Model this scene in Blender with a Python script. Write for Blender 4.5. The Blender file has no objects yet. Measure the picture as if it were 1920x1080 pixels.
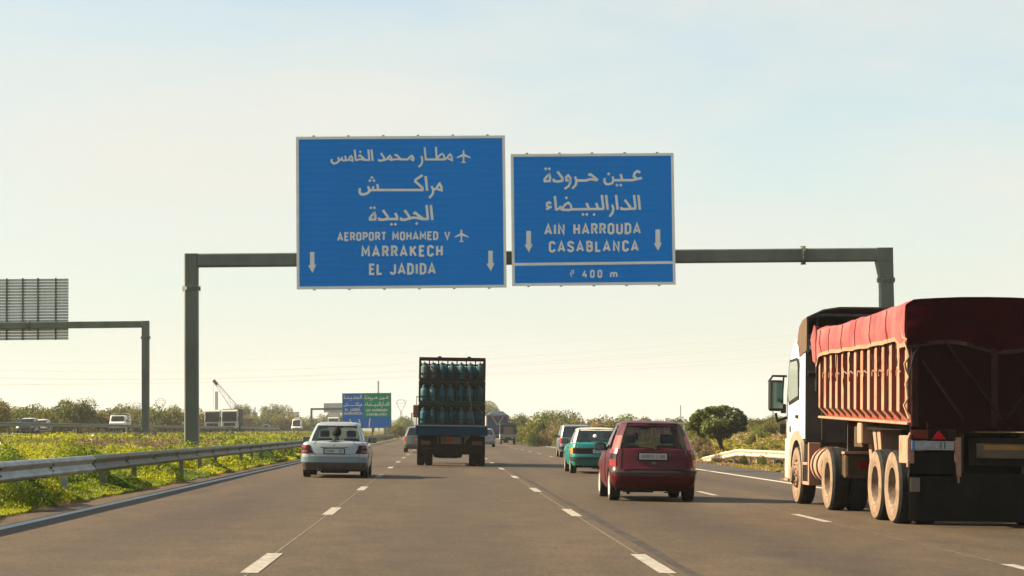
import bpy, bmesh, math, random
import numpy as np
from mathutils import Vector, Matrix
R = math.radians
C = bpy.context.scene.collection
sc = bpy.context.scene
random.seed(7)
rng = np.random.default_rng(11)

# ------------------------------------------------------------------ camera
F_PX = 4000.0                      # focal length in photo pixels (1920 wide)
CX, CY = 960.0, 540.0
CAM_H = 1.28                       # eye height in a passenger car
n1 = Vector((-134 / F_PX, -267 / F_PX, -1)).normalized()      # the road's direction in camera space
up = Vector((-0.0114, 1.0, (134 * 0.0114 - 267) / F_PX)).normalized()
rx = n1.cross(up)
M = Matrix((rx, n1, up))           # rows: world x, y, z axes in camera space -> camera to world
cam = bpy.data.cameras.new('camera')
cam.sensor_width = 36.0
cam.lens = F_PX / 1920 * 36.0
cam.clip_start = 0.5
cam.clip_end = 30000
cam_o = bpy.data.objects.new('camera', cam)
C.objects.link(cam_o)
cam_o.matrix_world = Matrix.Translation((0, 0, CAM_H)) @ M.to_4x4()
sc.camera = cam_o


def at(px, py, D):
    """point seen at photo pixel (px, py) at distance D along the road"""
    d = M @ Vector(((px - CX) / F_PX, -(py - CY) / F_PX, -1.0))
    k = D / d.y
    return Vector((d.x * k, D, CAM_H + d.z * k))


# ------------------------------------------------------------------ world, sun
SUN_EL, SUN_AZ = R(32), R(-87)       # azimuth measured from +Y towards +X
w = bpy.data.worlds.new('World')
sc.world = w
w.use_nodes = True
nt = w.node_tree
nt.nodes.clear()
N = nt.nodes.new
L = nt.links.new
sky = N('ShaderNodeTexSky')
sky.sky_type = 'NISHITA'
sky.sun_disc = False
sky.sun_elevation = SUN_EL
sky.sun_rotation = SUN_AZ
sky.altitude = 0
sky.air_density = 1.0
sky.dust_density = 1.5
sky.ozone_density = 2.0
geo = N('ShaderNodeTexCoord')
mp = N('ShaderNodeMapping')
mp.inputs['Scale'].default_value = (1.0, 1.0, 3.6)
mp.inputs['Rotation'].default_value = (0, 0.25, 0)
L(geo.outputs['Generated'], mp.inputs['Vector'])
cn = N('ShaderNodeTexNoise')
cn.inputs['Scale'].default_value = 3.1
cn.inputs['Detail'].default_value = 7
cn.inputs['Roughness'].default_value = 0.55
cn.inputs['Distortion'].default_value = 0.4
L(mp.outputs[0], cn.inputs['Vector'])
cr = N('ShaderNodeMapRange')
cr.inputs['From Min'].default_value = 0.38
cr.inputs['From Max'].default_value = 0.68
cr.inputs['To Min'].default_value = -0.20
cr.inputs['To Max'].default_value = 0.28
L(cn.outputs['Fac'], cr.inputs['Value'])
# the veil is thicker towards the horizon
sz = N('ShaderNodeSeparateXYZ')
L(geo.outputs['Generated'], sz.inputs[0])
el = N('ShaderNodeMapRange')
el.inputs['From Min'].default_value = 0.0
el.inputs['From Max'].default_value = 0.36
el.inputs['To Min'].default_value = 0.90
el.inputs['To Max'].default_value = 0.32
L(sz.outputs[2], el.inputs['Value'])
sm = N('ShaderNodeMath')
sm.operation = 'ADD'
sm.use_clamp = True
L(cr.outputs[0], sm.inputs[0])
L(el.outputs[0], sm.inputs[1])
veil = N('ShaderNodeMix')
veil.data_type = 'RGBA'
L(sm.outputs[0], veil.inputs['Factor'])
tn = N('ShaderNodeMix')
tn.data_type = 'RGBA'
tn.blend_type = 'MULTIPLY'
tn.inputs['Factor'].default_value = 1.0
tn.inputs[7].default_value = (1.0, 1.13, 1.04, 1)
L(sky.outputs[0], tn.inputs[6])
L(tn.outputs[2], veil.inputs[6])
veil.inputs[7].default_value = (4.4, 4.38, 4.0, 1)      # thin high cloud and haze
bg = N('ShaderNodeBackground')
bg.inputs['Strength'].default_value = 0.050
L(veil.outputs[2], bg.inputs['Color'])
out = N('ShaderNodeOutputWorld')
L(bg.outputs[0], out.inputs['Surface'])

sun = bpy.data.lights.new('sun', 'SUN')
sun.energy = 5.0
sun.angle = R(0.6)
sun.color = (1.0, 0.80, 0.54)
sun_o = bpy.data.objects.new('sun', sun)
C.objects.link(sun_o)
sd = Vector((math.sin(SUN_AZ) * math.cos(SUN_EL), math.cos(SUN_AZ) * math.cos(SUN_EL), math.sin(SUN_EL)))
sun_o.rotation_euler = sd.to_track_quat('Z', 'Y').to_euler()

sc.view_settings.view_transform = 'Standard'
sc.view_settings.look = 'None'
sc.view_settings.gamma = 1.0
sc.view_settings.use_curve_mapping = False
sc.view_settings.exposure = 1.92
sc.cycles.max_bounces = 8
sc.cycles.transparent_max_bounces = 24
sc.cycles.volume_bounces = 1


# ------------------------------------------------------------------ materials
MATS = {}


def mat(name, col, rough=0.6, metal=0.0, var=0.0, scale=4.0, col2=None, spec=0.5, coat=0.0, bump=0.0, bscale=60.0,
        stretch=(1, 1, 1), thr=(0.35, 0.65)):
    """procedural material: base colour broken up by noise, optional second colour (dust, rust) in patches"""
    if name in MATS:
        return MATS[name]
    if rough >= 0.7 and spec == 0.5:
        spec = 0.12
    m = bpy.data.materials.new(name)
    m.use_nodes = True
    t = m.node_tree
    b = t.nodes['Principled BSDF']
    b.inputs['Base Color'].default_value = (*col, 1)
    b.inputs['Roughness'].default_value = rough
    b.inputs['Metallic'].default_value = metal
    b.inputs['Specular IOR Level'].default_value = spec
    b.inputs['Coat Weight'].default_value = coat
    b.inputs['Coat Roughness'].default_value = 0.06
    if var or col2 or bump:
        tc = t.nodes.new('ShaderNodeTexCoord')
        mpn = t.nodes.new('ShaderNodeMapping')
        mpn.inputs['Scale'].default_value = stretch
        t.links.new(tc.outputs['Object'], mpn.inputs[0])
        nz = t.nodes.new('ShaderNodeTexNoise')
        nz.inputs['Scale'].default_value = scale
        nz.inputs['Detail'].default_value = 6
        nz.inputs['Roughness'].default_value = 0.62
        t.links.new(mpn.outputs[0], nz.inputs['Vector'])
        mr = t.nodes.new('ShaderNodeMapRange')
        mr.inputs['From Min'].default_value = thr[0]
        mr.inputs['From Max'].default_value = thr[1]
        t.links.new(nz.outputs['Fac'], mr.inputs['Value'])
        mx = t.nodes.new('ShaderNodeMix')
        mx.data_type = 'RGBA'
        if col2 is None:
            a = tuple(c * (1 - var) for c in col)
            d = tuple(min(1, c * (1 + var)) for c in col)
        else:
            a, d = col, col2
        mx.inputs[6].default_value = (*a, 1)
        mx.inputs[7].default_value = (*d, 1)
        t.links.new(mr.outputs[0], mx.inputs['Factor'])
        t.links.new(mx.outputs[2], b.inputs['Base Color'])
        if bump:
            n2 = t.nodes.new('ShaderNodeTexNoise')
            n2.inputs['Scale'].default_value = bscale
            n2.inputs['Detail'].default_value = 4
            t.links.new(mpn.outputs[0], n2.inputs['Vector'])
            bp = t.nodes.new('ShaderNodeBump')
            bp.inputs['Strength'].default_value = bump
            bp.inputs['Distance'].default_value = 0.02
            t.links.new(n2.outputs['Fac'], bp.inputs['Height'])
            t.links.new(bp.outputs[0], b.inputs['Normal'])
    MATS[name] = m
    return m


def glass(name, tint, refl=0.08, alpha=0.75):
    """thin window glass: see-through with a tint, plus a mirror-like reflection"""
    if name in MATS:
        return MATS[name]
    m = bpy.data.materials.new(name)
    m.use_nodes = True
    t = m.node_tree
    t.nodes.clear()
    tr = t.nodes.new('ShaderNodeBsdfTransparent')
    tr.inputs[0].default_value = (*tint, 1)
    gl = t.nodes.new('ShaderNodeBsdfGlossy')
    gl.inputs['Roughness'].default_value = 0.04
    fr = t.nodes.new('ShaderNodeFresnel')
    fr.inputs['IOR'].default_value = 1.5
    ad = t.nodes.new('ShaderNodeMath')
    ad.operation = 'MULTIPLY_ADD'
    ad.inputs[1].default_value = 0.85
    ad.inputs[2].default_value = refl
    t.links.new(fr.outputs[0], ad.inputs[0])
    mx = t.nodes.new('ShaderNodeMixShader')
    t.links.new(ad.outputs[0], mx.inputs[0])
    t.links.new(tr.outputs[0], mx.inputs[1])
    t.links.new(gl.outputs[0], mx.inputs[2])
    o = t.nodes.new('ShaderNodeOutputMaterial')
    t.links.new(mx.outputs[0], o.inputs['Surface'])
    MATS[name] = m
    return m


def leafmat(name, trans=0.45, rough=0.6):
    """leaf material: colour from the mesh's own 'tint' attribute (species and dryness), light passes through"""
    m = bpy.data.materials.new(name)
    m.use_nodes = True
    t = m.node_tree
    t.nodes.clear()
    a = t.nodes.new('ShaderNodeAttribute')
    a.attribute_name = 'tint'
    d = t.nodes.new('ShaderNodeBsdfDiffuse')
    tl = t.nodes.new('ShaderNodeBsdfTranslucent')
    g = t.nodes.new('ShaderNodeBsdfGlossy')
    g.inputs['Roughness'].default_value = rough
    g.inputs['Color'].default_value = (0.5, 0.5, 0.45, 1)
    hs = t.nodes.new('ShaderNodeHueSaturation')
    hs.inputs['Hue'].default_value = 0.487
    hs.inputs['Saturation'].default_value = 1.1
    hs.inputs['Value'].default_value = 1.35
    t.links.new(a.outputs['Color'], d.inputs[0])
    t.links.new(a.outputs['Color'], hs.inputs['Color'])
    t.links.new(hs.outputs[0], tl.inputs[0])
    m1 = t.nodes.new('ShaderNodeMixShader')
    m1.inputs[0].default_value = trans
    t.links.new(d.outputs[0], m1.inputs[1])
    t.links.new(tl.outputs[0], m1.inputs[2])
    m2 = t.nodes.new('ShaderNodeMixShader')
    m2.inputs[0].default_value = 0.05
    t.links.new(m1.outputs[0], m2.inputs[1])
    t.links.new(g.outputs[0], m2.inputs[2])
    o = t.nodes.new('ShaderNodeOutputMaterial')
    t.links.new(m2.outputs[0], o.inputs['Surface'])
    return m


# ------------------------------------------------------------------ mesh helpers
class MB:
    """collects simple solids into one mesh"""

    def __init__(s):
        s.v = []
        s.f = []

    def add(s, vs, fs):
        n = len(s.v)
        s.v += [tuple(v) for v in vs]
        s.f += [tuple(i + n for i in f) for f in fs]
        return s

    def box(s, x0, x1, y0, y1, z0, z1):
        return s.add([(x0, y0, z0), (x1, y0, z0), (x1, y1, z0), (x0, y1, z0), (x0, y0, z1), (x1, y0, z1), (x1, y1, z1), (x0, y1, z1)],
                     [(0, 3, 2, 1), (4, 5, 6, 7), (0, 1, 5, 4), (1, 2, 6, 5), (2, 3, 7, 6), (3, 0, 4, 7)])

    def hexa(s, p):
        """eight corners: bottom ring 0-3, top ring 4-7"""
        return s.add(p, [(0, 3, 2, 1), (4, 5, 6, 7), (0, 1, 5, 4), (1, 2, 6, 5), (2, 3, 7, 6), (3, 0, 4, 7)])

    def bar(s, a, b, w, h=None, upv=(0, 0, 1)):
        """rectangular bar from a to b"""
        a, b = Vector(a), Vector(b)
        h = h or w
        d = (b - a).normalized()
        u = Vector(upv)
        if abs(d.dot(u)) > 0.95:
            u = Vector((0, 1, 0)) if abs(d.y) < 0.9 else Vector((1, 0, 0))
        x = d.cross(u).normalized() * (w / 2)
        y = x.cross(d).normalized() * (h / 2)
        return s.add([a - x - y, a + x - y, a + x + y, a - x + y, b - x - y, b + x - y, b + x + y, b - x + y],
                     [(0, 3, 2, 1), (4, 5, 6, 7), (0, 1, 5, 4), (1, 2, 6, 5), (2, 3, 7, 6), (3, 0, 4, 7)])

    def tube(s, pts, rad, n=8, cap=True):
        """round tube along points; rad is a number or one per point"""
        pts = [Vector(p) for p in pts]
        if not hasattr(rad, '__len__'):
            rad = [rad] * len(pts)
        rings = []
        ref = None
        for i, p in enumerate(pts):
            d = (pts[min(i + 1, len(pts) - 1)] - pts[max(i - 1, 0)]).normalized()
            if ref is None:
                ref = Vector((0, 0, 1)) if abs(d.z) < 0.9 else Vector((1, 0, 0))
            x = d.cross(ref).normalized()
            y = x.cross(d).normalized()
            ref = y
            rings.append([p + (x * math.cos(a) + y * math.sin(a)) * rad[i] for a in [2 * math.pi * k / n for k in range(n)]])
        vs = [v for r in rings for v in r]
        fs = []
        for i in range(len(rings) - 1):
            for k in range(n):
                a, b = i * n + k, i * n + (k + 1) % n
                fs.append((a, a + n, b + n, b))
        if cap:
            fs.append(tuple(range(n)))
            fs.append(tuple(reversed(range((len(rings) - 1) * n, len(rings) * n))))
        return s.add(vs, fs)

    def lathe(s, prof, axis='z', n=24, o=(0, 0, 0), flip=False):
        """revolve (r, h) profile about an axis through o; closed at both ends if r is 0"""
        vs, fs = [], []
        for r, h in prof:
            for k in range(n):
                a = 2 * math.pi * k / n
                c, q = r * math.cos(a), r * math.sin(a)
                p = {'z': (c, q, h), 'x': (h, c, q), 'y': (c, h, q)}[axis]
                vs.append((p[0] + o[0], p[1] + o[1], p[2] + o[2]))
        for i in range(len(prof) - 1):
            for k in range(n):
                a, b = i * n + k, i * n + (k + 1) % n
                fs.append((a, b, b + n, a + n))
        return s.add(vs, fs)

    def prism(s, poly, p0, ex, ey, ez):
        """polygon (u,v) -> p0+u*ex+v*ey, extruded by ez"""
        p0, ex, ey, ez = Vector(p0), Vector(ex), Vector(ey), Vector(ez)
        n = len(poly)
        a = [p0 + ex * u + ey * v for u, v in poly]
        b = [q + ez for q in a]
        return s.add(a + b, [tuple(reversed(range(n))), tuple(range(n, 2 * n))] + [(i, (i + 1) % n, n + (i + 1) % n, n + i) for i in range(n)])

    def grid(s, rows, closed=False):
        """rows of points joined by quads"""
        n = len(rows[0])
        vs = [p for r in rows for p in r]
        fs = []
        for i in range(len(rows) - 1):
            for k in range(n if closed else n - 1):
                a, b = i * n + k, i * n + (k + 1) % n
                fs.append((a, b, b + n, a + n))
        return s.add(vs, fs)

    def build(s, name, m, parent=None, loc=None, smooth=None, bevel=0.0, solid=0.0, fix=True, seg=2):
        me = bpy.data.meshes.new(name)
        me.from_pydata(s.v, [], s.f)
        bm = bmesh.new()
        bm.from_mesh(me)
        if fix:
            bmesh.ops.remove_doubles(bm, verts=bm.verts, dist=1e-5)
            bmesh.ops.dissolve_degenerate(bm, dist=1e-6, edges=bm.edges)
            bmesh.ops.recalc_face_normals(bm, faces=bm.faces)
        if solid:
            bmesh.ops.solidify(bm, geom=bm.faces, thickness=solid)
        if bevel:
            es = [e for e in bm.edges if len(e.link_faces) == 2 and e.calc_face_angle(0) > R(35)]
            bmesh.ops.bevel(bm, geom=es, offset=bevel, segments=seg, affect='EDGES', profile=0.6, clamp_overlap=True)
        bm.to_mesh(me)
        bm.free()
        me.materials.append(m)
        if smooth:
            me.shade_smooth()
            me.set_sharp_from_angle(angle=R(smooth))
        o = bpy.data.objects.new(name, me)
        C.objects.link(o)
        if parent:
            o.parent = parent
        if loc:
            o.location = loc
        return o


def thing(name, label, cat, loc=(0, 0, 0), rot=(0, 0, 0), group=None):
    o = bpy.data.objects.new(name, None)
    o.empty_display_size = 0.2
    C.objects.link(o)
    o.location = loc
    o.rotation_euler = rot
    return tag(o, label, cat, group)


def tag(o, label=None, cat=None, group=None, kind=None):
    if label:
        o['label'] = label
    if cat:
        o['category'] = cat
    if group:
        o['group'] = group
    if kind:
        o['kind'] = kind
    return o


def kids(o):
    return [c for c in bpy.data.objects if c.parent == o]


def dup_tree(o, parent=None):
    c = o.copy()
    C.objects.link(c)
    c.parent = parent
    for k in KIDS.get(o.name) or kids(o):
        dup_tree(k, c)
    return c


KIDS = {}


def set_loc(o, loc, rot=None, label=None):
    o.location = loc
    if rot is not None:
        o.rotation_euler = rot
    if label:
        o['label'] = label
    return o


# value noise in numpy
_G = rng.random((256, 256))


def vnoise(x, y, s=1.0, octv=4):
    x = np.asarray(x, float) / s
    y = np.asarray(y, float) / s
    tot = np.zeros_like(x)
    amp, nrm = 1.0, 0.0
    for o in range(octv):
        xi, yi = np.floor(x).astype(int), np.floor(y).astype(int)
        fx, fy = x - xi, y - yi
        fx, fy = fx * fx * (3 - 2 * fx), fy * fy * (3 - 2 * fy)
        a = _G[xi % 256, yi % 256]
        b = _G[(xi + 1) % 256, yi % 256]
        c = _G[xi % 256, (yi + 1) % 256]
        d = _G[(xi + 1) % 256, (yi + 1) % 256]
        tot += amp * ((a * (1 - fx) + b * fx) * (1 - fy) + (c * (1 - fx) + d * fx) * fy)
        nrm += amp
        amp *= 0.5
        x, y = x * 2 + 17.3, y * 2 + 5.1
    return tot / nrm


# ------------------------------------------------------------------ terrain heights
SLOPE = 0.025
LX = [-4000, -400, -60, -50, -34, -30, -20, -15.5, -10, -7.6, -6.3, -5.75, 11.6, 13.2, 14.6, 19, 30, 70, 400, 4000]
LZ = [2.0, 1.6, 1.30, 1.40, 1.36, 1.05, 1.02, 0.92, 0.50, 0.28, 0.18, 0.144, -0.29, -0.42, -0.36, -0.05, 0.10, 0.15, 0.8, 2.0]


def gz(x):
    return float(np.interp(x, LX, LZ))


def road_z(x):
    return -SLOPE * x


TILT = math.atan(SLOPE)
# ================================================================== SETTING
# ground
gm = bpy.data.materials.new('earth_and_dry_grass')
gm.use_nodes = True
t = gm.node_tree
b = t.nodes['Principled BSDF']
b.inputs['Roughness'].default_value = 0.95
b.inputs['Specular IOR Level'].default_value = 0.15
tc = t.nodes.new('ShaderNodeTexCoord')
nA = t.nodes.new('ShaderNodeTexNoise')
nA.inputs['Scale'].default_value = 0.11
nA.inputs['Detail'].default_value = 10
nA.inputs['Roughness'].default_value = 0.7
nB = t.nodes.new('ShaderNodeTexNoise')
nB.inputs['Scale'].default_value = 2.3
nB.inputs['Detail'].default_value = 8
rA = t.nodes.new('ShaderNodeValToRGB')
rA.color_ramp.elements[0].position = 0.38
rA.color_ramp.elements[0].color = (0.055, 0.065, 0.015, 1)
rA.color_ramp.elements[1].position = 0.62
rA.color_ramp.elements[1].color = (0.13, 0.09, 0.045, 1)
e = rA.color_ramp.elements.new(0.5)
e.color = (0.09, 0.085, 0.022, 1)
mxg = t.nodes.new('ShaderNodeMix')
mxg.data_type = 'RGBA'
mxg.blend_type = 'MULTIPLY'
mxg.inputs['Factor'].default_value = 0.7
rB = t.nodes.new('ShaderNodeValToRGB')
rB.color_ramp.elements[0].position = 0.3
rB.color_ramp.elements[0].color = (0.45, 0.42, 0.4, 1)
rB.color_ramp.elements[1].position = 0.7
rB.color_ramp.elements[1].color = (1, 1, 1, 1)
for n_ in (nA, nB):
    t.links.new(tc.outputs['Object'], n_.inputs['Vector'])
t.links.new(nA.outputs['Fac'], rA.inputs[0])
t.links.new(nB.outputs['Fac'], rB.inputs[0])
t.links.new(rA.outputs[0], mxg.inputs[6])
t.links.new(rB.outputs[0], mxg.inputs[7])
t.links.new(mxg.outputs[2], b.inputs['Base Color'])

xs = sorted(set(LX + [-1500, -150, -90, -42, -36, -32, -28, -25, -22, -18, -16.5, -14, -13, -12, -11, -9, -8.3, -7, -6.6, 0, 6, 12.4,
                      13.8, 15.5, 17, 22, 26, 36, 45, 55, 100, 160, 260, 1500]))
ys = [-80, 0] + [20 + 3 * i for i in range(40)] + [145 + 12 * i for i in range(25)] + [450, 520, 650, 900, 1300, 2000, 3500, 7000]
rows = []
for y in ys:
    r_ = []
    for x in xs:
        z = gz(x)
        if not -6.3 < x < 12.5:
            z += (float(vnoise(x + 300, y + 100, 7, 3)) - 0.5) * min(0.35, 0.05 * (abs(x - 3) - 8))
        if -6 < x < 12:
            z -= 0.05          # the carriageway sheet lies above
        r_.append((x, y, z))
    rows.append(r_)
tag(MB().grid(rows).build('ground', gm, smooth=60), kind='structure')

# carriageway: one asphalt sheet tilted by its crossfall
am = bpy.data.materials.new('worn_asphalt')
am.use_nodes = True
t = am.node_tree
b = t.nodes['Principled BSDF']
b.inputs['Roughness'].default_value = 0.82
b.inputs['Specular IOR Level'].default_value = 0.3
tc = t.nodes.new('ShaderNodeTexCoord')


def tnoise(t, tc, scale, sv, detail=5, rough=0.6):
    mp_ = t.nodes.new('ShaderNodeMapping')
    mp_.inputs['Scale'].default_value = sv
    t.links.new(tc.outputs['Object'], mp_.inputs[0])
    n_ = t.nodes.new('ShaderNodeTexNoise')
    n_.inputs['Scale'].default_value = scale
    n_.inputs['Detail'].default_value = detail
    n_.inputs['Roughness'].default_value = rough
    t.links.new(mp_.outputs[0], n_.inputs['Vector'])
    return n_


def ramp(t, src, p0, c0, p1, c1):
    r_ = t.nodes.new('ShaderNodeValToRGB')
    r_.color_ramp.elements[0].position = p0
    r_.color_ramp.elements[0].color = (*c0, 1)
    r_.color_ramp.elements[1].position = p1
    r_.color_ramp.elements[1].color = (*c1, 1)
    t.links.new(src, r_.inputs[0])
    return r_


def mixc(t, a, b_, fac, mode='MIX'):
    m_ = t.nodes.new('ShaderNodeMix')
    m_.data_type = 'RGBA'
    m_.blend_type = mode
    if hasattr(fac, 'links'):
        t.links.new(fac, m_.inputs['Factor'])
    else:
        m_.inputs['Factor'].default_value = fac
    for s_, i_ in ((a, 6), (b_, 7)):
        if hasattr(s_, 'links'):
            t.links.new(s_, m_.inputs[i_])
        else:
            m_.inputs[i_].default_value = (*s_, 1)
    return m_.outputs[2]


big = tnoise(t, tc, 0.35, (1, 0.12, 1), 5)           # long worn streaks along the lanes
mid = tnoise(t, tc, 1.7, (1, 0.5, 1), 6, 0.7)
fine = tnoise(t, tc, 26.0, (1, 1, 1), 6, 0.75)       # aggregate
c0 = ramp(t, big.outputs['Fac'], 0.33, (0.0430, 0.0285, 0.0148), 0.66, (0.069, 0.0475, 0.0255)).outputs[0]
c1 = mixc(t, c0, ramp(t, mid.outputs['Fac'], 0.3, (0.58, 0.60, 0.62), 0.7, (1.22, 1.2, 1.15)).outputs[0], 0.8, 'MULTIPLY')
c2 = mixc(t, c1, ramp(t, fine.outputs['Fac'], 0.34, (0.42, 0.42, 0.42), 0.68, (1.55, 1.52, 1.48)).outputs[0], 0.75, 'MULTIPLY')
# wheel tracks: the middle of each lane keeps an oil-dark band
sep = t.nodes.new('ShaderNodeSeparateXYZ')
t.links.new(tc.outputs['Object'], sep.inputs[0])
wv = t.nodes.new('ShaderNodeMath')
wv.operation = 'MULTIPLY_ADD'
wv.inputs[1].default_value = 2 * math.pi / 3.7
wv.inputs[2].default_value = -2 * math.pi * 0.20 / 3.7
t.links.new(sep.outputs[0], wv.inputs[0])
cs = t.nodes.new('ShaderNodeMath')
cs.operation = 'COSINE'
t.links.new(wv.outputs[0], cs.inputs[0])
grain = tnoise(t, tc, 24.0, (1, 0.22, 1), 3, 0.8)
c2 = mixc(t, c2, ramp(t, grain.outputs['Fac'], 0.36, (0.70, 0.70, 0.72), 0.64, (1.28, 1.26, 1.22)).outputs[0], 0.85, 'MULTIPLY')
stain = tnoise(t, tc, 0.9, (1, 0.22, 1), 3, 0.5)
c2 = mixc(t, c2, ramp(t, stain.outputs['Fac'], 0.60, (1, 1, 1), 0.72, (0.70, 0.70, 0.71)).outputs[0], 0.8, 'MULTIPLY')
lane = ramp(t, cs.outputs[0], 0.1, (1, 1, 1), 1.0, (0.76, 0.77, 0.79)).outputs[0]
c3 = mixc(t, c2, lane, 0.8, 'MULTIPLY')
t.links.new(c3, b.inputs['Base Color'])
bp = t.nodes.new('ShaderNodeBump')
bp.inputs['Strength'].default_value = 0.5
bp.inputs['Distance'].default_value = 0.008
t.links.new(fine.outputs['Fac'], bp.inputs['Height'])
t.links.new(bp.outputs[0], b.inputs['Normal'])
XL, XR = -5.95, 9.75
ry = [-20, 10] + [20 + 10 * i for i in range(40)] + [500, 700, 1000, 1500, 2500]
road = MB().grid([[(x, y, road_z(x)) for x in (XL, -4, 0, 4, 8, XR)] for y in ry]).build('road', am)
tag(road, kind='structure')
dk = mat('fresh_dark_asphalt', (0.05, 0.052, 0.052), 0.85, var=0.25, scale=2, bump=0.3)
sh = MB().grid([[(x, y, road_z(x) - 0.004) for x in (XR, 11.7)] for y in ry]).build('road_shoulder', mat('shoulder_asphalt', (0.056, 0.052, 0.046), 0.9, var=0.22, scale=1.3, bump=0.4), None)
tag(sh, kind='structure')


def strip(name, x0, x1, y0, y1, m, lift=0.003, n=1):
    yy = [y0 + (y1 - y0) * i / n for i in range(n + 1)]
    return MB().grid([[(x0, y, road_z(x0) + lift), (x1, y, road_z(x1) + lift)] for y in yy]).build(name, m, road)


# tar joint along the middle line, irregular edge
tar = mat('tar_joint', (0.042, 0.034, 0.027), 0.7, var=0.3, scale=1.2)
rowsT = []
for i in range(240):
    y = 12 + i * 0.8
    wj = 0.05 + 0.12 * float(vnoise(y, 3.0, 3.0, 3))
    if float(vnoise(y + 50, 9.0, 9.0, 2)) < 0.36:
        wj = 0.02
    rowsT.append([(2.24, y, road_z(2.24) + 0.002), (2.24 + wj, y, road_z(2.24 + wj) + 0.002)])
MB().grid(rowsT).build('tar_joint', tar, road)
paint = mat('road_paint', (0.27, 0.255, 0.225), 0.7, var=0.3, scale=9, stretch=(1, 0.4, 1), col2=(0.16, 0.145, 0.12), thr=(0.42, 0.72))
thin = mat('worn_pre_marking', (0.115, 0.10, 0.08), 0.8, var=0.3, scale=3)
XD = (-1.70, 2.07, 5.73)
# dashes: 3 m long every 13 m
dash_me = {}
for xi, x in enumerate(XD):
    for k in range(-1, 48):
        y = {0: 19.0, 1: 19.6, 2: 18.6}[xi] + 13.0 * k
        wd = 0.16 if x != 5.73 else 0.14
        dname = 'lane_dash'
        if xi not in dash_me:
            me = bpy.data.meshes.new(dname)
            me.from_pydata([(-wd / 2, 0, SLOPE * wd / 2), (wd / 2, 0, -SLOPE * wd / 2), (wd / 2, 3.0, -SLOPE * wd / 2), (-wd / 2, 3.0, SLOPE * wd / 2)], [], [(0, 1, 2, 3)])
            me.materials.append(paint)
            dash_me[xi] = me
        o = bpy.data.objects.new(dname, dash_me[xi])
        C.objects.link(o)
        o.location = (x, y, road_z(x) + 0.005)
        o.parent = road
    strip('guide_line', x - 0.012, x + 0.012, 0, 240, thin, 0.003, 30)
edge_paint = mat('edge_paint', (0.40, 0.40, 0.37), 0.7, col2=(0.26, 0.25, 0.22), scale=6, thr=(0.55, 0.75))
strip('edge_line', -5.50, -5.34, -20, 800, edge_paint, 0.005, 60)
strip('edge_line', 9.20, 9.38, -20, 800, edge_paint, 0.005, 60)
# crumbling pale edge of the asphalt under the grass
rowsE = [[(-5.95, 10 + i * 0.7, road_z(-5.95) + 0.001), (-5.95 - 0.10 - 0.15 * float(vnoise(i * 0.7, 77, 2, 3)), 10 + i * 0.7, 0.165)] for i in range(300)]
tag(MB().grid(rowsE).build('gravel_edge', mat('gravel_edge', (0.115, 0.08, 0.055), 0.95, var=0.35, scale=14, bump=0.8), None, fix=False), kind='structure')

# opposite carriageway on the far side of the median
rowsO = [[(x, y, 1.44) for x in (-49.5, -42, -34.5)] for y in (-20, 200, 400, 900, 2500)]
tag(MB().grid(rowsO).build('opposite_carriageway', mat('far_asphalt', (0.12, 0.105, 0.09), 0.9, var=0.2, scale=0.6), None), kind='structure')

# ================================================================== GUARDRAILS
galv = mat('galvanised_steel', (0.27, 0.29, 0.265), 0.45, metal=0.5, var=0.28, scale=2.2, stretch=(1, 1, 3))
galv_dull = mat('weathered_galvanised_steel', (0.13, 0.125, 0.085), 0.55, metal=0.35, var=0.3, scale=3, col2=(0.05, 0.043, 0.028), thr=(0.45, 0.75))
rail_pale = mat('chalky_galvanised_steel', (0.30, 0.265, 0.21), 0.6, metal=0.1, var=0.12, scale=3)
dark_steel = mat('dark_steel', (0.06, 0.058, 0.055), 0.6, metal=0.3, var=0.3, scale=5)
# W-beam profile: (outward, height) for a face that points to +x
WP = [(0.0, -0.155), (0.035, -0.150), (0.083, -0.105), (0.083, -0.075), (0.02, -0.022), (0.012, 0.0), (0.02, 0.022), (0.083, 0.075), (0.083, 0.105), (0.035, 0.150), (0.0, 0.155)]


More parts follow.
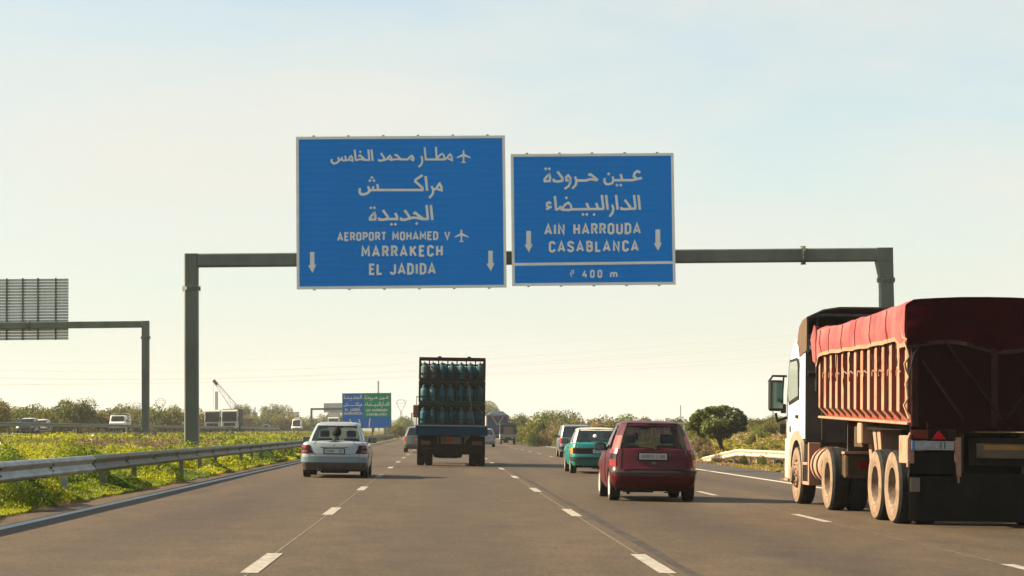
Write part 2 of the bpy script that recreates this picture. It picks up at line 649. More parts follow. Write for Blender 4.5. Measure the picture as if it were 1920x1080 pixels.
def guardrail(label, cat, pts, ztop, m, side=1, postm=None, post_every=2.0, group=None, groundf=gz, posts=True, seg=4.0):
    """pts: (x, y) polyline; beam built as lapped 4 m panels, posts behind it"""
    base = thing('guardrail', label, cat, (pts[0][0], pts[0][1], 0), group=group)
    o0 = Vector((pts[0][0], pts[0][1], 0))
    P = [Vector((p[0], p[1], 0)) for p in pts]
    # resample
    res, acc = [P[0]], 0
    for a, b_ in zip(P, P[1:]):
        ln = (b_ - a).length
        k = max(1, round(ln / seg))
        for i in range(1, k + 1):
            res.append(a.lerp(b_, i / k))
    zt = ztop if callable(ztop) else (lambda p: ztop)
    for i, (a, b_) in enumerate(zip(res, res[1:])):
        d = (b_ - a).normalized()
        nrm = Vector((d.y, -d.x, 0)) * side
        rows_ = []
        off = 0.004 * (i % 2)
        for q in (a - d * 0.03, b_ + d * 0.03):
            zc = zt(q) - 0.155
            rows_.append([q - o0 + nrm * (u + off) + Vector((0, 0, zc + v)) for u, v in WP])
        MB().grid(rows_).build('rail_panel', m, base, smooth=50, solid=0.006)
        bolts = MB()
        q = a + d * 0.12
        for v in (-0.05, 0.05, ):
            c = q - o0 + nrm * 0.045 + Vector((0, 0, zt(q) - 0.155 + v))
            bolts.tube([c, c + nrm * 0.03], 0.018, 6)
        c = q - o0 + nrm * 0.015 + Vector((0, 0, zt(q) - 0.155))
        bolts.tube([c, c + nrm * 0.03], 0.024, 6)
        if a.y < 90:
            bolts.build('bolts', dark_steel, base)
        if posts:
            for kk in range(int(round(seg / post_every))):
                p_ = a.lerp(b_, (kk + 0.5) / round(seg / post_every)) if post_every < seg else a.lerp(b_, 0.5)
                zc = zt(p_) - 0.02
                g = groundf(p_.x) - 0.1
                c = p_ - o0 - nrm * 0.10
                MB().box(c.x - 0.05, c.x + 0.05, c.y - 0.03, c.y + 0.03, g, zc).build('post', postm or m, base)
    return base


def near_top(p):
    return 0.905


RX = -6.42
guardrail('galvanised steel guardrail beside the fast lane, running from the left foreground into the distance', 'guardrail',
          [(-6.30, 14), (-6.28, 38.6)], near_top, galv, 1, galv, post_every=4.0)
bpy.data.objects['guardrail']['label'] = 'bright near stretch of steel guardrail at the left edge of the photo'
guardrail('long dull grey guardrail stretch behind the silver saloon on the left verge', 'guardrail',
          [(-6.285, 38.7), (-6.40, 60), (-6.45, 120), (-6.5, 300)], near_top, galv_dull, 1, galv_dull, post_every=4.0)
guardrail('pale sunlit guardrail in front of the round tree on the right verge', 'guardrail',
          [(12.25, 99.5), (12.45, 96.5), (12.8, 92), (13.15, 86), (13.6, 78), (14.1, 70), (14.6, 58)],
          lambda p: 0.33 if p.y < 92 else 0.33 - 0.058 * (p.y - 92) ** 1.0, rail_pale, 1, rail_pale, post_every=2.0)
guardrail('far median guardrail along the opposite carriageway, in front of the oncoming vehicles', 'guardrail',
          [(-30.3, 60), (-30.5, 120), (-31.0, 200), (-31.5, 420)], lambda p: 2.22, galv_dull, 1, galv_dull, post_every=4.0, group='rails along the opposite carriageway')
guardrail('second far guardrail behind the oncoming vehicles on the opposite carriageway', 'guardrail',
          [(-51, 120), (-51, 420)], lambda p: 2.25, galv_dull, 1, galv_dull, post_every=4.0, group='rails along the opposite carriageway', seg=8.0)
# ================================================================== SIGN LETTERING
# Arabic words as pen strokes; each list: (points, relative pen width); dots are ('d', x, y, size)
W_KHAMIS = [([(168, 455), (160, 520), (185, 558), (235, 572), (300, 550), (348, 505), (345, 450), (325, 408)], 1), ([(345, 490), (420, 470), (432, 402)], .9),
            ([(425, 470), (470, 495), (530, 490), (510, 368)], .9), ([(530, 490), (590, 480), (635, 400), (662, 375), (695, 425), (700, 500), (640, 480), (600, 470)], .9),
            ([(755, 215), (785, 500)], 1), ([(785, 490), (900, 458), (1000, 480), (1140, 482)], .9), ([(855, 385), (895, 362), (940, 400), (1025, 475)], 1),
            ('d', 900, 270, 66), ([(1105, 212), (1135, 500)], 1), ([(1187, 212), (1218, 505)], 1)]
W_MOHAMED = [([(1430, 300), (1520, 440), (1500, 485), (1400, 500), (1355, 470)], 1), ([(1500, 485), (1570, 468), (1625, 400), (1662, 372), (1702, 425), (1695, 482), (1615, 440)], .9),
             ([(1690, 480), (1800, 462), (1935, 462)], .9), ([(1780, 362), (1822, 350), (1870, 390), (1950, 470)], 1), ([(1925, 465), (2115, 467), (2185, 395), (2230, 372), (2268, 430), (2260, 485), (2190, 455)], 1)]
W_MATAR = [([(545, 380), (570, 440), (572, 530), (545, 600), (480, 660)], 1), ([(632, 155), (665, 485)], 1), ([(655, 467), (1160, 467)], 1), ([(925, 145), (943, 460)], 1),
           ([(945, 460), (1010, 370), (1080, 318), (1130, 360), (1148, 455)], .9), ([(1155, 467), (1210, 430), (1255, 360), (1290, 330), (1333, 400), (1338, 488), (1240, 440)], .9)]
W_MARRAKECH = [([(157, 352), (153, 430), (175, 468), (220, 475), (290, 460), (345, 420), (345, 370), (320, 312)], 1), ([(348, 402), (420, 385), (428, 312)], .9),
               ([(420, 385), (470, 392), (525, 375), (506, 268)], .9), ([(500, 387), (1425, 387)], 1), ([(1412, 400), (1412, 345), (1330, 270), (1262, 215), (1275, 180), (1412, 88)], .95),
               ('d', 398, 140, 66), ('d', 358, 200, 66), ('d', 440, 200, 66), ([(1473, 108), (1503, 402)], 1),
               ([(1590, 308), (1625, 380), (1618, 460), (1545, 548)], .9), ([(1625, 382), (1690, 355), (1720, 300), (1752, 264), (1790, 330), (1790, 392), (1710, 370)], .95)]
W_JADIDA = [([(300, 300), (330, 420), (325, 500), (190, 505), (182, 470), (300, 315)], .9), ('d', 212, 200, 84), ('d', 302, 200, 84),
            ([(520, 262), (645, 430), (625, 490), (520, 508), (430, 505), (415, 450)], 1), ([(610, 490), (882, 490), (880, 420), (835, 335)], 1), ('d', 742, 625, 84), ('d', 842, 625, 84),
            ([(1080, 262), (1200, 430), (1180, 480), (1100, 508), (990, 505), (975, 450)], 1), ([(1180, 485), (1290, 455), (1400, 460), (1540, 490), (1695, 488)], 1),
            ([(1305, 362), (1350, 325), (1440, 400), (1560, 485)], 1), ('d', 1390, 603, 84), ([(1640, 128), (1680, 500)], 1), ([(1752, 128), (1792, 515)], 1)]
W_HARROUDA = [([(190, 188), (206, 265), (202, 330), (108, 335), (105, 300), (188, 200)], .9), ('d', 125, 110, 60), ('d', 190, 110, 60),
              ([(338, 160), (428, 280), (425, 325), (350, 340), (275, 330), (268, 288)], 1), ([(575, 325), (500, 322), (495, 260), (532, 228), (572, 280), (570, 360), (535, 430), (465, 470)], .9),
              ([(652, 252), (680, 320), (668, 400), (605, 470)], .9), ([(675, 322), (840, 322), (940, 298), (1060, 318)], 1), ([(892, 222), (932, 210), (980, 245), (1065, 318)], 1)]
W_AIN = [([(1188, 278), (1182, 340), (1210, 382), (1265, 390), (1325, 368), (1345, 310), (1330, 250)], .9), ('d', 1260, 203, 60), ([(1340, 318), (1690, 314), (1785, 290), (1860, 276)], 1),
         ([(1502, 305), (1475, 205)], 1), ('d', 1410, 405, 60), ('d', 1478, 405, 60), ([(1765, 292), (1712, 245), (1728, 185), (1778, 152), (1830, 178)], 1)]
W_BAYDA = [([(222, 262), (190, 232), (148, 255), (150, 300), (190, 322), (235, 312)], .9), ([(225, 318), (135, 362)], .8), ([(290, 118), (316, 378)], 1),
           ([(312, 372), (370, 345), (402, 300)], .9), ([(395, 350), (440, 368), (540, 372), (600, 360), (1170, 352)], 1), ([(420, 352), (475, 275), (535, 240), (578, 285), (592, 350)], .9),
           ('d', 500, 153, 60), ([(905, 350), (860, 245)], 1), ('d', 798, 452, 60), ('d', 868, 452, 60), ([(1070, 348), (1036, 245)], 1), ('d', 998, 452, 60),
           ([(1135, 102), (1168, 358)], 1), ([(1213, 102), (1243, 366)], 1)]
W_DAR = [([(1322, 278), (1345, 345), (1330, 425), (1275, 490)], .9), ([(1393, 102), (1420, 366)], 1), ([(1550, 188), (1645, 315), (1625, 352), (1550, 358), (1490, 352), (1482, 318)], 1),
         ([(1610, 350), (1750, 347)], 1), ([(1715, 102), (1745, 350)], 1), ([(1795, 102), (1822, 366)], 1)]
PLANE = [(1632, 222), (1656, 250), (1656, 322), (1820, 408), (1812, 436), (1660, 388), (1650, 508), (1697, 535), (1692, 550), (1580, 550), (1578, 535), (1620, 508), (1612, 388), (1468, 436), (1458, 414), (1612, 322), (1612, 250)]

# condensed road-sign capitals as strokes in a unit-high cell
G = {
    'A': (.62, [[(.05, 0), (.31, 1), (.57, 0)], [(.13, .27), (.49, .27)]]), 'B': (.54, [[(.08, 0), (.08, 1), (.32, 1), (.46, .9), (.46, .62), (.34, .53), (.08, .53)], [(.32, .53), (.48, .42), (.48, .12), (.33, 0), (.08, 0)]]),
    'C': (.54, [[(.47, .76), (.47, .88), (.36, 1), (.2, 1), (.08, .87), (.08, .13), (.2, 0), (.36, 0), (.47, .12), (.47, .25)]]), 'D': (.56, [[(.08, 0), (.08, 1), (.3, 1), (.47, .84), (.47, .16), (.3, 0), (.08, 0)]]),
    'E': (.48, [[(.45, 1), (.08, 1), (.08, 0), (.45, 0)], [(.08, .52), (.38, .52)]]), 'H': (.56, [[(.08, 0), (.08, 1)], [(.48, 0), (.48, 1)], [(.08, .5), (.48, .5)]]),
    'I': (.18, [[(.09, 0), (.09, 1)]]), 'J': (.48, [[(.38, 1), (.38, .14), (.26, 0), (.13, 0), (.03, .14), (.03, .22)]]), 'K': (.56, [[(.08, 0), (.08, 1)], [(.5, 1), (.1, .42)], [(.22, .58), (.52, 0)]]),
    'L': (.46, [[(.08, 1), (.08, 0), (.44, 0)]]), 'M': (.70, [[(.07, 0), (.09, 1), (.35, .32), (.61, 1), (.63, 0)]]), 'N': (.58, [[(.08, 0), (.08, 1), (.49, 0), (.49, 1)]]),
    'O': (.56, [[(.2, 0), (.36, 0), (.48, .13), (.48, .87), (.36, 1), (.2, 1), (.08, .87), (.08, .13), (.2, 0)]]), 'P': (.52, [[(.08, 0), (.08, 1), (.34, 1), (.46, .88), (.46, .56), (.34, .45), (.08, .45)]]),
    'R': (.54, [[(.08, 0), (.08, 1), (.34, 1), (.46, .88), (.46, .6), (.34, .49), (.08, .49)], [(.3, .49), (.5, 0)]]), 'S': (.54, [[(.46, .76), (.46, .87), (.34, 1), (.18, 1), (.07, .88), (.07, .66), (.46, .36), (.46, .13), (.34, 0), (.18, 0), (.06, .13), (.06, .24)]]),
    'T': (.50, [[(.02, 1), (.48, 1)], [(.25, 1), (.25, 0)]]), 'U': (.56, [[(.08, 1), (.08, .13), (.2, 0), (.36, 0), (.48, .13), (.48, 1)]]), 'V': (.58, [[(.04, 1), (.29, 0), (.54, 1)]]),
    '4': (.54, [[(.30, 1), (.06, .3), (.52, .3)], [(.38, .55), (.38, 0)]]), '0': (.54, [[(.2, 0), (.34, 0), (.46, .14), (.46, .86), (.34, 1), (.2, 1), (.08, .86), (.08, .14), (.2, 0)]]),
    'm': (.90, [[(.08, 0), (.08, .66)], [(.08, .5), (.2, .64), (.34, .64), (.44, .52), (.44, 0)], [(.44, .5), (.56, .64), (.7, .64), (.8, .52), (.8, 0)]]),
    '1': (.3, [[(.05, .8), (.18, 1), (.18, 0)]]),
}


class Ink:
    """thin raised strokes on a sign face; pt maps picture-plane coordinates to the face"""

    def __init__(s, pt):
        s.pt = pt
        s.mb = MB()
        s.k = 0

    def depth(s):
        s.k += 1
        return 0.006 + 0.0006 * (s.k % 9)

    def ribbon(s, pts, wd):
        d = s.depth()
        n = len(pts)
        closed = n > 2 and math.dist(pts[0], pts[-1]) < 1e-6
        lft, rgt = [], []
        for i, p in enumerate(pts):
            a = pts[i - 1] if i else (pts[-2] if closed else None)
            c = pts[i + 1] if i < n - 1 else (pts[1] if closed else None)
            d1 = Vector((p[0] - a[0], p[1] - a[1])).normalized() if a else None
            d2 = Vector((c[0] - p[0], c[1] - p[1])).normalized() if c else None
            d1 = d1 or d2
            d2 = d2 or d1
            n1_, n2_ = Vector((-d1.y, d1.x)), Vector((-d2.y, d2.x))
            m_ = (n1_ + n2_)
            if m_.length < 0.3:
                m_ = n2_.copy()
            m_.normalize()
            q = wd / 2 / max(0.5, m_.dot(n2_))
            lft.append((p[0] + m_.x * q, p[1] + m_.y * q))
            rgt.append((p[0] - m_.x * q, p[1] - m_.y * q))
        rows_ = [[s.pt(*l, d), s.pt(*r, d)] for l, r in zip(lft, rgt)]
        s.mb.grid(rows_)

    def poly(s, pts):
        d = s.depth()
        s.mb.add([s.pt(x, y, d) for x, y in pts], [tuple(range(len(pts)))])

    def word(s, strokes, fx, pen):
        for st in strokes:
            if st[0] == 'd':
                _, x, y, sz = st
                h = sz / 2
                s.poly([fx(x - h, y), fx(x, y + h), fx(x + h, y), fx(x, y - h)])
            else:
                s.ribbon([fx(*p) for p in st[0]], pen * st[1])

    def text(s, txt, x0, x1, yb, cap, slope=-0.0114, pen=0.19, each=None):
        tot = sum(G[c][0] if c != ' ' else .40 for c in txt)
        gaps = len(txt) - 1
        sx = cap
        g = ((x1 - x0) - tot * cap) / max(1, gaps)
        if g < 0.12 * cap:
            sx = (x1 - x0) / (tot + 0.24 * gaps)
            g = 0.24 * sx
        x = x0
        for c in txt:
            if c == ' ':
                x += .40 * sx + g
                continue
            wd, sts = G[c]
            if each:
                s.mb = MB()
            for st in sts:
                s.ribbon([(x + u * sx, yb + slope * (x + u * sx - x0) - pen / 2 * cap - v * cap * (1 - pen)) for u, v in st], cap * pen)
            x += wd * sx + g
            if each:
                s.build('letter', sign_white, each)

    def build(s, name, m, parent):
        return s.mb.build(name, m, parent, fix=False)


def letters(pt, txt, x0, x1, yb, cap, parent):
    Ink(pt).text(txt, x0, x1, yb, cap, each=parent)


# ================================================================== MAIN GANTRY
DG = 75.0
steel = mat('gantry_steel', (0.085, 0.10, 0.08), 0.55, metal=0.25, var=0.22, scale=1.1, stretch=(1, 1, .35), bump=0.15)
sign_blue = mat('sign_blue', (0.0, 0.19, 0.60), 0.7, spec=.03, var=0.14, scale=1.2, stretch=(.25, 1, 7.0))
sign_white = mat('sign_white', (0.66, 0.66, 0.60), 0.6, spec=.2, var=0.06, scale=2)
sign_green = mat('sign_green', (0.0, 0.26, 0.10), 0.7, spec=.03, var=0.08, scale=3)
sign_back = mat('sign_back_aluminium', (0.40, 0.43, 0.40), 0.45, metal=0.3, var=0.12, scale=3)


def rel(o):
    """coordinates of a world point in the frame of thing o (no rotation)"""
    return lambda p: Vector(p) - o.location


pl = at(359, 489, DG)
pr = at(1660, 477, DG)
gx0, gx1, gzb = pl.x, pr.x, (pl.z + pr.z) / 2
gantry = thing('sign_gantry', 'large grey steel gantry spanning the carriageway and carrying the two big blue direction signs', 'gantry', (gx0, DG, gz(gx0) - 0.15))
O = gantry.location
pw = 0.235


def octbox(x0, x1, y0, y1, z0, z1, ch, ax):
    """box with chamfered long edges along axis ax"""
    mb = MB()
    if ax == 'z':
        po = [(x0 + ch, y0), (x1 - ch, y0), (x1, y0 + ch), (x1, y1 - ch), (x1 - ch, y1), (x0 + ch, y1), (x0, y1 - ch), (x0, y0 + ch)]
        return mb.prism(po, (0, 0, z0), (1, 0, 0), (0, 1, 0), (0, 0, z1 - z0))
    po = [(y0 + ch, z0), (y1 - ch, z0), (y1, z0 + ch), (y1, z1 - ch), (y1 - ch, z1), (y0 + ch, z1), (y0, z1 - ch), (y0, z0 + ch)]
    return mb.prism(po, (x0, 0, 0), (0, 1, 0), (0, 0, 1), (x1 - x0, 0, 0))


def flange(mb, cx, cy, cz, r, ax, t_=0.05):
    n = 8
    for q, rr in ((-t_, r), (t_ * 0.15, r)):
        a0, a1 = q, q + t_ * 0.85
        ring = [(rr * math.cos(2 * math.pi * (k + .5) / n), rr * math.sin(2 * math.pi * (k + .5) / n)) for k in range(n)]
        if ax == 'z':
            mb.prism(ring, (cx, cy, cz + a0), (1, 0, 0), (0, 1, 0), (0, 0, a1 - a0))
        else:
            mb.prism(ring, (cx + a0, cy, cz), (0, 1, 0), (0, 0, 1), (a1 - a0, 0, 0))
    for k in range(n):
        u, v = r * .88 * math.cos(2 * math.pi * k / n), r * .88 * math.sin(2 * math.pi * k / n)
        if ax == 'z':
            mb.tube([(cx + u, cy + v, cz - t_ * 2), (cx + u, cy + v, cz + t_ * 2)], 0.018, 6)
        else:
            mb.tube([(cx - t_ * 2, cy + u, cz + v), (cx + t_ * 2, cy + u, cz + v)], 0.018, 6)


zb0 = gzb - pw - O.z
zb1 = gzb + pw - O.z
zfl = at(359, 541, DG).z - O.z
octbox(-pw, pw, -pw, pw, 0, zfl - .05, .04, 'z').build('post', steel, gantry, bevel=0)
octbox(-pw, pw, -pw, pw, zfl + .05, zb1, .04, 'z').build('post_head', steel, gantry)
fl = MB()
flange(fl, 0, 0, zfl, pw * 1.42, 'z')
fl.build('flange', steel, gantry, smooth=30)
xr = gx1 - gx0
octbox(pw, xr - pw, -pw * .95, pw * .95, zb0, zb1 - .004, .04, 'x').build('beam', steel, gantry)
zfr = at(1662, 525, DG).z - O.z
gr_z = gz(gx1) - O.z - 0.2
octbox(xr - pw, xr + pw, -pw, pw, gr_z, zfr - .05, .04, 'z').build('post', steel, gantry)
# the right head is tapered
MB().hexa([(xr - pw, -pw, zfr + .05), (xr + pw, -pw, zfr + .05), (xr + pw, pw, zfr + .05), (xr - pw, pw, zfr + .05),
           (xr - pw * 1.5, -pw, zb0), (xr + pw, -pw, zb0), (xr + pw, pw, zb0), (xr - pw * 1.5, pw, zb0)]).box(xr - pw * 1.5, xr + pw, -pw, pw, zb0 + .001, zb1 + .003).build('post_head', steel, gantry, bevel=.02)
fl = MB()
flange(fl, xr, 0, zfr, pw * 1.42, 'z')
fl.build('flange', steel, gantry, smooth=30)
xf = at(1506, 478, DG).x - gx0
fl = MB()
flange(fl, xf, 0, (zb0 + zb1) / 2, pw * 1.5, 'x')
fl.build('flange', steel, gantry, smooth=30)
bp_ = MB()
bp_.box(-.45, .45, -.45, .45, 0.0, .22)
bp_.build('base_plate', steel, gantry, bevel=.02)
bp_ = MB()
bp_.box(xr - .45, xr + .45, -.45, .45, gr_z, gr_z + .3)
bp_.build('base_plate', steel, gantry, bevel=.02)


def corners(p0, p1, D):
    a, b_ = at(*p0, D), at(*p1, D)
    return a.x, b_.x, b_.z, a.z     # x0, x1, zbottom, ztop


DS = DG - 0.52


def big_sign(label, pL, pR, midx, tilt=0.0):
    x0, x1, z0, z1 = corners(pL, pR, DS)
    s = thing('direction_sign', label, 'road sign', ((x0 + x1) / 2, DS, z0), group='blue direction signs on the gantry')
    hw, hh = (x1 - x0) / 2, z1 - z0
    # face built of stacked extruded aluminium planks
    npl = 24 if hh > 5 else 20
    me = None
    for i in range(npl):
        if me is None:
            o = MB().box(-hw + .05, hw - .05, 0, .035, 0.0006, hh / npl - .0006).build('plank', sign_blue, s, bevel=0.002, seg=1)
            me = o.data
        else:
            o = bpy.data.objects.new('plank', me)
            C.objects.link(o)
            o.parent = s
        o.location = (0, random.uniform(-.0012, .0012), i * hh / npl)
    bw = 0.095
    fr = MB()
    fr.box(-hw, hw, -.012, .05, 0, bw).box(-hw, hw, -.012, .05, hh - bw, hh).box(-hw, -hw + bw, -.012, .05, bw, hh - bw).box(hw - bw, hw, -.012, .05, bw, hh - bw)
    fr.build('border', sign_white, s, fix=False)
    br = MB()
    nb = 6 if hh > 5 else 5
    for i in range(nb):
        xx = -hw + (i + .5) * 2 * hw / nb
        br.box(xx - .04, xx + .04, .05, .17, -.03, hh + .05)
    br.build('mounting_rails', steel, s)
    cl = MB()
    for i in range(nb):
        xx = -hw + (i + .5) * 2 * hw / nb
        zc = gzb - z0
        cl.box(xx - .06, xx + .06, .17, .17 + .14, zc - pw - .05, zc + pw + .05)
    cl.build('beam_clamps', steel, s)
    return s


def face(s, D=DS):
    def pt(x, y, d):
        p = at(x, y, D)
        return Vector((p.x, D - d, p.z)) - s.location
    return pt


def fxmap(x0, y0, k):
    return lambda u, v: (x0 + u / k, y0 + v / k)


S1 = big_sign('larger blue motorway sign, left on the gantry, listing the airport, MARRAKECH and EL JADIDA', (555, 256.5), (950, 539), 752)
pt1 = face(S1)
for nm, words, fx, pen in (('airport_line', [W_KHAMIS, W_MOHAMED], fxmap(610, 265, 13.714), 3.7), ('airport_line', [W_MATAR], fxmap(750, 265, 13.714), 3.7),
                           ('city_line', [W_MARRAKECH], fxmap(660, 320, 10.667), 4.7), ('city_line', [W_JADIDA], fxmap(680, 375, 13.714), 4.7)):
    k = Ink(pt1)
    for w_ in words:
        k.word(w_, fx, pen)
    k.build(nm, sign_white, S1)
for dx, dy in ((0, 0), (-4.0, 148.6)):
    k = Ink(pt1)
    f_ = fxmap(750 + dx, 265 + dy, 13.714)
    k.poly([f_(*p) for p in PLANE])
    k.build('aeroplane_symbol', sign_white, S1)
for txt, x0, x1, yb, cap in (('AEROPORT MOHAMED V', 632.8, 843.4, 452.2, 16.6), ('MARRAKECH', 678.1, 830, 482.6, 21.6), ('EL JADIDA', 692.2, 816.4, 515.8, 21.6)):
    letters(pt1, txt, x0, x1, yb, cap, S1)


def arrow(s, pt, cx, y0, ym, y1, ws, wh):
    k = Ink(pt)
    k.poly([(cx - ws, y0), (cx + ws, y0), (cx + ws, ym), (cx + wh, ym - 1), (cx + .6, y1), (cx - wh, ym + 1), (cx - ws, ym)])
    k.build('arrow', sign_white, s)


arrow(S1, pt1, 585.4, 472.4, 496.9, 511.8, 4.2, 7.6)
arrow(S1, pt1, 919.8, 470.1, 493.9, 508.6, 4.2, 7.6)

S2 = big_sign('smaller blue motorway sign, right on the gantry, listing AIN HARROUDA and CASABLANCA, 400 m', (957.5, 289), (1267, 533.5), 1112)
pt2 = face(S2)
for nm, words, y0 in (('city_line', [W_HARROUDA, W_AIN], 305), ('city_line', [W_BAYDA, W_DAR], 355)):
    k = Ink(pt2)
    for w_ in words:
        k.word(w_, fxmap(1010, y0, 9.6), 4.6)
    k.build(nm, sign_white, S2)
for txt, x0, x1, yb, cap in (('AIN HARROUDA', 1021.3, 1200.8, 441.0, 21.4), ('CASABLANCA', 1029.4, 1196.8, 473.4, 21.2), ('400', 1092.4, 1128.9, 521.4, 15.2), ('m', 1144, 1160.5, 520.8, 15.2)):
    letters(pt2, txt, x0, x1, yb, cap, S2)
k = Ink(pt2)
k.word([([(695, 652), (678, 640), (690, 612), (712, 598), (716, 632), (690, 634)], 1), ([(680, 632), (692, 676)], .9)], fxmap(960, 410, 6.194), 1.5)
k.build('letter', sign_white, S2)
arrow(S2, pt2, 991.2, 433.1, 458.3, 473, 4.4, 7.6)
arrow(S2, pt2, 1233.4, 430.2, 455.7, 470, 4.4, 7.6)
k = Ink(pt2)
k.poly([(960.5, 493.2), (1264, 489.6), (1264, 494.6), (960.5, 498.4)])
k.build('divider', sign_white, S2)

# ================================================================== GANTRY OVER THE OPPOSITE CARRIAGEWAY
D2 = 129.0
q = at(273, 608, D2)
g2 = thing('sign_gantry', 'smaller grey gantry at the left edge seen from behind, standing in the median', 'gantry', (q.x, D2, gz(q.x)))
O = g2.location
zt = q.z - O.z
p2 = 0.215
zfl2 = at(273, 633, D2).z - O.z
octbox(-p2, p2, -p2, p2, 0.15, zfl2 - .05, .03, 'z').build('post', steel, g2)
octbox(-p2, p2, -p2, p2, zfl2 + .05, zt + .2, .03, 'z').build('post_head', steel, g2)
fl = MB()
flange(fl, 0, 0, zfl2, p2 * 1.42, 'z')
fl.build('flange', steel, g2, smooth=30)
octbox(-22, -p2, -p2 * .9, p2 * .9, zt - .20, zt + .198, .03, 'x').build('beam', steel, g2)
fl = MB()
flange(fl, at(54, 607, D2).x - O.x, 0, zt, p2 * 1.45, 'x')
fl.build('flange', steel, g2, smooth=30)
octbox(-22.4, -22, -p2, p2, 0, zt + .2, .03, 'z').build('post', steel, g2)
conc = mat('concrete', (0.18, 0.15, 0.115), 0.9, var=0.25, scale=2, bump=0.5)
cb = MB()
cb.hexa([(-.75, -.75, -.3), (.75, -.75, -.3), (.75, .75, -.3), (-.75, .75, -.3), (-.55, -.55, .42), (.55, -.55, .42), (.55, .55, .42), (-.55, .55, .42)])
cb.build('concrete_footing', conc, g2, bevel=.04)
MB().box(-1.5, 2.2, -1.2, 1.0, -.25, .06).build('concrete_slab', conc, g2, bevel=.03)
x0 = at(-150, 0, D2 + .4).x
x1 = at(129.5, 0, D2 + .4).x
z1 = at(129, 522, D2 + .4).z
z0 = at(129, 637, D2 + .4).z
bs = thing('direction_sign', 'back of a large ribbed sign with dark uprights at the left edge', 'road sign', (x1, D2 + .4, z0))
npl = 21
me = None
ww = x1 - x0
for i in range(npl):
    if me is None:
        hpl = (z1 - z0) / npl
        mb = MB().box(-ww, 0, 0.03, .06, 0.01, hpl - .01).box(-ww, -.003, -.01, .03, hpl - .05, hpl - .012)
        o = mb.build('plank', sign_back, bs, fix=False)
        me = o.data
    else:
        o = bpy.data.objects.new('plank', me)
        C.objects.link(o)
        o.parent = bs
    o.location = (0, 0, i * (z1 - z0) / npl)
for px in (-118, -73, -30, 15.5, 45.3, 73.5, 106.5):
    xx = at(px, 0, D2 + .4).x - x1
    MB().box(xx - .045, xx + .045, -.14, -.015, 0, z1 - z0 + .03).build('upright', steel, bs)

# ================================================================== TWO-COLOUR ROADSIDE SIGN
D3 = 250.0
x0, x1, z0, z1 = corners((641.5, 737.5), (734, 802.5), D3)
s3 = thing('direction_sign', 'small distant roadside sign, half blue and half green, behind the silver saloon', 'road sign', (x0, D3, z0))
ww, hh = x1 - x0, z1 - z0
MB().box(0, ww, 0, .06, 0, hh).build('panel', mat('older_sign_blue', (0, .125, .42), .8, spec=.02, var=.1), s3, bevel=.01)
bd = MB()
bd.box(0, ww, -.02, .0, 0, .1).box(0, ww, -.02, 0, hh - .1, hh).box(0, .1, -.02, 0, .1, hh - .1).box(ww - .1, ww, -.02, 0, .1, hh - .1)
bd.build('border', mat('sign_edge', (.06, .13, .16), .5), s3, fix=False)
pt3 = face(s3, D3)
k = Ink(pt3)
k.poly([(682, 738.6), (733, 738.0), (733, 781), (682, 781.5)])
k.build('green_field', mat('older_sign_green', (0, .24, .11), .8, spec=.02, var=.08), s3)


def pt3b(x, y, d):
    p = pt3(x, y, d)
    p.y -= 0.03
    return p


for w_, bx in (([W_JADIDA], (644.5, 740.2, 678.5, 750.0)), ([W_MARRAKECH], (645, 754.5, 678.5, 763.5)), ([W_HARROUDA, W_AIN], (683.5, 742, 729, 751)), ([W_BAYDA, W_DAR], (684.5, 753.5, 729.5, 764))):
    xs_, ys_ = [], []
    for wd_ in w_:
        for st in wd_:
            if st[0] == 'd':
                xs_.append(st[1]), ys_.append(st[2])
            else:
                xs_ += [p[0] for p in st[0]]
                ys_ += [p[1] for p in st[0]]
    u0, u1, v0, v1 = min(xs_), max(xs_), min(ys_), max(ys_)
    k = Ink(pt3b)
    for wd_ in w_:
        k.word(wd_, lambda u, v: (bx[0] + (u - u0) / (u1 - u0) * (bx[2] - bx[0]), bx[1] + (v - v0) / (v1 - v0) * (bx[3] - bx[1])), 1.15)
    k.build('city_line', sign_white, s3)
for txt, x0, x1, yb, cap in (('EL JADIDA', 647, 675.5, 771, 5.2), ('MARRAKECH', 644.5, 678.5, 778, 5.2), ('AIN HARROUDA', 686.5, 727, 772, 5.2), ('CASABLANCA', 688, 725.5, 779.6, 5.2)):
    k = Ink(pt3b)
    k.text(txt, x0, x1, yb, cap)
    k.build('lettering', sign_white, s3)
for pts in ([(692.5, 801), (692.5, 792), (694.5, 784.5)], [(676, 800), (675, 793), (672.5, 786)], [(661, 800), (659, 793), (655.5, 786)]):
    k = Ink(pt3b)
    k.ribbon(pts, 2.0)
    k.build('arrow', sign_white, s3)
for px in (656, 698, 722):
    xx = at(px, 803, D3).x - s3.location.x
    MB().box(xx - .08, xx + .08, .06, .22, gz(s3.location.x + xx) - s3.location.z - .2, hh - .3).build('post', steel, s3)

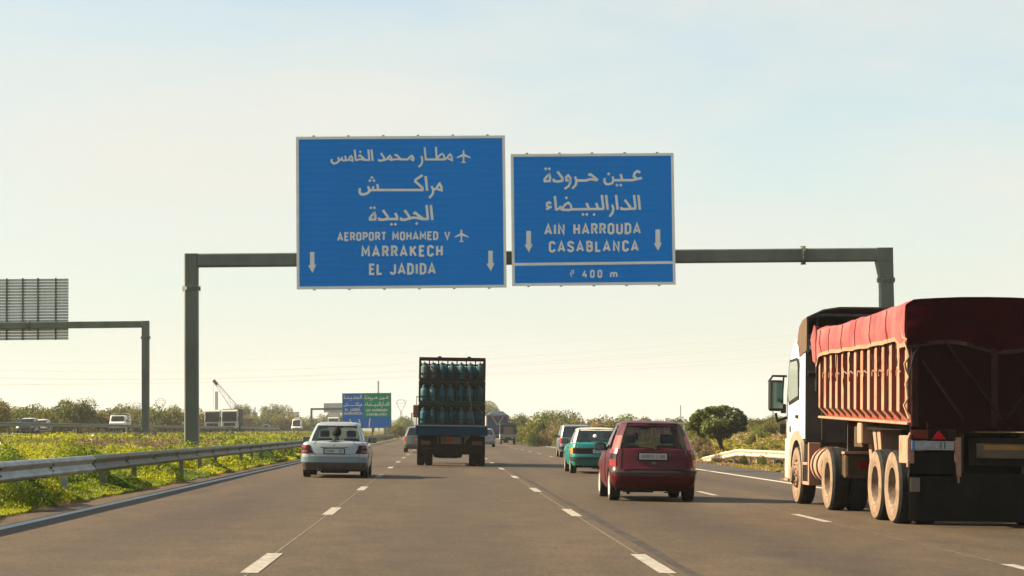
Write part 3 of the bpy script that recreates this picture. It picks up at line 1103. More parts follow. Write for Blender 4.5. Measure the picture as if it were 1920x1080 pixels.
# far gantries, small in the haze
for (label, D, px0, px1, yb, signbox, px2) in (('distant gantry with a pale sign seen from behind, left of the blue and green sign', 430.0, 584, 700, 767, (607, 756, 645, 773), None),
                                               ('tiny distant gantry just left of the gas bottle lorry', 620.0, 772, 880, 775.5, (800, 768, 850, 782), None)):
    a = at(px0, yb, D)
    b_ = at(px1, yb, D)
    zz = gz(a.x) if a.x < -8 else 0.2
    g3 = thing('sign_gantry', label, 'gantry', (a.x, D, zz))
    zt = a.z - zz
    MB().box(-.2, .2, -.2, .2, 0, zt + .2).build('post', steel, g3)
    MB().box(b_.x - a.x - .2, b_.x - a.x + .2, -.2, .2, 0, zt + .2).build('post', steel, g3)
    MB().box(.2, b_.x - a.x - .2, -.18, .18, zt - .2, zt + .19).build('beam', steel, g3)
    c0_, c1_ = at(signbox[0], signbox[1], D + .4), at(signbox[2], signbox[3], D + .4)
    s_ = tag(MB().box(0, c1_.x - c0_.x, 0, .1, 0, c0_.z - c1_.z).build('direction_sign', sign_back, None, (c0_.x, D + .4, c1_.z)), 'pale back of a far sign on the ' + label[:40].split(' with')[0].split(' just')[0], 'road sign')
# ================================================================== CARS
tyre_m = mat('tyre_rubber', (0.016, 0.016, 0.016), 0.85, var=0.4, scale=9)
side_m = mat('dusty_tyre_side', (0.06, 0.05, 0.04), 0.9, var=0.3, scale=4)
rim_m = mat('wheel_alloy', (0.30, 0.29, 0.26), 0.4, metal=0.5, var=0.2, scale=6)
under_m = mat('underbody', (0.012, 0.012, 0.012), 0.9)
trim_m = mat('black_plastic_trim', (0.011, 0.011, 0.011), 0.6, spec=.15)
seat_m = mat('seat_cloth', (0.03, 0.029, 0.028), 0.95, var=0.2, scale=20)
lens_red = mat('red_lamp_lens', (0.15, 0.004, 0.006), 0.2, spec=0.4, coat=0.2)
lens_dark = mat('smoked_lamp_lens', (0.012, 0.002, 0.002), 0.3, spec=0.15)
lens_amber = mat('amber_lamp_lens', (0.55, 0.16, 0.02), 0.2)
lens_clear = mat('headlamp_glass', (0.6, 0.62, 0.6), 0.1, spec=0.8)
chrome = mat('chrome', (0.6, 0.6, 0.58), 0.15, metal=1.0)
mirror_dark = mat('dim_mirror', (.10, .13, .12), .15, metal=.8)
plate_m = mat('number_plate', (0.33, 0.35, 0.33), 0.6)
plate_ink = mat('number_plate_blur', (0.19, 0.20, 0.20), 0.6, var=0.35, scale=9, stretch=(1, 1, .3))
black_ink = mat('black_ink', (0.03, 0.03, 0.03), 0.6)
gl_rear = glass('rear_window_glass', (0.88, 0.93, 0.84), 0.0)
gl_side = glass('side_window_glass', (0.50, 0.55, 0.48), 0.04)
gl_dark = glass('dark_window_glass', (0.10, 0.12, 0.12), 0.06)


def make_wheel(name, parent, x, y, r, w, side, rimr=0.62, steel_rim=False, rimmat=None, sidem=None):
    """tyre with rounded shoulders > rim with dish; side = -1 left, +1 right"""
    p = MB()
    h = w / 2
    p.lathe([(r * .62, -h * .8), (r * .9, -h), (r * .965, -h * .92), (r, -h * .7), (r, h * .7), (r * .965, h * .92), (r * .9, h), (r * .62, h * .8), (r * .62, -h * .8)], 'x', 32)
    for q in (-.35, 0, .35):      # tread grooves
        pass
    t_ = p.build('wheel', tyre_m, parent, (x, y, r), smooth=40)
    s_ = MB()
    o = side * h
    s_.lathe([(r * rimr, o * 0.93), (r * .78, o * 1.035), (r * .90, o * 1.02), (r * .93, o * .985)], 'x', 32)
    s_.build('sidewall', sidem or side_m, t_, smooth=50)
    m = MB()
    m.lathe([(r * rimr * 1.02, o * .96), (r * rimr * .93, o * .90), (r * rimr * .86, o * .45), (r * .30, o * .60), (r * .16, o * .85), (0.001, o * .86)], 'x', 32)
    m.build('rim', rimmat or rim_m, t_, smooth=40)
    b_ = MB()
    nb = 5
    for k in range(nb):
        a = 2 * math.pi * k / nb
        c, q = math.cos(a) * r * .22, math.sin(a) * r * .22
        b_.tube([(o * .60, c, q), (o * .86, c, q)], .016, 6)
    b_.build('wheel_nuts', dark_steel, t_)
    return t_


class Shell:
    """stack of closed rings; patches of it become panels, lamps and windows"""

    def __init__(s, rings):
        s.r = rings
        s.n = len(rings[0])
        s.nr = len(rings)
        s.nrm = []
        for i in range(s.nr):
            row = []
            for j in range(s.n):
                a = Vector(rings[min(i + 1, s.nr - 1)][j]) - Vector(rings[max(i - 1, 0)][j])
                b_ = Vector(rings[i][(j + 1) % s.n]) - Vector(rings[i][j - 1])
                c = b_.cross(a)
                row.append(c.normalized() if c.length > 1e-9 else Vector((0, 0, 1)))
            s.nrm.append(row)

    def P(s, i, j, off=0):
        j %= s.n
        return Vector(s.r[i][j]) + s.nrm[i][j] * off

    def patch(s, cells, name, m, parent, off=0.0, solid=0.0, smooth=40, bevel=0):
        mb = MB()
        for i, j in cells:
            mb.add([s.P(i, j, off), s.P(i, j + 1, off), s.P(i + 1, j + 1, off), s.P(i + 1, j, off)], [(0, 1, 2, 3)])
        bm_name = mb.build(name, m, parent, smooth=smooth, solid=solid, bevel=bevel)
        return bm_name


def half_plan(yr, yf, wd, ylist, rb, fb, rc=0.22, fc=0.30):
    """right half of a body outline: rear centre -> corner -> side -> front corner -> front centre"""
    p = [(wd * u, yr + rb * abs(u) ** 3) for u in (0, .22, .44, .62, .76, .87)]
    p += [(wd * .95, yr + rb + rc * .12), (wd * .985, yr + rb + rc * .45), (wd, yr + rb + rc)]
    p += [(wd, max(y, yr + rb + rc + 0.001 * k) if y < (yr + yf) / 2 else min(y, yf - fb - fc - 0.001 * (len(ylist) - k))) for k, y in enumerate(ylist)]
    p += [(wd * .985, yf - fb - fc * .5), (wd * .93, yf - fb - fc * .12), (wd * .82, yf - fb * .75), (wd * .6, yf - fb * .4), (wd * .3, yf - fb * .1), (0, yf)]
    return p


NREAR = 9


def mirror_ring(h, z):
    """h: right half list of (x,y); z: matching heights -> closed ring, counter-clockwise from above"""
    a = [(x, y, q) for (x, y), q in zip(h, z)]
    b_ = [(-x, y, q) for (x, y), q in reversed(list(zip(h, z))[1:-1])]
    return a + b_


def car(spec, label, cat='car', loc=(0, 0, 0), yaw=0.0, group=None, name='car', tilt=TILT):
    s = spec
    body_m = s['body']
    root = thing(name, label, cat, loc, (0, tilt if abs(yaw) < 1 else -0.0, yaw), group)
    Lc, Wd = s['L'], s['W'] / 2
    rw = s['rw']
    arc = rw + 0.055
    y1, y2 = s['axles']
    fr = [-1, -.93, -.75, -.45, 0, .45, .75, .93, 1]
    ylist = [y1 + arc * f for f in fr] + [y1 + arc + (y2 - y1 - 2 * arc) * f for f in (.25, .5, .75)] + [y2 + arc * f for f in fr]
    rings = []
    for (z, yr, yf, wk, zr, zf) in s['rows']:
        h = half_plan(yr, yf, Wd * wk, ylist, s.get('rb', .12), s.get('fb', .2))
        zz = []
        for (x, y) in h:
            zk = z + (zr if y < Lc * .3 else 0) + 0
            if z > 0.55:      # upper rows follow the belt line
                f = (z - 0.55) / (s['rows'][-1][0] - 0.55)
                zk = z + f * float(np.interp(y, [p[0] for p in s['belt']], [p[1] for p in s['belt']]))
            if x > Wd * .9 * wk:
                for ya in (y1, y2):
                    d = abs(y - ya)
                    if d < arc + 1e-6:
                        zk = max(zk, rw + math.sqrt(max(0, arc * arc - d * d)))
            zz.append(zk)
        rings.append(mirror_ring(h, zz))
    sh_ = Shell(rings)
    nh = len(half_plan(0, Lc, Wd, ylist, .1, .1))
    n = sh_.n
    cells = [(i, j) for i in range(sh_.nr - 1) for j in range(n)]
    body = sh_.patch(cells, 'body', body_m, root, smooth=42)
    # deck (boot lid, bonnet)
    top = rings[-1]
    c0, c1 = s['cab'][0], s['cab'][1]      # y range left open for the cabin
    ncol = 8

    def deck(idx, crown, nm):
        rows_ = []
        for j in idx:
            a, b_ = Vector(top[j]), Vector(top[(n - j) % n])
            rows_.append([a.lerp(b_, k / ncol) + Vector((0, 0, crown * (1 - (2 * k / ncol - 1) ** 2))) for k in range(ncol + 1)])
        MB().grid(rows_).build(nm, body_m, root, smooth=60)
    ridx = [j for j in range(1, nh - 1) if top[j][1] <= c0 + .35 and j < nh * .6]
    fidx = [j for j in range(1, nh - 1) if top[j][1] >= c1 - .55 and j > nh * .5]
    deck(ridx, s.get('crown', .03), 'boot_lid' if s.get('saloon') else 'rear_shelf')
    deck(fidx, .05, 'bonnet')
    # underbody and cabin floor
    MB().box(-Wd * .86, Wd * .86, s['rows'][0][1] + .12, Lc - .25, s.get('uz', .2), s.get('uz', .2) + .12).build('underbody', under_m, root, bevel=.03)
    ib = MB()
    ib.box(-Wd * .86, Wd * .86, c0 + .1, c1 - .1, .38, .55)
    for ya in (y1, y2):
        ib.box(-Wd * .72, Wd * .72, ya - arc * 1.1, ya + arc * 1.1, .3, .62)
    ib.build('cabin_floor', under_m, root)
    # greenhouse
    G_ = s['gh']
    fs = s.get('sidecols', [(0.0, 'p'), (.06, 'S'), (.42, 'p'), (.47, 'S'), (.93, 'p')])

    def gplan(yr, yf, wd, rb, fb):
        p = [(wd * u, yr + rb * abs(u) ** 3) for u in (0, .25, .5, .7, s.get('rpane', .86))]
        p += [(wd * .955, yr + rb + .02), (wd, yr + rb + s.get('grc', .10))]
        ys_, ye = yr + rb + s.get('grc', .10), yf - fb - .06
        p += [(wd, ys_ + (ye - ys_) * f) for f, _ in fs[1:]]
        p += [(wd * .97, ye + .02), (wd * .90, yf - fb * .8), (wd * .6, yf - fb * .35), (wd * .3, yf - fb * .1), (0, yf)]
        return p
    lab = ['R', 'R', 'R', 'R', 'p', 'p'] + [k for _, k in fs] + ['p', 'F', 'F', 'F']
    gr = []
    rowt = [0, .07, .3, .55, .78, .93, 1.0]
    (yb0, yb1, wb), (yt0, yt1, wt), ztop = G_
    for tt in rowt:
        h = gplan(yb0 + (yt0 - yb0) * tt, yb1 + (yt1 - yb1) * tt, wb + (wt - wb) * tt + .018 * math.sin(math.pi * tt), s.get('grb', .07), .16)
        zz = []
        for (x, y), (xb, ybb) in zip(h, gplan(yb0, yb1, wb, s.get('grb', .07), .16)):
            zb = s['rows'][-1][0] + float(np.interp(ybb, [p[0] for p in s['belt']], [p[1] for p in s['belt']])) - .015 + s.get('gz0', 0)
            zt_ = ztop - .05 - .02 * abs(y - (yt0 + yt1) / 2) / max(.3, (yt1 - yt0) / 2)
            zz.append(zb + (zt_ - zb) * tt)
        gr.append(mirror_ring(h, zz))
    # roof rows
    hT = gplan(yt0, yt1, wt, s.get('grb', .07), .16)
    cyT = (yt0 + yt1) / 2
    for k_, dz in ((.93, .022), (.78, .038), (.5, .047), (.2, .05)):
        h = [(x * k_, cyT + (y - cyT) * k_) for x, y in hT]
        zz = [ztop - .05 - .02 * abs(y - cyT) / max(.3, (yt1 - yt0) / 2) + dz for x, y in h]
        gr.append(mirror_ring(h, zz))
    gs = Shell(gr)
    ng = gs.n
    nhg = len(hT)

    def lb(j):
        return lab[j] if j < nhg - 1 else lab[ng - 1 - j]
    solid_cells, panes = [], {'R': [], 'F': [], 'S': []}
    for i in range(gs.nr - 1):
        for j in range(ng):
            if 1 <= i < 5 and lb(j) != 'p':
                panes[lb(j)].append((i, j))
            elif i < 6:
                solid_cells.append((i, j))
    pil = gs.patch([c for c in solid_cells], 'pillars', s.get('pillar_m', body_m), root, smooth=42, solid=0.02)
    roofc = [(i, j) for i in range(6, gs.nr - 1) for j in range(ng)]
    rf = gs.patch(roofc, 'roof', s.get('roof_m', body_m), root, smooth=60)
    mbc = MB()
    mbc.add([gs.P(gs.nr - 1, j) for j in range(ng)], [tuple(range(ng))])
    mbc.build('roof_centre', s.get('roof_m', body_m), root)
    gs.patch(panes['R'], 'rear_window', s.get('g_rear', gl_rear), root, off=-.006, smooth=60)
    gs.patch(panes['F'], 'windscreen', s.get('g_front', gl_rear), root, off=-.006, smooth=60)
    for sd in (0, 1):
        cells_ = [c for c in panes['S'] if (c[1] < ng / 2) == (sd == 0)]
        runs, cur = [], []
        js = sorted(set(c[1] for c in cells_))
        for j in js:
            if cur and j != cur[-1] + 1:
                runs.append(cur)
                cur = []
            cur.append(j)
        if cur:
            runs.append(cur)
        for r_ in runs:
            gs.patch([c for c in cells_ if c[1] in r_], 'side_window', s.get('g_side', gl_side), root, off=-.006, smooth=60)
    # rubber seal round the rear window
    sl = []
    for j in range(-4, 4):
        for i in (0, 5):
            sl.append((i, j % ng))
    # interior
    zb = s['rows'][-1][0] + .0
    if s.get('interior', True):
        for xs_ in (-.36, .36):
            st = MB()
            yy = c0 + (c1 - c0) * .55
            st.hexa([(xs_ - .24, yy - .05, .45), (xs_ + .24, yy - .05, .45), (xs_ + .24, yy + .1, .45), (xs_ - .24, yy + .1, .45),
                     (xs_ - .2, yy - .22, zb + .12), (xs_ + .2, yy - .22, zb + .12), (xs_ + .2, yy - .1, zb + .12), (xs_ - .2, yy - .1, zb + .12)])
            st.build('seat', seat_m, root, bevel=.05)
            hd = MB()
            hd.box(xs_ - .13, xs_ + .13, yy - .26, yy - .15, zb + .15, zb + .33)
            hd.build('headrest', seat_m, root, bevel=.045)
        MB().box(-Wd * .82, Wd * .82, c0 + .35, c0 + .55, .45, zb - .02).build('rear_seat', seat_m, root, bevel=.04)
        MB().box(-Wd * .84, Wd * .84, c1 - .35, c1 + .1, .6, zb - .0).build('dashboard', trim_m, root, bevel=.04)
        MB().box(-.1, .1, yt1 - .12, yt1 - .09, ztop - .17, ztop - .11).build('interior_mirror', trim_m, root, bevel=.01)
    # wheels
    for ya in (y1, y2):
        for sx in (-1, 1):
            make_wheel('wheel', root, sx * (Wd - .115), ya, rw, .2, sx, rimmat=s.get('rim'))
    # door mirrors
    for sx in (-1, 1):
        ym = s.get('mirror_y', c1 - .35)
        mo = MB()
        mo.box(sx * (Wd + .03) - .02 - .09, sx * (Wd + .03) - .02 + .09 + .04, ym - .05, ym + .05, zb + .0, zb + .14)
        mm = mo.build('door_mirror', s.get('mirror_m', trim_m), root, bevel=.03)
        MB().box(sx * (Wd + .04) - .085, sx * (Wd + .04) + .085, ym - .058, ym - .052, zb + .02, zb + .12).build('mirror_glass', mirror_dark, mm)
        MB().bar((sx * (Wd - .09), ym, zb + .04), (sx * Wd * 1.0, ym, zb + .05), .05).build('mirror_arm', trim_m, mm)
    if s.get('handles', True):
        for sx in (-1, 1):
            for yy in s.get('handle_y', [c0 + .6, c0 + 1.6]):
                MB().box(sx * (Wd * .985) - .015, sx * (Wd * .985) + .015, yy - .09, yy + .09, zb - .14, zb - .11).build('door_handle', s.get('handle_m', trim_m), root, bevel=.008)
    return root, sh_, gs


def plate(parent, x, z, y, w=.52, h=.11, mark=False, surround=True):
    if surround:
        MB().box(x - w / 2 - .03, x + w / 2 + .03, y - .004, y + .012, z - h / 2 - .022, z + h / 2 + .022).build('plate_surround', trim_m, parent)
    p = MB().box(x - w / 2, x + w / 2, y - .012, y - .005, z - h / 2, z + h / 2).build('number_plate', plate_m, parent)
    MB().box(x - w * .43, x + w * .0, y - .014, y - .0125, z - h * .3, z + h * .3).build('plate_characters', plate_ink, p)
    MB().box(x + w * .24, x + w * .43, y - .014, y - .0125, z - h * .3, z + h * .3).build('plate_characters', plate_ink, p)
    if mark:
        MB().box(x + w * .015, x + w * .025, y - .0145, y - .0125, z - h * .45, z + h * .45).box(x + w * .2, x + w * .21, y - .0145, y - .0125, z - h * .45, z + h * .45).box(x + w * .10, x + w * .122, y - .0145, y - .0125, z - h * .32, z + h * .32).build('plate_bars', black_ink, p)
    return p


def cells_of(rows_, cols):
    return [(i, j) for i in rows_ for j in cols]


skin_m = mat('skin', (0.10, 0.055, 0.038), 0.6)
hair_m = mat('dark_hair', (0.012, 0.010, 0.009), 0.8, var=.3, scale=40)
shirt_d = mat('dark_shirt', (0.02, 0.02, 0.024), 0.9, var=.2, scale=9)
shirt_g = mat('grey_shirt', (0.07, 0.07, 0.075), 0.9, var=.2, scale=9)


def seated_person(label, loc, shirt, arms_forward=True, parentless=True):
    """one continuous seated figure (hips, trunk, neck, head, arms, legs), with hair as its child"""
    J = {'hip': ((0, 0, 0), .15), 'belly': ((0, -.03, .18), .145), 'chest': ((0, -.06, .38), .155), 'neck0': ((0, -.06, .52), .075), 'neck': ((0, -.05, .60), .055),
         'head0': ((0, -.035, .68), .085), 'head1': ((0, -.04, .76), .098), 'head2': ((0, -.045, .84), .075)}
    E_ = [('hip', 'belly'), ('belly', 'chest'), ('chest', 'neck0'), ('neck0', 'neck'), ('neck', 'head0'), ('head0', 'head1'), ('head1', 'head2')]
    for s_, sx in (('l', -1), ('r', 1)):
        J['sh' + s_] = ((sx * .19, -.06, .47), .07)
        J['el' + s_] = ((sx * .25, .12, .24), .048)
        J['wr' + s_] = ((sx * .18, .38, .34), .032)
        J['hd' + s_] = ((sx * .16, .46, .37), .038)
        J['kn' + s_] = ((sx * .14, .45, .06), .07)
        J['an' + s_] = ((sx * .13, .72, -.28), .045)
        J['ft' + s_] = ((sx * .13, .86, -.30), .035)
        E_ += [('chest', 'sh' + s_), ('sh' + s_, 'el' + s_), ('el' + s_, 'wr' + s_), ('wr' + s_, 'hd' + s_), ('hip', 'kn' + s_), ('kn' + s_, 'an' + s_), ('an' + s_, 'ft' + s_)]
    names = list(J)
    me = bpy.data.meshes.new('person')
    me.from_pydata([J[k][0] for k in names], [(names.index(a), names.index(b_)) for a, b_ in E_], [])
    o = bpy.data.objects.new('person', me)
    C.objects.link(o)
    md = o.modifiers.new('skin', 'SKIN')
    for i, k in enumerate(names):
        me.skin_vertices[0].data[i].radius = (J[k][1], J[k][1] * (.8 if k in ('chest', 'belly', 'hip') else 1))
    me.skin_vertices[0].data[0].use_root = True
    o.modifiers.new('sub', 'SUBSURF').render_levels = 1
    bpy.context.view_layer.update()
    dg = bpy.context.evaluated_depsgraph_get()
    me2 = bpy.data.meshes.new_from_object(o.evaluated_get(dg))
    o.modifiers.clear()
    o.data = me2
    me2.materials.clear()
    me2.materials.append(shirt)
    me2.materials.append(skin_m)
    for p in me2.polygons:
        p.use_smooth = True
        c = p.center
        p.material_index = 1 if (c.z > .56 and abs(c.x) < .15) or (c.y > .34 and c.z > .25) else 0
    o.location = loc
    tag(o, label, 'person')
    hm = MB()
    rr = []
    for i in range(7):
        a = math.pi * .5 * i / 6
        rr.append([(0.124 * math.cos(a) * math.cos(b_), -.055 + .132 * math.cos(a) * math.sin(b_), .765 + .128 * math.sin(a)) for b_ in [2 * math.pi * k / 16 for k in range(16)]])
    hm.grid(rr, closed=True)
    hm.grid([[(.122 * math.cos(b_) * q, -.055 + .134 * math.sin(b_) * q, z) for b_ in [math.pi + math.pi * k / 10 for k in range(11)]] for z, q in ((.765, 1.02), (.70, .98), (.65, .8))])
    hm.build('hair', hair_m, o, smooth=60)
    fm = MB()
    fm.hexa([(-.015, .045, .70), (.015, .045, .70), (.01, .06, .735), (-.01, .06, .735), (-.008, .045, .77), (.008, .045, .77), (.006, .05, .77), (-.006, .05, .77)])
    fm.build('nose', skin_m, o)
    return o


def on_road(x, y):
    return (x, y, road_z(x))


def seam(sh_, path, parent, name, r_=.007, m=None):
    pts = [sh_.P(i, j % sh_.n, .003) for i, j in path]
    return MB().tube(pts, r_, 5).build(name, m or trim_m, parent)


def door_seams(sh_, parent, cols):
    for sd in (1, -1):
        for j in cols:
            seam(sh_, [(i, sd * j) for i in range(1, sh_.nr)], parent, 'door_gap')


# ---- silver-white saloon (left lane)
white_p = mat('silver_white_car_paint', (0.21, 0.245, 0.25), 0.30, metal=0.15, var=.04, scale=3, coat=0.7)
spec1 = dict(L=4.74, W=1.74, rw=.315, axles=(1.08, 3.88), body=white_p, saloon=True, rb=.10, fb=.16, uz=.17,
             rows=[(.21, .10, 4.66, .93, 0, 0), (.30, .02, 4.72, .97, 0, 0), (.41, -.02, 4.74, .985, 0, 0), (.54, -.02, 4.74, .99, 0, 0), (.545, .05, 4.70, 1.0, 0, 0), (.63, .055, 4.69, 1.0, 0, 0), (.74, .07, 4.66, .995, 0, 0),
                   (.83, .09, 4.62, .98, 0, 0), (.885, .12, 4.56, .945, 0, 0), (.91, .20, 4.50, .88, 0, 0)],
             belt=[(0, .03), (1.2, .03), (3.4, -.01), (4.0, -.10), (4.74, -.24)], cab=(.75, 3.45),
             gh=((.98, 3.55, .745), (1.62, 2.80, .565), 1.475), crown=.035, grb=.09, grc=.13, rpane=.90, rim=rim_m)
D = 56.0
car1, b1, g1 = car(spec1, 'silver-white saloon with red tail lamps in the left lane beside the guardrail', loc=on_road(-2.80, D))
n = b1.n
shaded_lower = mat('shaded_lower_bumper', (0.05, 0.047, 0.042), .6, var=.2, scale=5)  # lower bumper coloured dark for the shadow it lies in
b1.patch(cells_of((2,), list(range(0, 10)) + list(range(n - 10, n))), 'bumper_trim', mat('bumper_grey', (.10, .145, .165), .35, var=.05, coat=.4), car1, off=.022, solid=.03)
b1.patch(cells_of((0, 1), list(range(0, 7)) + list(range(n - 7, n))), 'bumper_skirt', shaded_lower, car1, off=.012, solid=.02)
# tail lamps: trapezoids wrapping the corner
for sd in (1, -1):
    mb = MB()
    js = [3, 4, 5, 6, 7]
    rows_ = []
    for ri, i in enumerate((5, 6, 7)):
        row = []
        for k, j in enumerate(js):
            p = b1.P(i, j if sd == 1 else n - j, .010 if sd == 1 else .010)
            if k == 0:
                p = b1.P(i, (js[0] if sd == 1 else n - js[0]), .010).lerp(b1.P(i, (js[1] if sd == 1 else n - js[1]), .010), (0.0, .55, .92)[ri])
            row.append(p)
        rows_.append(row)
    mb.grid(rows_)
    tl = mb.build('tail_lamp', lens_dark, car1, smooth=60)
    mb = MB()
    rows_ = []
    for i, z in enumerate((.645, .795)):
        rows_.append([b1.P(5 if i == 0 else 7, (j if sd == 1 else n - j), .013).lerp(b1.P(6 if i == 0 else 6, (j if sd == 1 else n - j), .013), .2) for j in (4, 5, 6, 7)])
    rows_[0][0] = rows_[0][0].lerp(rows_[0][1], .35)
    rows_[1][0] = rows_[1][0].lerp(rows_[1][1], .75)
    mb.grid(rows_).build('red_lens', lens_red, tl, smooth=60)
seam(b1, [(4, 1), (4, 4), (6, 4), (8, 3), (9, 3)], car1, 'boot_gap')
seam(b1, [(4, -1), (4, -4), (6, -4), (8, -3), (9, -3)], car1, 'boot_gap')
plate(car1, 0, .70, b1.P(5, 0).y - .005, .50, .11)
MB().box(-.36, .36, b1.P(7, 0).y - .012, b1.P(7, 0).y + .0, .793, .808).build('boot_seam', trim_m, car1)
MB().box(-.52, .52, b1.P(5, 0).y - .010, b1.P(5, 0).y, .618, .626).build('boot_seam', trim_m, car1)
MB().box(-.60, .60, b1.P(4, 0).y - .012, b1.P(4, 0).y + .02, .548, .556).build('bumper_gap', trim_m, car1)
MB().tube([(-.02, -.0, .865), (.02, .0, .865)], .03, 10).build('badge', chrome, car1)
MB().tube([(-.42, -.06, .22), (-.42, .3, .22)], .03, 10).tube([(-.34, -.06, .22), (-.34, .3, .22)], .03, 10).build('exhaust', dark_steel, car1, smooth=40)
MB().box(-.35, .38, .05, .5, .13, .24).build('silencer', under_m, car1, bevel=.04)
seated_person('dark-haired passenger in the middle of the back seat of the silver-white saloon', Vector(on_road(-2.80, D)) + Vector((0.02, 1.45, .45)), shirt_d)

# ---- red hatchback
red_p = mat('red_car_paint', (0.050, 0.0006, 0.0045), 0.36, spec=.25, coat=0.15, col2=(0.040, 0.001, 0.004), scale=2.2)
spec2 = dict(L=3.77, W=1.63, rw=.285, axles=(.62, 3.07), body=red_p, rb=.10, fb=.18, uz=.19,
             rows=[(.24, .10, 3.68, .93, 0, 0), (.33, .02, 3.74, .97, 0, 0), (.44, -.04, 3.77, .99, 0, 0), (.535, -.05, 3.77, 1.0, 0, 0), (.575, -.02, 3.75, 1.0, 0, 0), (.64, .02, 3.72, 1.0, 0, 0), (.76, .04, 3.68, 1.0, 0, 0),
                   (.86, .06, 3.62, .985, 0, 0), (.93, .09, 3.5, .965, 0, 0)],
             belt=[(0, .045), (1.2, .02), (2.4, -.02), (3.0, -.13), (3.77, -.30)], cab=(.02, 2.75),
             gh=((.115, 3.05, .765), (.42, 2.15, .57), 1.525), grb=.09, grc=.17, rpane=.83, rim=mat('hubcap_silver', (.5, .48, .43), .5),
             sidecols=[(0.0, 'p'), (.10, 'S'), (.36, 'p'), (.41, 'S'), (.93, 'p')], mirror_y=2.35, handle_y=[1.35])
D = 40.0
car2, b2, g2_ = car(spec2, 'dark red hatchback with a white number plate in the right-hand lane', loc=on_road(3.98, D), yaw=0.0)
n = b2.n
cols = list(range(0, 10)) + list(range(n - 10, n))
b2.patch(cells_of((3,), cols), 'bumper_strip', trim_m, car2, off=.018, solid=.02)
MB().box(-.60, .60, b2.P(4, 0).y - .004, b2.P(4, 0).y + .03, .60, .606).build('hatch_seam', trim_m, car2)
for sd in (1, -1):
    for ri, (ia, ib, m_) in enumerate(((5, 6, lens_red), (6, 7, lens_dark), (7, 8, lens_red))):
        mb = MB()
        js = (5, 6, 7, 8)
        mb.grid([[b2.P(i, (j if sd == 1 else n - j), .008) for j in js] for i in (ia, ib)])
        mb.build('tail_lamp', m_, car2, smooth=60)
    # lamp continues up the rear pillar
    ng = g2_.n
    mb = MB()
    mb.grid([[g2_.P(i, (j if sd == 1 else ng - j), .008) for j in (4, 5, 6)] for i in (0, 1, 2, 3)])
    mb.build('pillar_lamp', mat('pale_red_lens', (.20, .035, .028), .3, coat=.2), car2, smooth=60)
for sd in (1, -1):
    seam(b2, [(4, 0), (4, sd * 4), (5, sd * 4), (7, sd * 4), (8, sd * 4)], car2, 'hatch_gap', .008)
    seam(g2_, [(0, sd * 4), (3, sd * 4), (6, sd * 4), (6, 0)], car2, 'window_seal', .016)
    seam(g2_, [(0, sd * 4), (0, 0)], car2, 'window_seal', .012)
door_seams(b2, car2, (18,))
MB().lathe([(.001, 0), (.045, 0), (.045, .012)], 'y', 16, (0, b2.P(6, 0).y - .012, .705)).build('badge', mat('dull_badge', (.12, .10, .09), .4, metal=.5), car2)
plate(car2, -.02, .845, b2.P(7, 0).y - .03, .52, .115, mark=True)
MB().bar((0.0, .03, .985), (.05, .0, 1.0), .02).bar((0.0, .03, .99), (-.35, .09, 1.02), .016).build('rear_wiper', trim_m, car2)
MB().lathe([(.0, -.07), (.03, -.05), (.045, 0), (.03, .05), (.0, .07)], 'z', 12, (-.16, 1.98, 1.22)).tube([(-.16, 1.98, 1.28), (-.16, 1.98, 1.38)], .004, 4).build('hanging_ornament', trim_m, car2)
MB().tube([(.35, .1, .20), (.2, .12, .17), (.5, .12, .19)], .012, 6).box(-.55, .0, .15, .5, .17, .24).build('exhaust', under_m, car2)
seated_person('driver in a dark shirt on the left side of the red hatchback', Vector(on_road(3.98, D)) + Vector((-.40, 1.62, .40)), shirt_d)

# ---- turquoise saloon with white roof
teal_p = mat('turquoise_car_paint', (0.004, 0.135, 0.125), 0.38, spec=.3, var=.08, scale=4, coat=0.35)
roofw = mat('white_roof_paint', (0.42, 0.40, 0.35), 0.4, var=.06, scale=5, coat=0.3)
spec3 = dict(L=4.72, W=1.79, rw=.32, axles=(1.08, 3.88), body=teal_p, saloon=True, rb=.07, fb=.12, uz=.2,
             rows=[(.26, .10, 4.66, .94, 0, 0), (.34, .04, 4.70, .97, 0, 0), (.43, .02, 4.72, .985, 0, 0), (.52, .02, 4.72, .99, 0, 0), (.60, .02, 4.72, 1.0, 0, 0), (.615, .03, 4.70, 1.0, 0, 0), (.78, .045, 4.68, .995, 0, 0),
                   (.80, .045, 4.66, .99, 0, 0), (.90, .075, 4.6, .965, 0, 0), (.93, .14, 4.54, .91, 0, 0)],
             belt=[(0, .02), (1.2, .02), (3.4, -.01), (4.0, -.08), (4.72, -.16)], cab=(.80, 3.45),
             gh=((1.02, 3.5, .775), (1.55, 2.85, .62), 1.44), crown=.03, grb=.07, grc=.12, rpane=.90, roof_m=roofw, pillar_m=roofw, g_rear=glass('grey_rear_glass', (.30, .30, .26), .05))
D = 66.0
car3, b3, g3_ = car(spec3, 'old turquoise saloon with a white roof, half hidden behind the red hatchback', loc=on_road(4.92, D))
n = b3.n
b3.patch(cells_of((5,), list(range(0, 8)) + list(range(n - 8, n))), 'tail_lamp_band', lens_dark, car3, off=.008)
for sd in (1, -1):
    b3.patch([(5, (j if sd == 1 else n - 1 - j)) for j in (6, 7, 8)], 'indicator_lamp', lens_amber, car3, off=.012)
b3.patch(cells_of((2,), list(range(0, 10)) + list(range(n - 10, n))), 'bumper', mat('worn_bumper', (.03, .028, .022), .4, metal=.5), car3, off=.05, solid=.07)
plate(car3, .02, .70, b3.P(5, 0).y - .02, .50, .12)
MB().box(-.25, .3, -.0, .4, .16, .26).tube([(-.5, -.06, .24), (-.5, .3, .24)], .03, 8).build('exhaust', under_m, car3, bevel=.01)
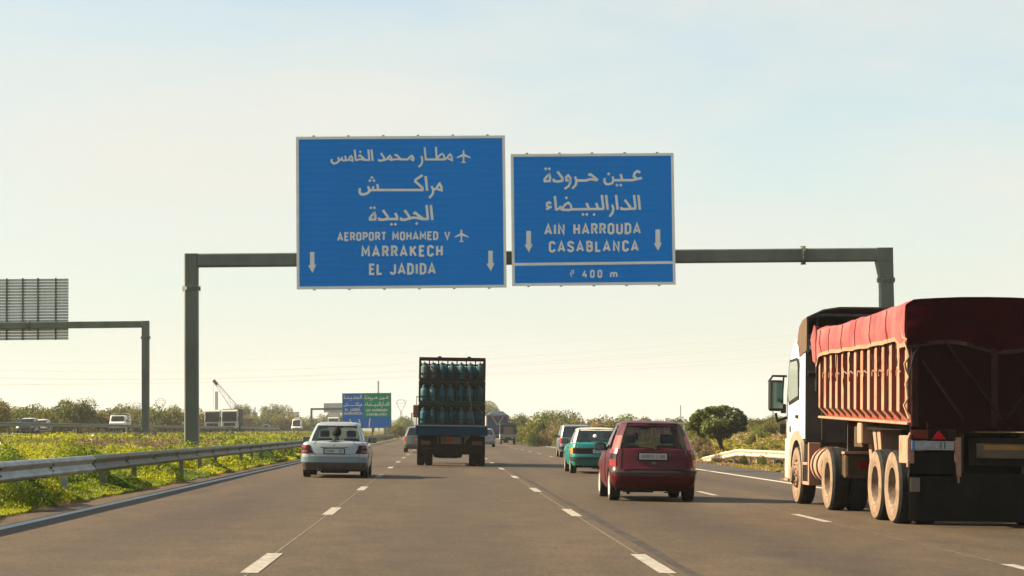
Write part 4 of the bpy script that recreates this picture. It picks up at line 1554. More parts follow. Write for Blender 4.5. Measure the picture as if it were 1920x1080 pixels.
door_seams(b3, car3, (18, 20))
for sd in (1, -1):
    seam(b3, [(6, sd * 1), (6, sd * 5), (8, sd * 5), (9, sd * 4)], car3, 'boot_gap')
    seam(g3_, [(0, sd * 4), (6, sd * 4), (6, 0)], car3, 'window_seal', .016)
tag(MB().lathe([(.0, -.09), (.07, -.06), (.09, 0), (.06, .07), (.0, .10)], 'z', 12).build('rear_window_ornament', mat('white_plush', (.6, .6, .55), .9), None, Vector(on_road(4.92, D)) + Vector((-.05, 1.35, 1.13)), smooth=60), 'white soft ornament inside the rear window of the turquoise saloon', 'ornament')

# ---- dark van ahead of the turquoise saloon
van_p = mat('slate_van_paint', (0.10, 0.125, 0.135), 0.3, metal=.3, coat=.5, var=.05)
spec4 = dict(L=4.3, W=1.75, rw=.33, axles=(.75, 3.35), body=van_p, rb=.06, fb=.16, uz=.25, interior=False,
             rows=[(.30, .06, 4.2, .95, 0, 0), (.42, .0, 4.28, .985, 0, 0), (.55, .0, 4.3, 1.0, 0, 0), (.70, .03, 4.28, 1.0, 0, 0), (.85, .04, 4.2, 1.0, 0, 0), (.98, .05, 4.1, .985, 0, 0)],
             belt=[(0, .0), (3.0, -.02), (3.5, -.15), (4.3, -.32)], cab=(.02, 3.3),
             gh=((.07, 3.4, .845), (.22, 2.6, .72), 1.66), grb=.05, grc=.08, rpane=.90, g_rear=gl_dark, g_side=gl_dark, mirror_y=2.9)
D = 108.0
car4, b4, g4_ = car(spec4, 'dark slate people carrier just beyond the turquoise saloon', 'van', loc=on_road(6.88, D), name='passenger_van')
n = b4.n
for sd in (1, -1):
    b4.patch([(i, (j if sd == 1 else n - 1 - j)) for i in (3, 4) for j in (5, 6, 7)], 'tail_lamp', lens_red, car4, off=.01)
b4.patch(cells_of((1,), list(range(0, 9)) + list(range(n - 9, n))), 'bumper', trim_m, car4, off=.03, solid=.03)
plate(car4, 0, .72, b4.P(3, 0).y - .02, .5, .11)

# ---- grey hatch left of the gas bottle lorry
grey_p = mat('dark_grey_car_paint', (0.06, 0.062, 0.052), 0.35, metal=.2, coat=.5, var=.06)
specH = dict(L=4.05, W=1.70, rw=.30, axles=(.72, 3.25), body=grey_p, rb=.10, fb=.18, uz=.2, interior=True,
             rows=[(.24, .08, 3.96, .94, 0, 0), (.36, .0, 4.03, .98, 0, 0), (.50, -.01, 4.05, 1.0, 0, 0), (.62, .02, 4.02, 1.0, 0, 0), (.80, .04, 3.95, 1.0, 0, 0), (.92, .07, 3.85, .97, 0, 0)],
             belt=[(0, .03), (2.5, .0), (3.2, -.12), (4.05, -.28)], cab=(.02, 3.0),
             gh=((.10, 3.2, .79), (.45, 2.3, .60), 1.49), grb=.08, grc=.12, rpane=.86, g_rear=gl_dark)


def tail_set(c, b_, rows_=(3, 4), m_=lens_red, cc=(5, 6, 7)):
    n_ = b_.n
    for sd in (1, -1):
        b_.patch([(i, (j if sd == 1 else n_ - 1 - j)) for i in rows_ for j in cc], 'tail_lamp', m_, c, off=.01)
    plate(c, 0, .74, b_.P(3, 0).y - .02, .5, .11)


c_, b_, g_ = car(specH, 'dark grey hatchback partly hidden at the left of the gas bottle lorry', loc=on_road(-1.28, 122.0))
tail_set(c_, b_)
specS = dict(specH)
specS['body'] = mat('pale_silver_car_paint', (0.17, 0.18, 0.17), 0.3, metal=.3, coat=.5, var=.05)
c_, b_, g_ = car(specS, 'pale silver hatchback partly hidden at the right of the gas bottle lorry', loc=on_road(3.55, 172.0))
tail_set(c_, b_)
# ================================================================== GAS BOTTLE LORRY
rust_frame = mat('dark_rusty_frame', (0.02, 0.015, 0.010), 0.8, col2=(0.05, 0.02, 0.011), scale=7)
rack_green = mat('green_cage_paint', (0.015, 0.035, 0.028), 0.7, col2=(0.06, 0.035, 0.02), scale=5, thr=(.5, .7))
lorry_blue = mat('faded_blue_paint', (0.004, 0.030, 0.060), 0.7, spec=.08, var=.2, scale=4)
bottle_blue = mat('gas_bottle_blue', (0.014, 0.080, 0.115), 0.65, spec=.12, col2=(0.035, 0.055, 0.058), scale=7, thr=(.5, .75))
bottle_blue2 = mat('gas_bottle_blue_faded', (0.04, 0.12, 0.14), 0.65, spec=.12, col2=(0.045, 0.05, 0.045), scale=6, thr=(.48, .72))
brass = mat('dull_valve_metal', (0.22, 0.16, 0.12), 0.5, metal=.3)
chassis_m = mat('dirty_chassis_black', (0.009, 0.008, 0.007), 0.85, spec=.05, col2=(0.018, 0.014, 0.011), scale=4)
D = 77.0
LXc = 0.36
lor = thing('gas_bottle_lorry', 'dark flatbed lorry loaded with three tiers of caged blue gas bottles in the middle lane', 'lorry', on_road(LXc, D), (0, TILT, 0))
BL = 6.0      # bed length
ZB = 1.44
MB().box(-1.29, 1.29, 0, BL, ZB - .12, ZB).build('bed', rust_frame, lor, bevel=.01)
MB().box(-1.30, 1.30, -.05, 0.0, ZB - .34, ZB - .005).build('tail_board', lorry_blue, lor, bevel=.012)
MB().box(-1.31, 1.31, -.065, -.01, ZB - .004, ZB + .03).build('bed_edge', mat('worn_pale_edge', (.22, .2, .16), .6), lor)
for sx in (-1, 1):
    MB().box(sx * 1.27 - .02, sx * 1.27 + .02, 0.01, BL, ZB - .34, ZB - .13).build('side_board', lorry_blue, lor)
    MB().box(sx * .42 - .05, sx * .42 + .05, .05, BL + 3.0, .78, 1.06).build('chassis_rail', chassis_m, lor)
    MB().box(sx * 1.22 - .02 - .03 * sx, sx * 1.22 + .02 - .03 * sx, .35, 2.0, .35, 1.08).build('mudguard_side', chassis_m, lor)
MB().box(-1.22, 1.22, .28, .33, .42, 1.09).build('rear_apron', chassis_m, lor, bevel=.01)
MB().box(-1.05, 1.05, .10, .20, .50, .64).build('rear_bumper_bar', chassis_m, lor, bevel=.02)
MB().lathe([(0.02, -.55), (.17, -.5), (.2, -.3), (.2, .3), (.17, .5), (.02, .55)], 'x', 16, (-.12, .55, .48)).build('air_tank', chassis_m, lor, smooth=50)
for sx in (-1, 1):
    MB().box(sx * .92 - .17, sx * .92 + .17, .235, .28, .76, .90).build('tail_lamp', mat('grimy_red_lens', (.07, .012, .01), .4), lor, bevel=.01)
# warning plate with yellow, red and grey fields
wp = MB().box(-.50, .52, .24, .265, .80, 1.06).build('hazard_panel', mat('faded_yellow_panel', (.20, .15, .035), .6, col2=(.10, .08, .04), scale=9), lor)
MB().box(-.34, -.16, .232, .238, .83, 1.03).box(.0, .02, .232, .238, .83, 1.03).build('panel_marks', mat('faded_brown_mark', (.10, .045, .02), .6), wp)
MB().box(-.14, .06, .234, .239, .83, 1.03).build('panel_marks', mat('faded_red_mark', (.20, .025, .02), .6), wp)
MB().box(.08, .36, .234, .239, .82, 1.04).build('panel_marks', mat('faded_grey_mark', (.08, .085, .08), .6), wp)
MB().prism([(-.22, 0), (0, .22), (.22, 0), (0, -.22)], (.52, .22, 1.13), (1, 0, 0), (0, 0, 1), (0, .012, 0)).build('hazard_diamond', mat('green_placard', (.06, .11, .08), .6), lor)
for (xx, yw) in ((-1, 1.25), (1, 1.25), (-1, 7.3), (1, 7.3)):
    if yw < 3:
        for dx in (1.10, .80):
            make_wheel('wheel', lor, xx * dx, yw, .50, .27, xx, rimr=.55, rimmat=chassis_m, sidem=tyre_m)
    else:
        make_wheel('wheel', lor, xx * 1.05, yw, .50, .28, xx, rimr=.55, rimmat=rim_m)
MB().tube([(-1.0, 1.25, .5), (1.0, 1.25, .5)], .08, 10).build('axle', chassis_m, lor)
# cab, blue
cabm = MB()
y0 = 6.35
prof = [(y0, .75), (y0, 2.55), (y0 + .15, 2.72), (y0 + 1.5, 2.72), (y0 + 1.75, 2.5), (y0 + 2.0, 1.55), (y0 + 2.05, .6), (y0, .6)]
cabm.prism(prof, (-1.18, 0, 0), (0, 1, 0), (0, 0, 1), (2.36, 0, 0))
cabm.build('cab', lorry_blue, lor, bevel=.05)
for sx in (-1, 1):
    MB().box(sx * 1.185 - .004, sx * 1.185 + .004, y0 + .8, y0 + 1.6, 1.65, 2.4).build('side_window', mat('dark_cab_glass', (.02, .025, .025), .1), lor)
MB().bar((-1.18, y0 + 1.9, 2.55), (-1.36, y0 + 1.85, 2.62), .03).bar((-1.36, y0 + 1.85, 2.64), (-1.36, y0 + 1.85, 1.35), .03).bar((-1.36, y0 + 1.85, 1.4), (-1.18, y0 + 1.9, 1.3), .03).build('mirror_bracket', dark_steel, lor)
MB().box(-1.50, -1.28, y0 + 1.78, y0 + 1.86, 1.78, 2.28).build('mirror', mat('brown_mirror_housing', (.16, .07, .045), .5), lor, bevel=.03)

# cages, one per tier
NB = 7
CWD = 1.165
tiers = [(ZB + .01, .80), (ZB + .83, .80), (ZB + 1.65, .76)]
ND = 3
RL = BL - .3
bot = MB()
bot.lathe([(0.001, 0.005), (.10, 0.0), (.115, .01), (.118, .06), (.132, .075), (.136, .12), (.136, .42), (.125, .47), (.09, .505), (.04, .525), (.028, .53), (.028, .57), (.035, .575), (.035, .60), (.015, .605)], 'z', 18)
bot_me = None
cr_ = Matrix.Rotation(TILT, 4, 'Y')


def lpos(x, y, z):
    return Vector(on_road(LXc, D)) + (cr_ @ Vector((x, y, z)))


tname = ('bottom', 'middle', 'top')
for ti, (z0, hh) in enumerate(tiers):
    m_ = rack_green if ti < 2 else rust_frame
    cg = thing('bottle_cage', 'steel cage of the %s tier on the gas bottle lorry' % tname[ti], 'cage', lpos(0, 0, z0), (0, TILT, 0), 'bottle cages on the lorry')
    cell = 2 * CWD / NB
    for sy in (0.0, RL):
        for i in range(NB + 1):
            xx = -CWD + i * cell
            wd = .045 if i not in (0, NB) else .075
            if sy == 0 or i in (0, NB):
                MB().box(xx - wd / 2, xx + wd / 2, sy, sy + .045, 0.0, hh).build('upright', m_ if i not in (0, NB) else rust_frame, cg)
        for zz, w_ in ((0.0, .07), (.22, .03), (hh - .075, .075)):
            for sx_ in (0,):
                MB().box(-CWD, CWD, sy - .004, sy + .041, zz + .002, zz + w_ + .002).build('cross_bar', m_, cg)
        if ti == 2 and sy == 0:
            MB().box(-CWD - .03, CWD + .03, -.02, .05, hh + .004, hh + .06).build('top_rail', rust_frame, cg)
            MB().box(-.52, -.40, -.0, .06, hh + .06, hh + .10).box(.54, .66, 0, .06, hh + .06, hh + .10).build('lifting_lug', rust_frame, cg)
        if ti < 2 and sy == 0:
            for i in range(NB):      # corner gussets that round off each opening
                xx = -CWD + i * cell
                gm_ = MB()
                for a, b__ in ((xx + .022, 1), (xx + cell - .022, -1)):
                    gm_.prism([(a, hh - .07), (a + b__ * .09, hh - .07), (a, hh - .17)], (0, .005, 0), (1, 0, 0), (0, 0, 1), (0, .03, 0))
                gm_.build('gusset', m_, cg, fix=False)
    for sx in (-1, 1):
        for zz in (0.0, .22, hh - .075):
            MB().box(sx * CWD - .02, sx * CWD + .02, .05, RL, zz + .004, zz + .05).build('side_bar', m_, cg)
        for q in range(1, 8):
            MB().box(sx * CWD - .018, sx * CWD + .018, q * RL / 8 - .02, q * RL / 8 + .02, .05, hh - .08).build('upright', m_, cg)
    MB().box(-CWD + .03, CWD - .03, .06, RL, .0, .02).build('cage_floor', rust_frame, cg)
    # dark sheet added in each cage in place of the shade deeper in
    MB().box(-CWD + .05, CWD - .05, (.98 if ti < 2 else RL * .5), (1.0 if ti < 2 else RL * .5 + .02), .03, hh + .01 if ti < 2 else .48).build('added_shade_sheet', rust_frame, cg)
    for yy in range(2 if ti < 2 else 4):
        for i in range(NB):
            if bot_me is None:
                b0 = bot.build('gas_bottle', bottle_blue, None, smooth=50)
                bot_me = b0.data
                bm2 = bot_me.copy()
                bm2.materials.clear()
                bm2.materials.append(bottle_blue2)
                variants = []
                for vi, (ca_, cb_2) in enumerate((((.010, .055, .085), (.03, .045, .045)), ((.030, .105, .115), (.07, .06, .045)), ((.012, .075, .09), (.02, .03, .03)), ((.055, .105, .11), (.09, .08, .065)))):
                    mv = bot_me.copy()
                    mv.materials.clear()
                    mv.materials.append(mat('gas_bottle_blue_worn_%d' % vi, ca_, .65, spec=.12, col2=cb_2, scale=5 + 3 * vi, thr=(.45, .7)))
                    variants.append(mv)
                hd = MB().lathe([(.075, .505), (.075, .60), (.068, .60), (.068, .505)], 'z', 14)
                hd_o = hd.build('valve_collar', bottle_blue, b0, smooth=40)
                vv = MB().tube([(0, 0, .59), (0, 0, .65)], .02, 8).box(-.03, .03, -.02, .02, .62, .645).build('valve', brass, b0)
                hd2 = hd_o.data.copy()
                hd2.materials.clear()
                hd2.materials.append(bottle_blue2)
                o = b0
                parts0 = (hd_o.data, vv.data)
            else:
                fd = random.random() < .4
                o = bpy.data.objects.new('gas_bottle', random.choice([bm2, bot_me] + variants))
                C.objects.link(o)
                if yy < 1:
                    for nm_, me_ in (('valve_collar', hd2 if fd else parts0[0]), ('valve', parts0[1])):
                        c_ = bpy.data.objects.new(nm_, me_)
                        C.objects.link(c_)
                        c_.parent = o
            xx = -CWD + (i + .5) * cell + random.uniform(-.015, .015) + (.05 if yy % 2 else 0)
            o.location = lpos(xx, .20 + yy * .31, z0 + .022)
            o.rotation_euler = (random.uniform(-.02, .02), TILT + random.uniform(-.03, .03), random.uniform(0, 6))
            word = ['leftmost', 'second from left', 'third from left', 'centre', 'third from right', 'second from right', 'rightmost'][i]
            if yy == 0:
                tag(o, 'blue gas bottle, %s in the rear row of the %s tier' % (word, tname[ti]), 'gas bottle', 'gas bottles in the cages on the lorry')
            else:
                tag(o, 'blue gas bottle standing behind the rear row of the %s tier' % tname[ti], 'gas bottle', 'gas bottles behind the rear row, %s tier' % tname[ti])
for ti in (0, 1):
    pass
# tie strap over the load
MB().bar(lpos(.56, -.03, ZB + 1.6), lpos(.82, -.06, ZB), .02).build('strap', mat('grey_strap', (.16, .17, .15), .8), None)
tag(bpy.data.objects['strap'], 'thin grey strap hanging diagonally over the caged bottles at the back of the lorry', 'strap')

# ================================================================== TIPPER LORRY, right edge
tan = mat('dusty_tan_metal', (0.255, 0.15, 0.105), 0.85, col2=(0.20, 0.075, 0.055), scale=3.5, thr=(.52, .78), bump=.1)
tan_d = mat('dusty_dark_metal', (0.075, 0.05, 0.03), 0.9, col2=(0.035, 0.025, 0.017), scale=4)
red_tub = mat('red_tub_paint', (0.24, 0.022, 0.016), 0.75, col2=(0.24, 0.10, 0.065), scale=2.6, thr=(.55, .85), stretch=(1, 1, .5))
maroon = mat('maroon_tailgate_paint', (0.014, 0.0025, 0.003), 0.8, spec=.05, col2=(0.013, 0.006, 0.004), scale=3, thr=(.45, .75))
tarp_m = mat('red_tarpaulin', (0.19, 0.040, 0.047), 0.75, spec=.08, col2=(0.25, 0.085, 0.08), scale=1.8, bump=.25, bscale=14)
hem_m = mat('tarpaulin_hem', (0.22, 0.14, 0.09), 0.9, var=.2, scale=9)
cab_white = mat('white_cab_paint', (0.55, 0.53, 0.49), 0.4, var=.04, scale=2, coat=.3)
cab_back = mat('shaded_cab_back', (0.06, 0.052, 0.046), 0.8, col2=(0.09, 0.07, 0.055), scale=3)  # rear wall of the white cab toned dark to imitate its shade
defl = mat('dusty_brown_fairing', (0.10, 0.065, 0.04), 0.7, col2=(0.07, 0.05, 0.035), scale=3)
rubber_flap = mat('rubber_mudflap', (0.006, 0.0055, 0.005), 0.8, spec=.05, col2=(0.012, 0.010, 0.008), scale=5)
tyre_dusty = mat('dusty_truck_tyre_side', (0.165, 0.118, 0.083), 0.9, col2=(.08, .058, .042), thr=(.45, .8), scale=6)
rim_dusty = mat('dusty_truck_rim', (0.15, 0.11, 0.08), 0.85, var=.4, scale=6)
TX, TY = 7.90, 30.45
tip = thing('tipper_lorry', 'tipper lorry with white cab and red ribbed tub under red tarpaulin, at the right', 'lorry', on_road(TX, TY), (0, TILT, 0))
RWT = .54
WW = .30


def truck_wheel(y, left_only=False, deep=True):
    for sx in (-1, 1):
        for k, dx in enumerate((1.10, .76)):
            if k == 1 and left_only:
                continue
            p = MB()
            h = WW / 2
            p.lathe([(RWT * .56, -h * .8), (RWT * .9, -h), (RWT * .96, -h * .9), (RWT, -h * .68), (RWT, -h * .30), (RWT * .985, -h * .28), (RWT * .985, -h * .22), (RWT, -h * .2), (RWT, h * .2), (RWT * .985, h * .22), (RWT * .985, h * .28), (RWT, h * .30), (RWT, h * .68), (RWT * .96, h * .9), (RWT * .9, h), (RWT * .56, h * .8), (RWT * .56, -h * .8)], 'x', 40)
            t_ = p.build('wheel', tyre_m, tip, (sx * dx, y, RWT), smooth=30)
            if k:
                continue
            o_ = sx * h
            s_ = MB().lathe([(RWT * .57, o_ * .9), (RWT * .63, o_ * 1.03), (RWT * .74, o_ * 1.06), (RWT * .82, o_ * 1.06), (RWT * .835, o_ * 1.03), (RWT * .90, o_ * 1.03), (RWT * .945, o_ * .97)], 'x', 40)
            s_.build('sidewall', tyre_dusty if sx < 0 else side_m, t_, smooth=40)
            m = MB()
            if not left_only:      # rear hub deep inside the dished rim
                m.lathe([(RWT * .575, o_ * .95), (RWT * .56, o_ * .98), (RWT * .53, o_ * .93), (RWT * .51, o_ * .2), (RWT * .49, -o_ * .4), (RWT * .26, -o_ * .5), (RWT * .24, o_ * .1), (RWT * .20, o_ * .45), (.001, o_ * .5)], 'x', 32)
            else:
                m.lathe([(RWT * .575, o_ * .95), (RWT * .56, o_ * .98), (RWT * .53, o_ * .9), (RWT * .5, o_ * .55), (RWT * .42, o_ * 1.15), (RWT * .28, o_ * 1.25), (RWT * .26, o_ * 1.7), (RWT * .14, o_ * 1.75), (.001, o_ * 1.75)], 'x', 32)
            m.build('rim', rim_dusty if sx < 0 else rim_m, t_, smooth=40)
            nb = MB()
            for q in range(10):
                a = 2 * math.pi * q / 10
                c, s2 = math.cos(a) * RWT * .375, math.sin(a) * RWT * .375
                xq = (-.42, -.15) if not left_only else (1.15, 1.4)
                nb.tube([(o_ * xq[0], c, s2), (o_ * xq[1], c, s2)], .018, 6)
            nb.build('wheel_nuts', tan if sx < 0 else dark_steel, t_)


for y in (1.05, 2.30):
    truck_wheel(y)
truck_wheel(6.35)
truck_wheel(9.55, left_only=True)
for y in (1.05, 2.3, 6.35, 9.55):
    MB().tube([(-.9, y, RWT), (.9, y, RWT)], .09, 10).build('axle', chassis_m, tip)
for sx in (-1, 1):
    MB().box(sx * .45 - .05, sx * .45 + .05, .1, 4.9, 1.02, 1.36).build('chassis_rail', tan_d, tip, bevel=.01)
    MB().box(sx * .42 - .05, sx * .42 + .05, 4.6, 10.4, .80, 1.05).build('tractor_rail', chassis_m, tip)
# landing gear / spring hangers on the near side, lit by the sun
sp = MB()
for y in (1.05, 2.3):
    for k in range(4):
        sp.box(-.60, -.50, y - .45 + k * .05, y + .45 - k * .05, .72 + k * .035, .75 + k * .035)
sp.build('leaf_springs', tan_d, tip)
for y, h_ in ((3.0, .55), (3.35, .35), (3.75, .6)):
    MB().hexa([(-1.0, y - .08, 1.28 - h_), (-.75, y - .08, 1.28 - h_), (-.75, y + .08, 1.28 - h_), (-1.0, y + .08, 1.28 - h_), (-1.05, y - .12, 1.40), (-.7, y - .12, 1.40), (-.7, y + .12, 1.40), (-1.05, y + .12, 1.40)]).build('spring_hanger', tan, tip, bevel=.015)
MB().box(-1.12, -.55, 3.9, 4.6, 1.10, 1.44).build('tool_box', tan_d, tip, bevel=.02)
MB().box(-1.20, -.98, 3.62, 3.95, 1.16, 1.50).build('hydraulic_tank', tan, tip, bevel=.03)
MB().box(-1.08, 1.08, 5.35, 5.40, .9, 1.55).build('front_bulkhead_skirt', tan_d, tip)
# ---- tub
ZR0, ZR1, ZF0, ZF1, TL = 1.43, 3.08, 1.57, 3.10, 7.25


def tz0(y):
    return ZR0 + (ZF0 - ZR0) * y / TL


def tz1(y):
    return ZR1 + (ZF1 - ZR1) * y / TL


XW = 1.10
MB().hexa([(-XW, .02, tz0(0)), (XW, .02, tz0(0)), (XW, TL, tz0(TL)), (-XW, TL, tz0(TL)), (-XW, .02, tz1(0)), (XW, .02, tz1(0)), (XW, TL, tz1(TL)), (-XW, TL, tz1(TL))]).build('tub', red_tub, tip)
rib_shade = mat('rib_flank_shade', (.15, .035, .024), .85, spec=.05, col2=(.13, .075, .05), scale=3)  # flanks coloured darker to stand in for the shade between ribs
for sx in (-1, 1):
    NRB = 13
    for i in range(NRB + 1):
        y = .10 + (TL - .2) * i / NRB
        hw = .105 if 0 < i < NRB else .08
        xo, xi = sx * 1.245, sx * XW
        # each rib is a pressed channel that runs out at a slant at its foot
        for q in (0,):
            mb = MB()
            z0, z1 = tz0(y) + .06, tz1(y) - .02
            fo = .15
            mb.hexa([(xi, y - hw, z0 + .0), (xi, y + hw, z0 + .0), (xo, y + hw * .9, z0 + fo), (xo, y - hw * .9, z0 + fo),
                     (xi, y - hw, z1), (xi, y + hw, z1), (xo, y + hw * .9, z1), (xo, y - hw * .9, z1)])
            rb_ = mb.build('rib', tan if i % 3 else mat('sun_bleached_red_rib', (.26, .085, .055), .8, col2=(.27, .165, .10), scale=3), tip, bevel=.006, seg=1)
            rb_.data.materials.append(rib_shade)
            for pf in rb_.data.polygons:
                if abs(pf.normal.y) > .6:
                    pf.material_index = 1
    MB().hexa([(sx * 1.08, .02, tz0(0) + .02), (sx * 1.25, .02, tz0(0) + .02), (sx * 1.25, TL, tz0(TL) + .02), (sx * 1.08, TL, tz0(TL) + .02),
               (sx * 1.08, .02, tz0(0) + .06), (sx * 1.25, .02, tz0(0) + .06), (sx * 1.25, TL, tz0(TL) + .06), (sx * 1.08, TL, tz0(TL) + .06)]).build('lower_rail', tan, tip, bevel=.01)
    MB().hexa([(sx * 1.08, .02, tz1(0) - .06), (sx * 1.25, .02, tz1(0) - .06), (sx * 1.25, TL, tz1(TL) - .06), (sx * 1.08, TL, tz1(TL) - .06),
               (sx * 1.08, .02, tz1(0) + .02), (sx * 1.25, .02, tz1(0) + .02), (sx * 1.25, TL, tz1(TL) + .02), (sx * 1.08, TL, tz1(TL) + .02)]).build('top_rail', red_tub, tip)
# tailgate
tg = MB().box(-1.20, 1.20, -.05, .015, ZR0 - .05, ZR1 - .05).build('tailgate', maroon, tip, bevel=.01)
for xx in (-1.2, -.05, 1.1):
    MB().box(xx, xx + .10, -.075, -.05, ZR0 - .06, ZR1 - .30).build('tailgate_post', mat('dusty_maroon', (.03, .012, .009), .8, col2=(.02, .006, .005)), tg, bevel=.01)
for a, b_2 in (((-.72, ZR1 - .42), (.10, ZR0 + .12)), ((-1.05, ZR0 + .95), (-.45, ZR0 + .10)), ((.95, ZR1 - .55), (.15, ZR0 + .12))):
    MB().bar((a[0], -.07, a[1]), (b_2[0], -.07, b_2[1]), .03, .09, (0, 1, 0)).build('brace', mat('ochre_brace', (.018, .009, .004), .8, var=.3, scale=5), tg, bevel=.01)
MB().box(-1.22, 1.22, -.08, -.02, ZR0 - .05, ZR0 - .0).build('sill_beam', maroon, tip, bevel=.01)
for xx in (-.95, .05, .95):
    MB().box(xx - .04, xx + .04, -.13, -.08, ZR0 - .04, ZR0 + .06).build('hinge', maroon, tip, bevel=.01)
# ---- tarpaulin with folds
XT = 1.275


def tarp_top(y):
    # swells over the load at the back, sags towards the front
    return np.interp(y, [0, .7, 1.6, 3.0, 4.6, 6.0, 6.8, 7.3], [.16, .16, .14, .10, .06, .03, .05, .10])


def fold(a, b_, s_=1.0):
    return (float(vnoise(a * 3.1 + 40, b_ * 3.1 + 7, .9, 3)) - .5) * .05 * s_


yy_ = [-.06 + (TL + .14) * i / 56 for i in range(57)]
crossz = [-1] + [-.75, -.5, -.25, 0, .25, .5, .75] + [1]
rows_ = []
for i, y in enumerate(yy_):
    hz = tz1(min(max(y, 0), TL))
    tt_ = tarp_top(y)
    drop = np.interp(y, [0, .35, .6, 3, 6.4, 6.9, 7.3], [.50, .50, .40, .42, .40, .42, .60]) + .007 * math.sin(y * 5.2)
    row = []
    for sd in (-1, 1):
        seq = []
        for k in range(7):
            f = k / 6
            bul = .02 * math.sin(math.pi * f) + abs(fold(y, f * 1.5 + sd)) * 1.0 + .012 * math.sin(y * 11 + f * 2)
            seq.append((sd * (XT + bul), y, hz - drop * (1 - f) + tt_ * .55 * f))
        if sd == -1:
            row += seq
            for u in (-.85, -.6, -.3, 0, .3, .6, .85):
                row.append((u * XT, y, hz + tt_ * (.62 + .38 * (1 - u * u)) + .06 + fold(u * 2, y, 1.6)))
        else:
            row += list(reversed(seq))
    rows_.append(row)
tp = MB().grid(rows_).build('tarpaulin', tarp_m, tip, smooth=70, solid=.012)
# rear curtain of the tarpaulin, same cloth coloured dark for its shaded side
rows_ = []
for i in range(25):
    u = -1 + 2 * i / 24
    topz = tz1(0) + tarp_top(0) * (.62 + .38 * (1 - u * u)) + .06 if abs(u) < .99 else tz1(0) + .10
    bot = tz1(0) - .46 - .06 * math.sin(u * 5 + 1) - .05 * (1 - u * u)
    rows_.append([(u * (XT + .012), -.085 - .05 * math.sin(u * 9 + f * 5) * f - abs(fold(u * 3 + f * 2, f * 2 + 9, 3.0)), topz * (1 - f) + bot * f) for f in [k / 9 for k in range(10)]])
MB().grid(rows_).build('tarpaulin_end_flap', mat('shaded_end_tarpaulin', (0.027, 0.0015, 0.0025), .8, spec=.04, col2=(0.018, .002, .0025), scale=2, bump=.2, bscale=12), tip, smooth=70, solid=.012)
MB().grid([[(r[-1][0], r[-1][1] - .016, r[-1][2] + .03), (r[-1][0], r[-1][1] - .016, r[-1][2] - .03)] for r in rows_]).build('tarpaulin_hem', mat('dark_hem', (.04, .02, .015), .9), tip, fix=False)
# hem along the left drop, seams
hem = []
for y in yy_:
    drop = np.interp(y, [0, .35, .6, 3, 6.4, 6.9, 7.3], [.50, .50, .40, .42, .40, .42, .60]) + .007 * math.sin(y * 5.2)
    hz = tz1(min(max(y, 0), TL))
    x = -(XT + abs(fold(y, -1)) + .012 * math.sin(y * 11)) - .016
    hem.append([(x, y, hz - drop + .05), (x, y, hz - drop - .012)])
MB().grid(hem).build('tarpaulin_hem', hem_m, tip, fix=False)
for y in (1.15, 2.35, 3.55, 4.75, 5.95, 6.75):
    drop = .39
    pts = []
    for k in range(7):
        f = k / 6
        bul = .02 * math.sin(math.pi * f) + abs(fold(y, f * 1.5 - 1)) + .012 * math.sin(y * 11 + f * 2)
        pts.append((-(XT + bul) - .014, y, tz1(y) - drop * (1 - f) + tarp_top(y) * .55 * f))
    MB().tube(pts, .008, 5).build('tarpaulin_seam', mat('dark_stitching', (.10, .04, .03), .9), tip)
# curled front corner
cz = tz1(TL)
MB().grid([[(-XT - .02, TL - .05, cz + .06), (-XT - .05, TL + .02, cz + .14), (-XT + .05, TL + .10, cz + .12)], [(-XT - .03, TL - .02, cz - .15), (-XT - .10, TL + .08, cz - .12), (-XT, TL + .14, cz - .15)],
           [(-XT - .02, TL - .0, cz - .55), (-XT - .06, TL + .07, cz - .50), (-XT + .02, TL + .1, cz - .55)]]).build('tarpaulin_corner', tarp_m, tip, smooth=80, solid=.012)
# cords and hooks hanging from the tarpaulin
cord = mat('black_cord', (.02, .018, .016), .9)
for i in range(11):
    y = .55 + i * .60 + random.uniform(-.08, .08)
    zt_ = tz1(y) - .40
    ln = random.uniform(.35, .95)
    pts = [(-1.275, y, zt_)]
    for k in range(1, 7):
        pts.append((-1.27 - random.uniform(0, .02), y + random.uniform(-.05, .05), zt_ - ln * k / 6))
    MB().tube(pts, .010, 5).build('cord', cord, tip)
    if i % 1 == 0:
        zh = tz0(y) + .78
        MB().tube([(-1.25, y - .14, zh), (-1.285, y - .10, zh + .04), (-1.285, y - .03, zh + .03), (-1.285, y - .02, zh - .05)], .011, 5).build('tie_hook', tan, tip)
pts = [(-1.26, -.10, ZR1 - .25)]
for k in range(1, 14):
    pts.append((-1.26 + .03 * math.sin(k * 2.1) - .01, -.06 + .05 * math.sin(k * 1.3), ZR1 - .25 - k * .10))
MB().tube(pts, .017, 6).build('rope', mat('dusty_rope', (.22, .16, .11), .9), tip, smooth=60)
MB().tube([(-1.27, .0, ZR1 + .04), (-1.30, .12, ZR1 - .2), (-1.29, .05, ZR1 - .38), (-1.26, -.1, ZR1 - .42)], .028, 6).build('rope', hem_m, tip, smooth=60)
MB().tube([(-1.22, -.12, ZR1 - .42), (-1.10, -.13, ZR1 - .50), (-1.18, -.12, ZR1 - .62), (-1.24, -.1, ZR1 - .9)], .014, 6).build('rope', cord, tip)
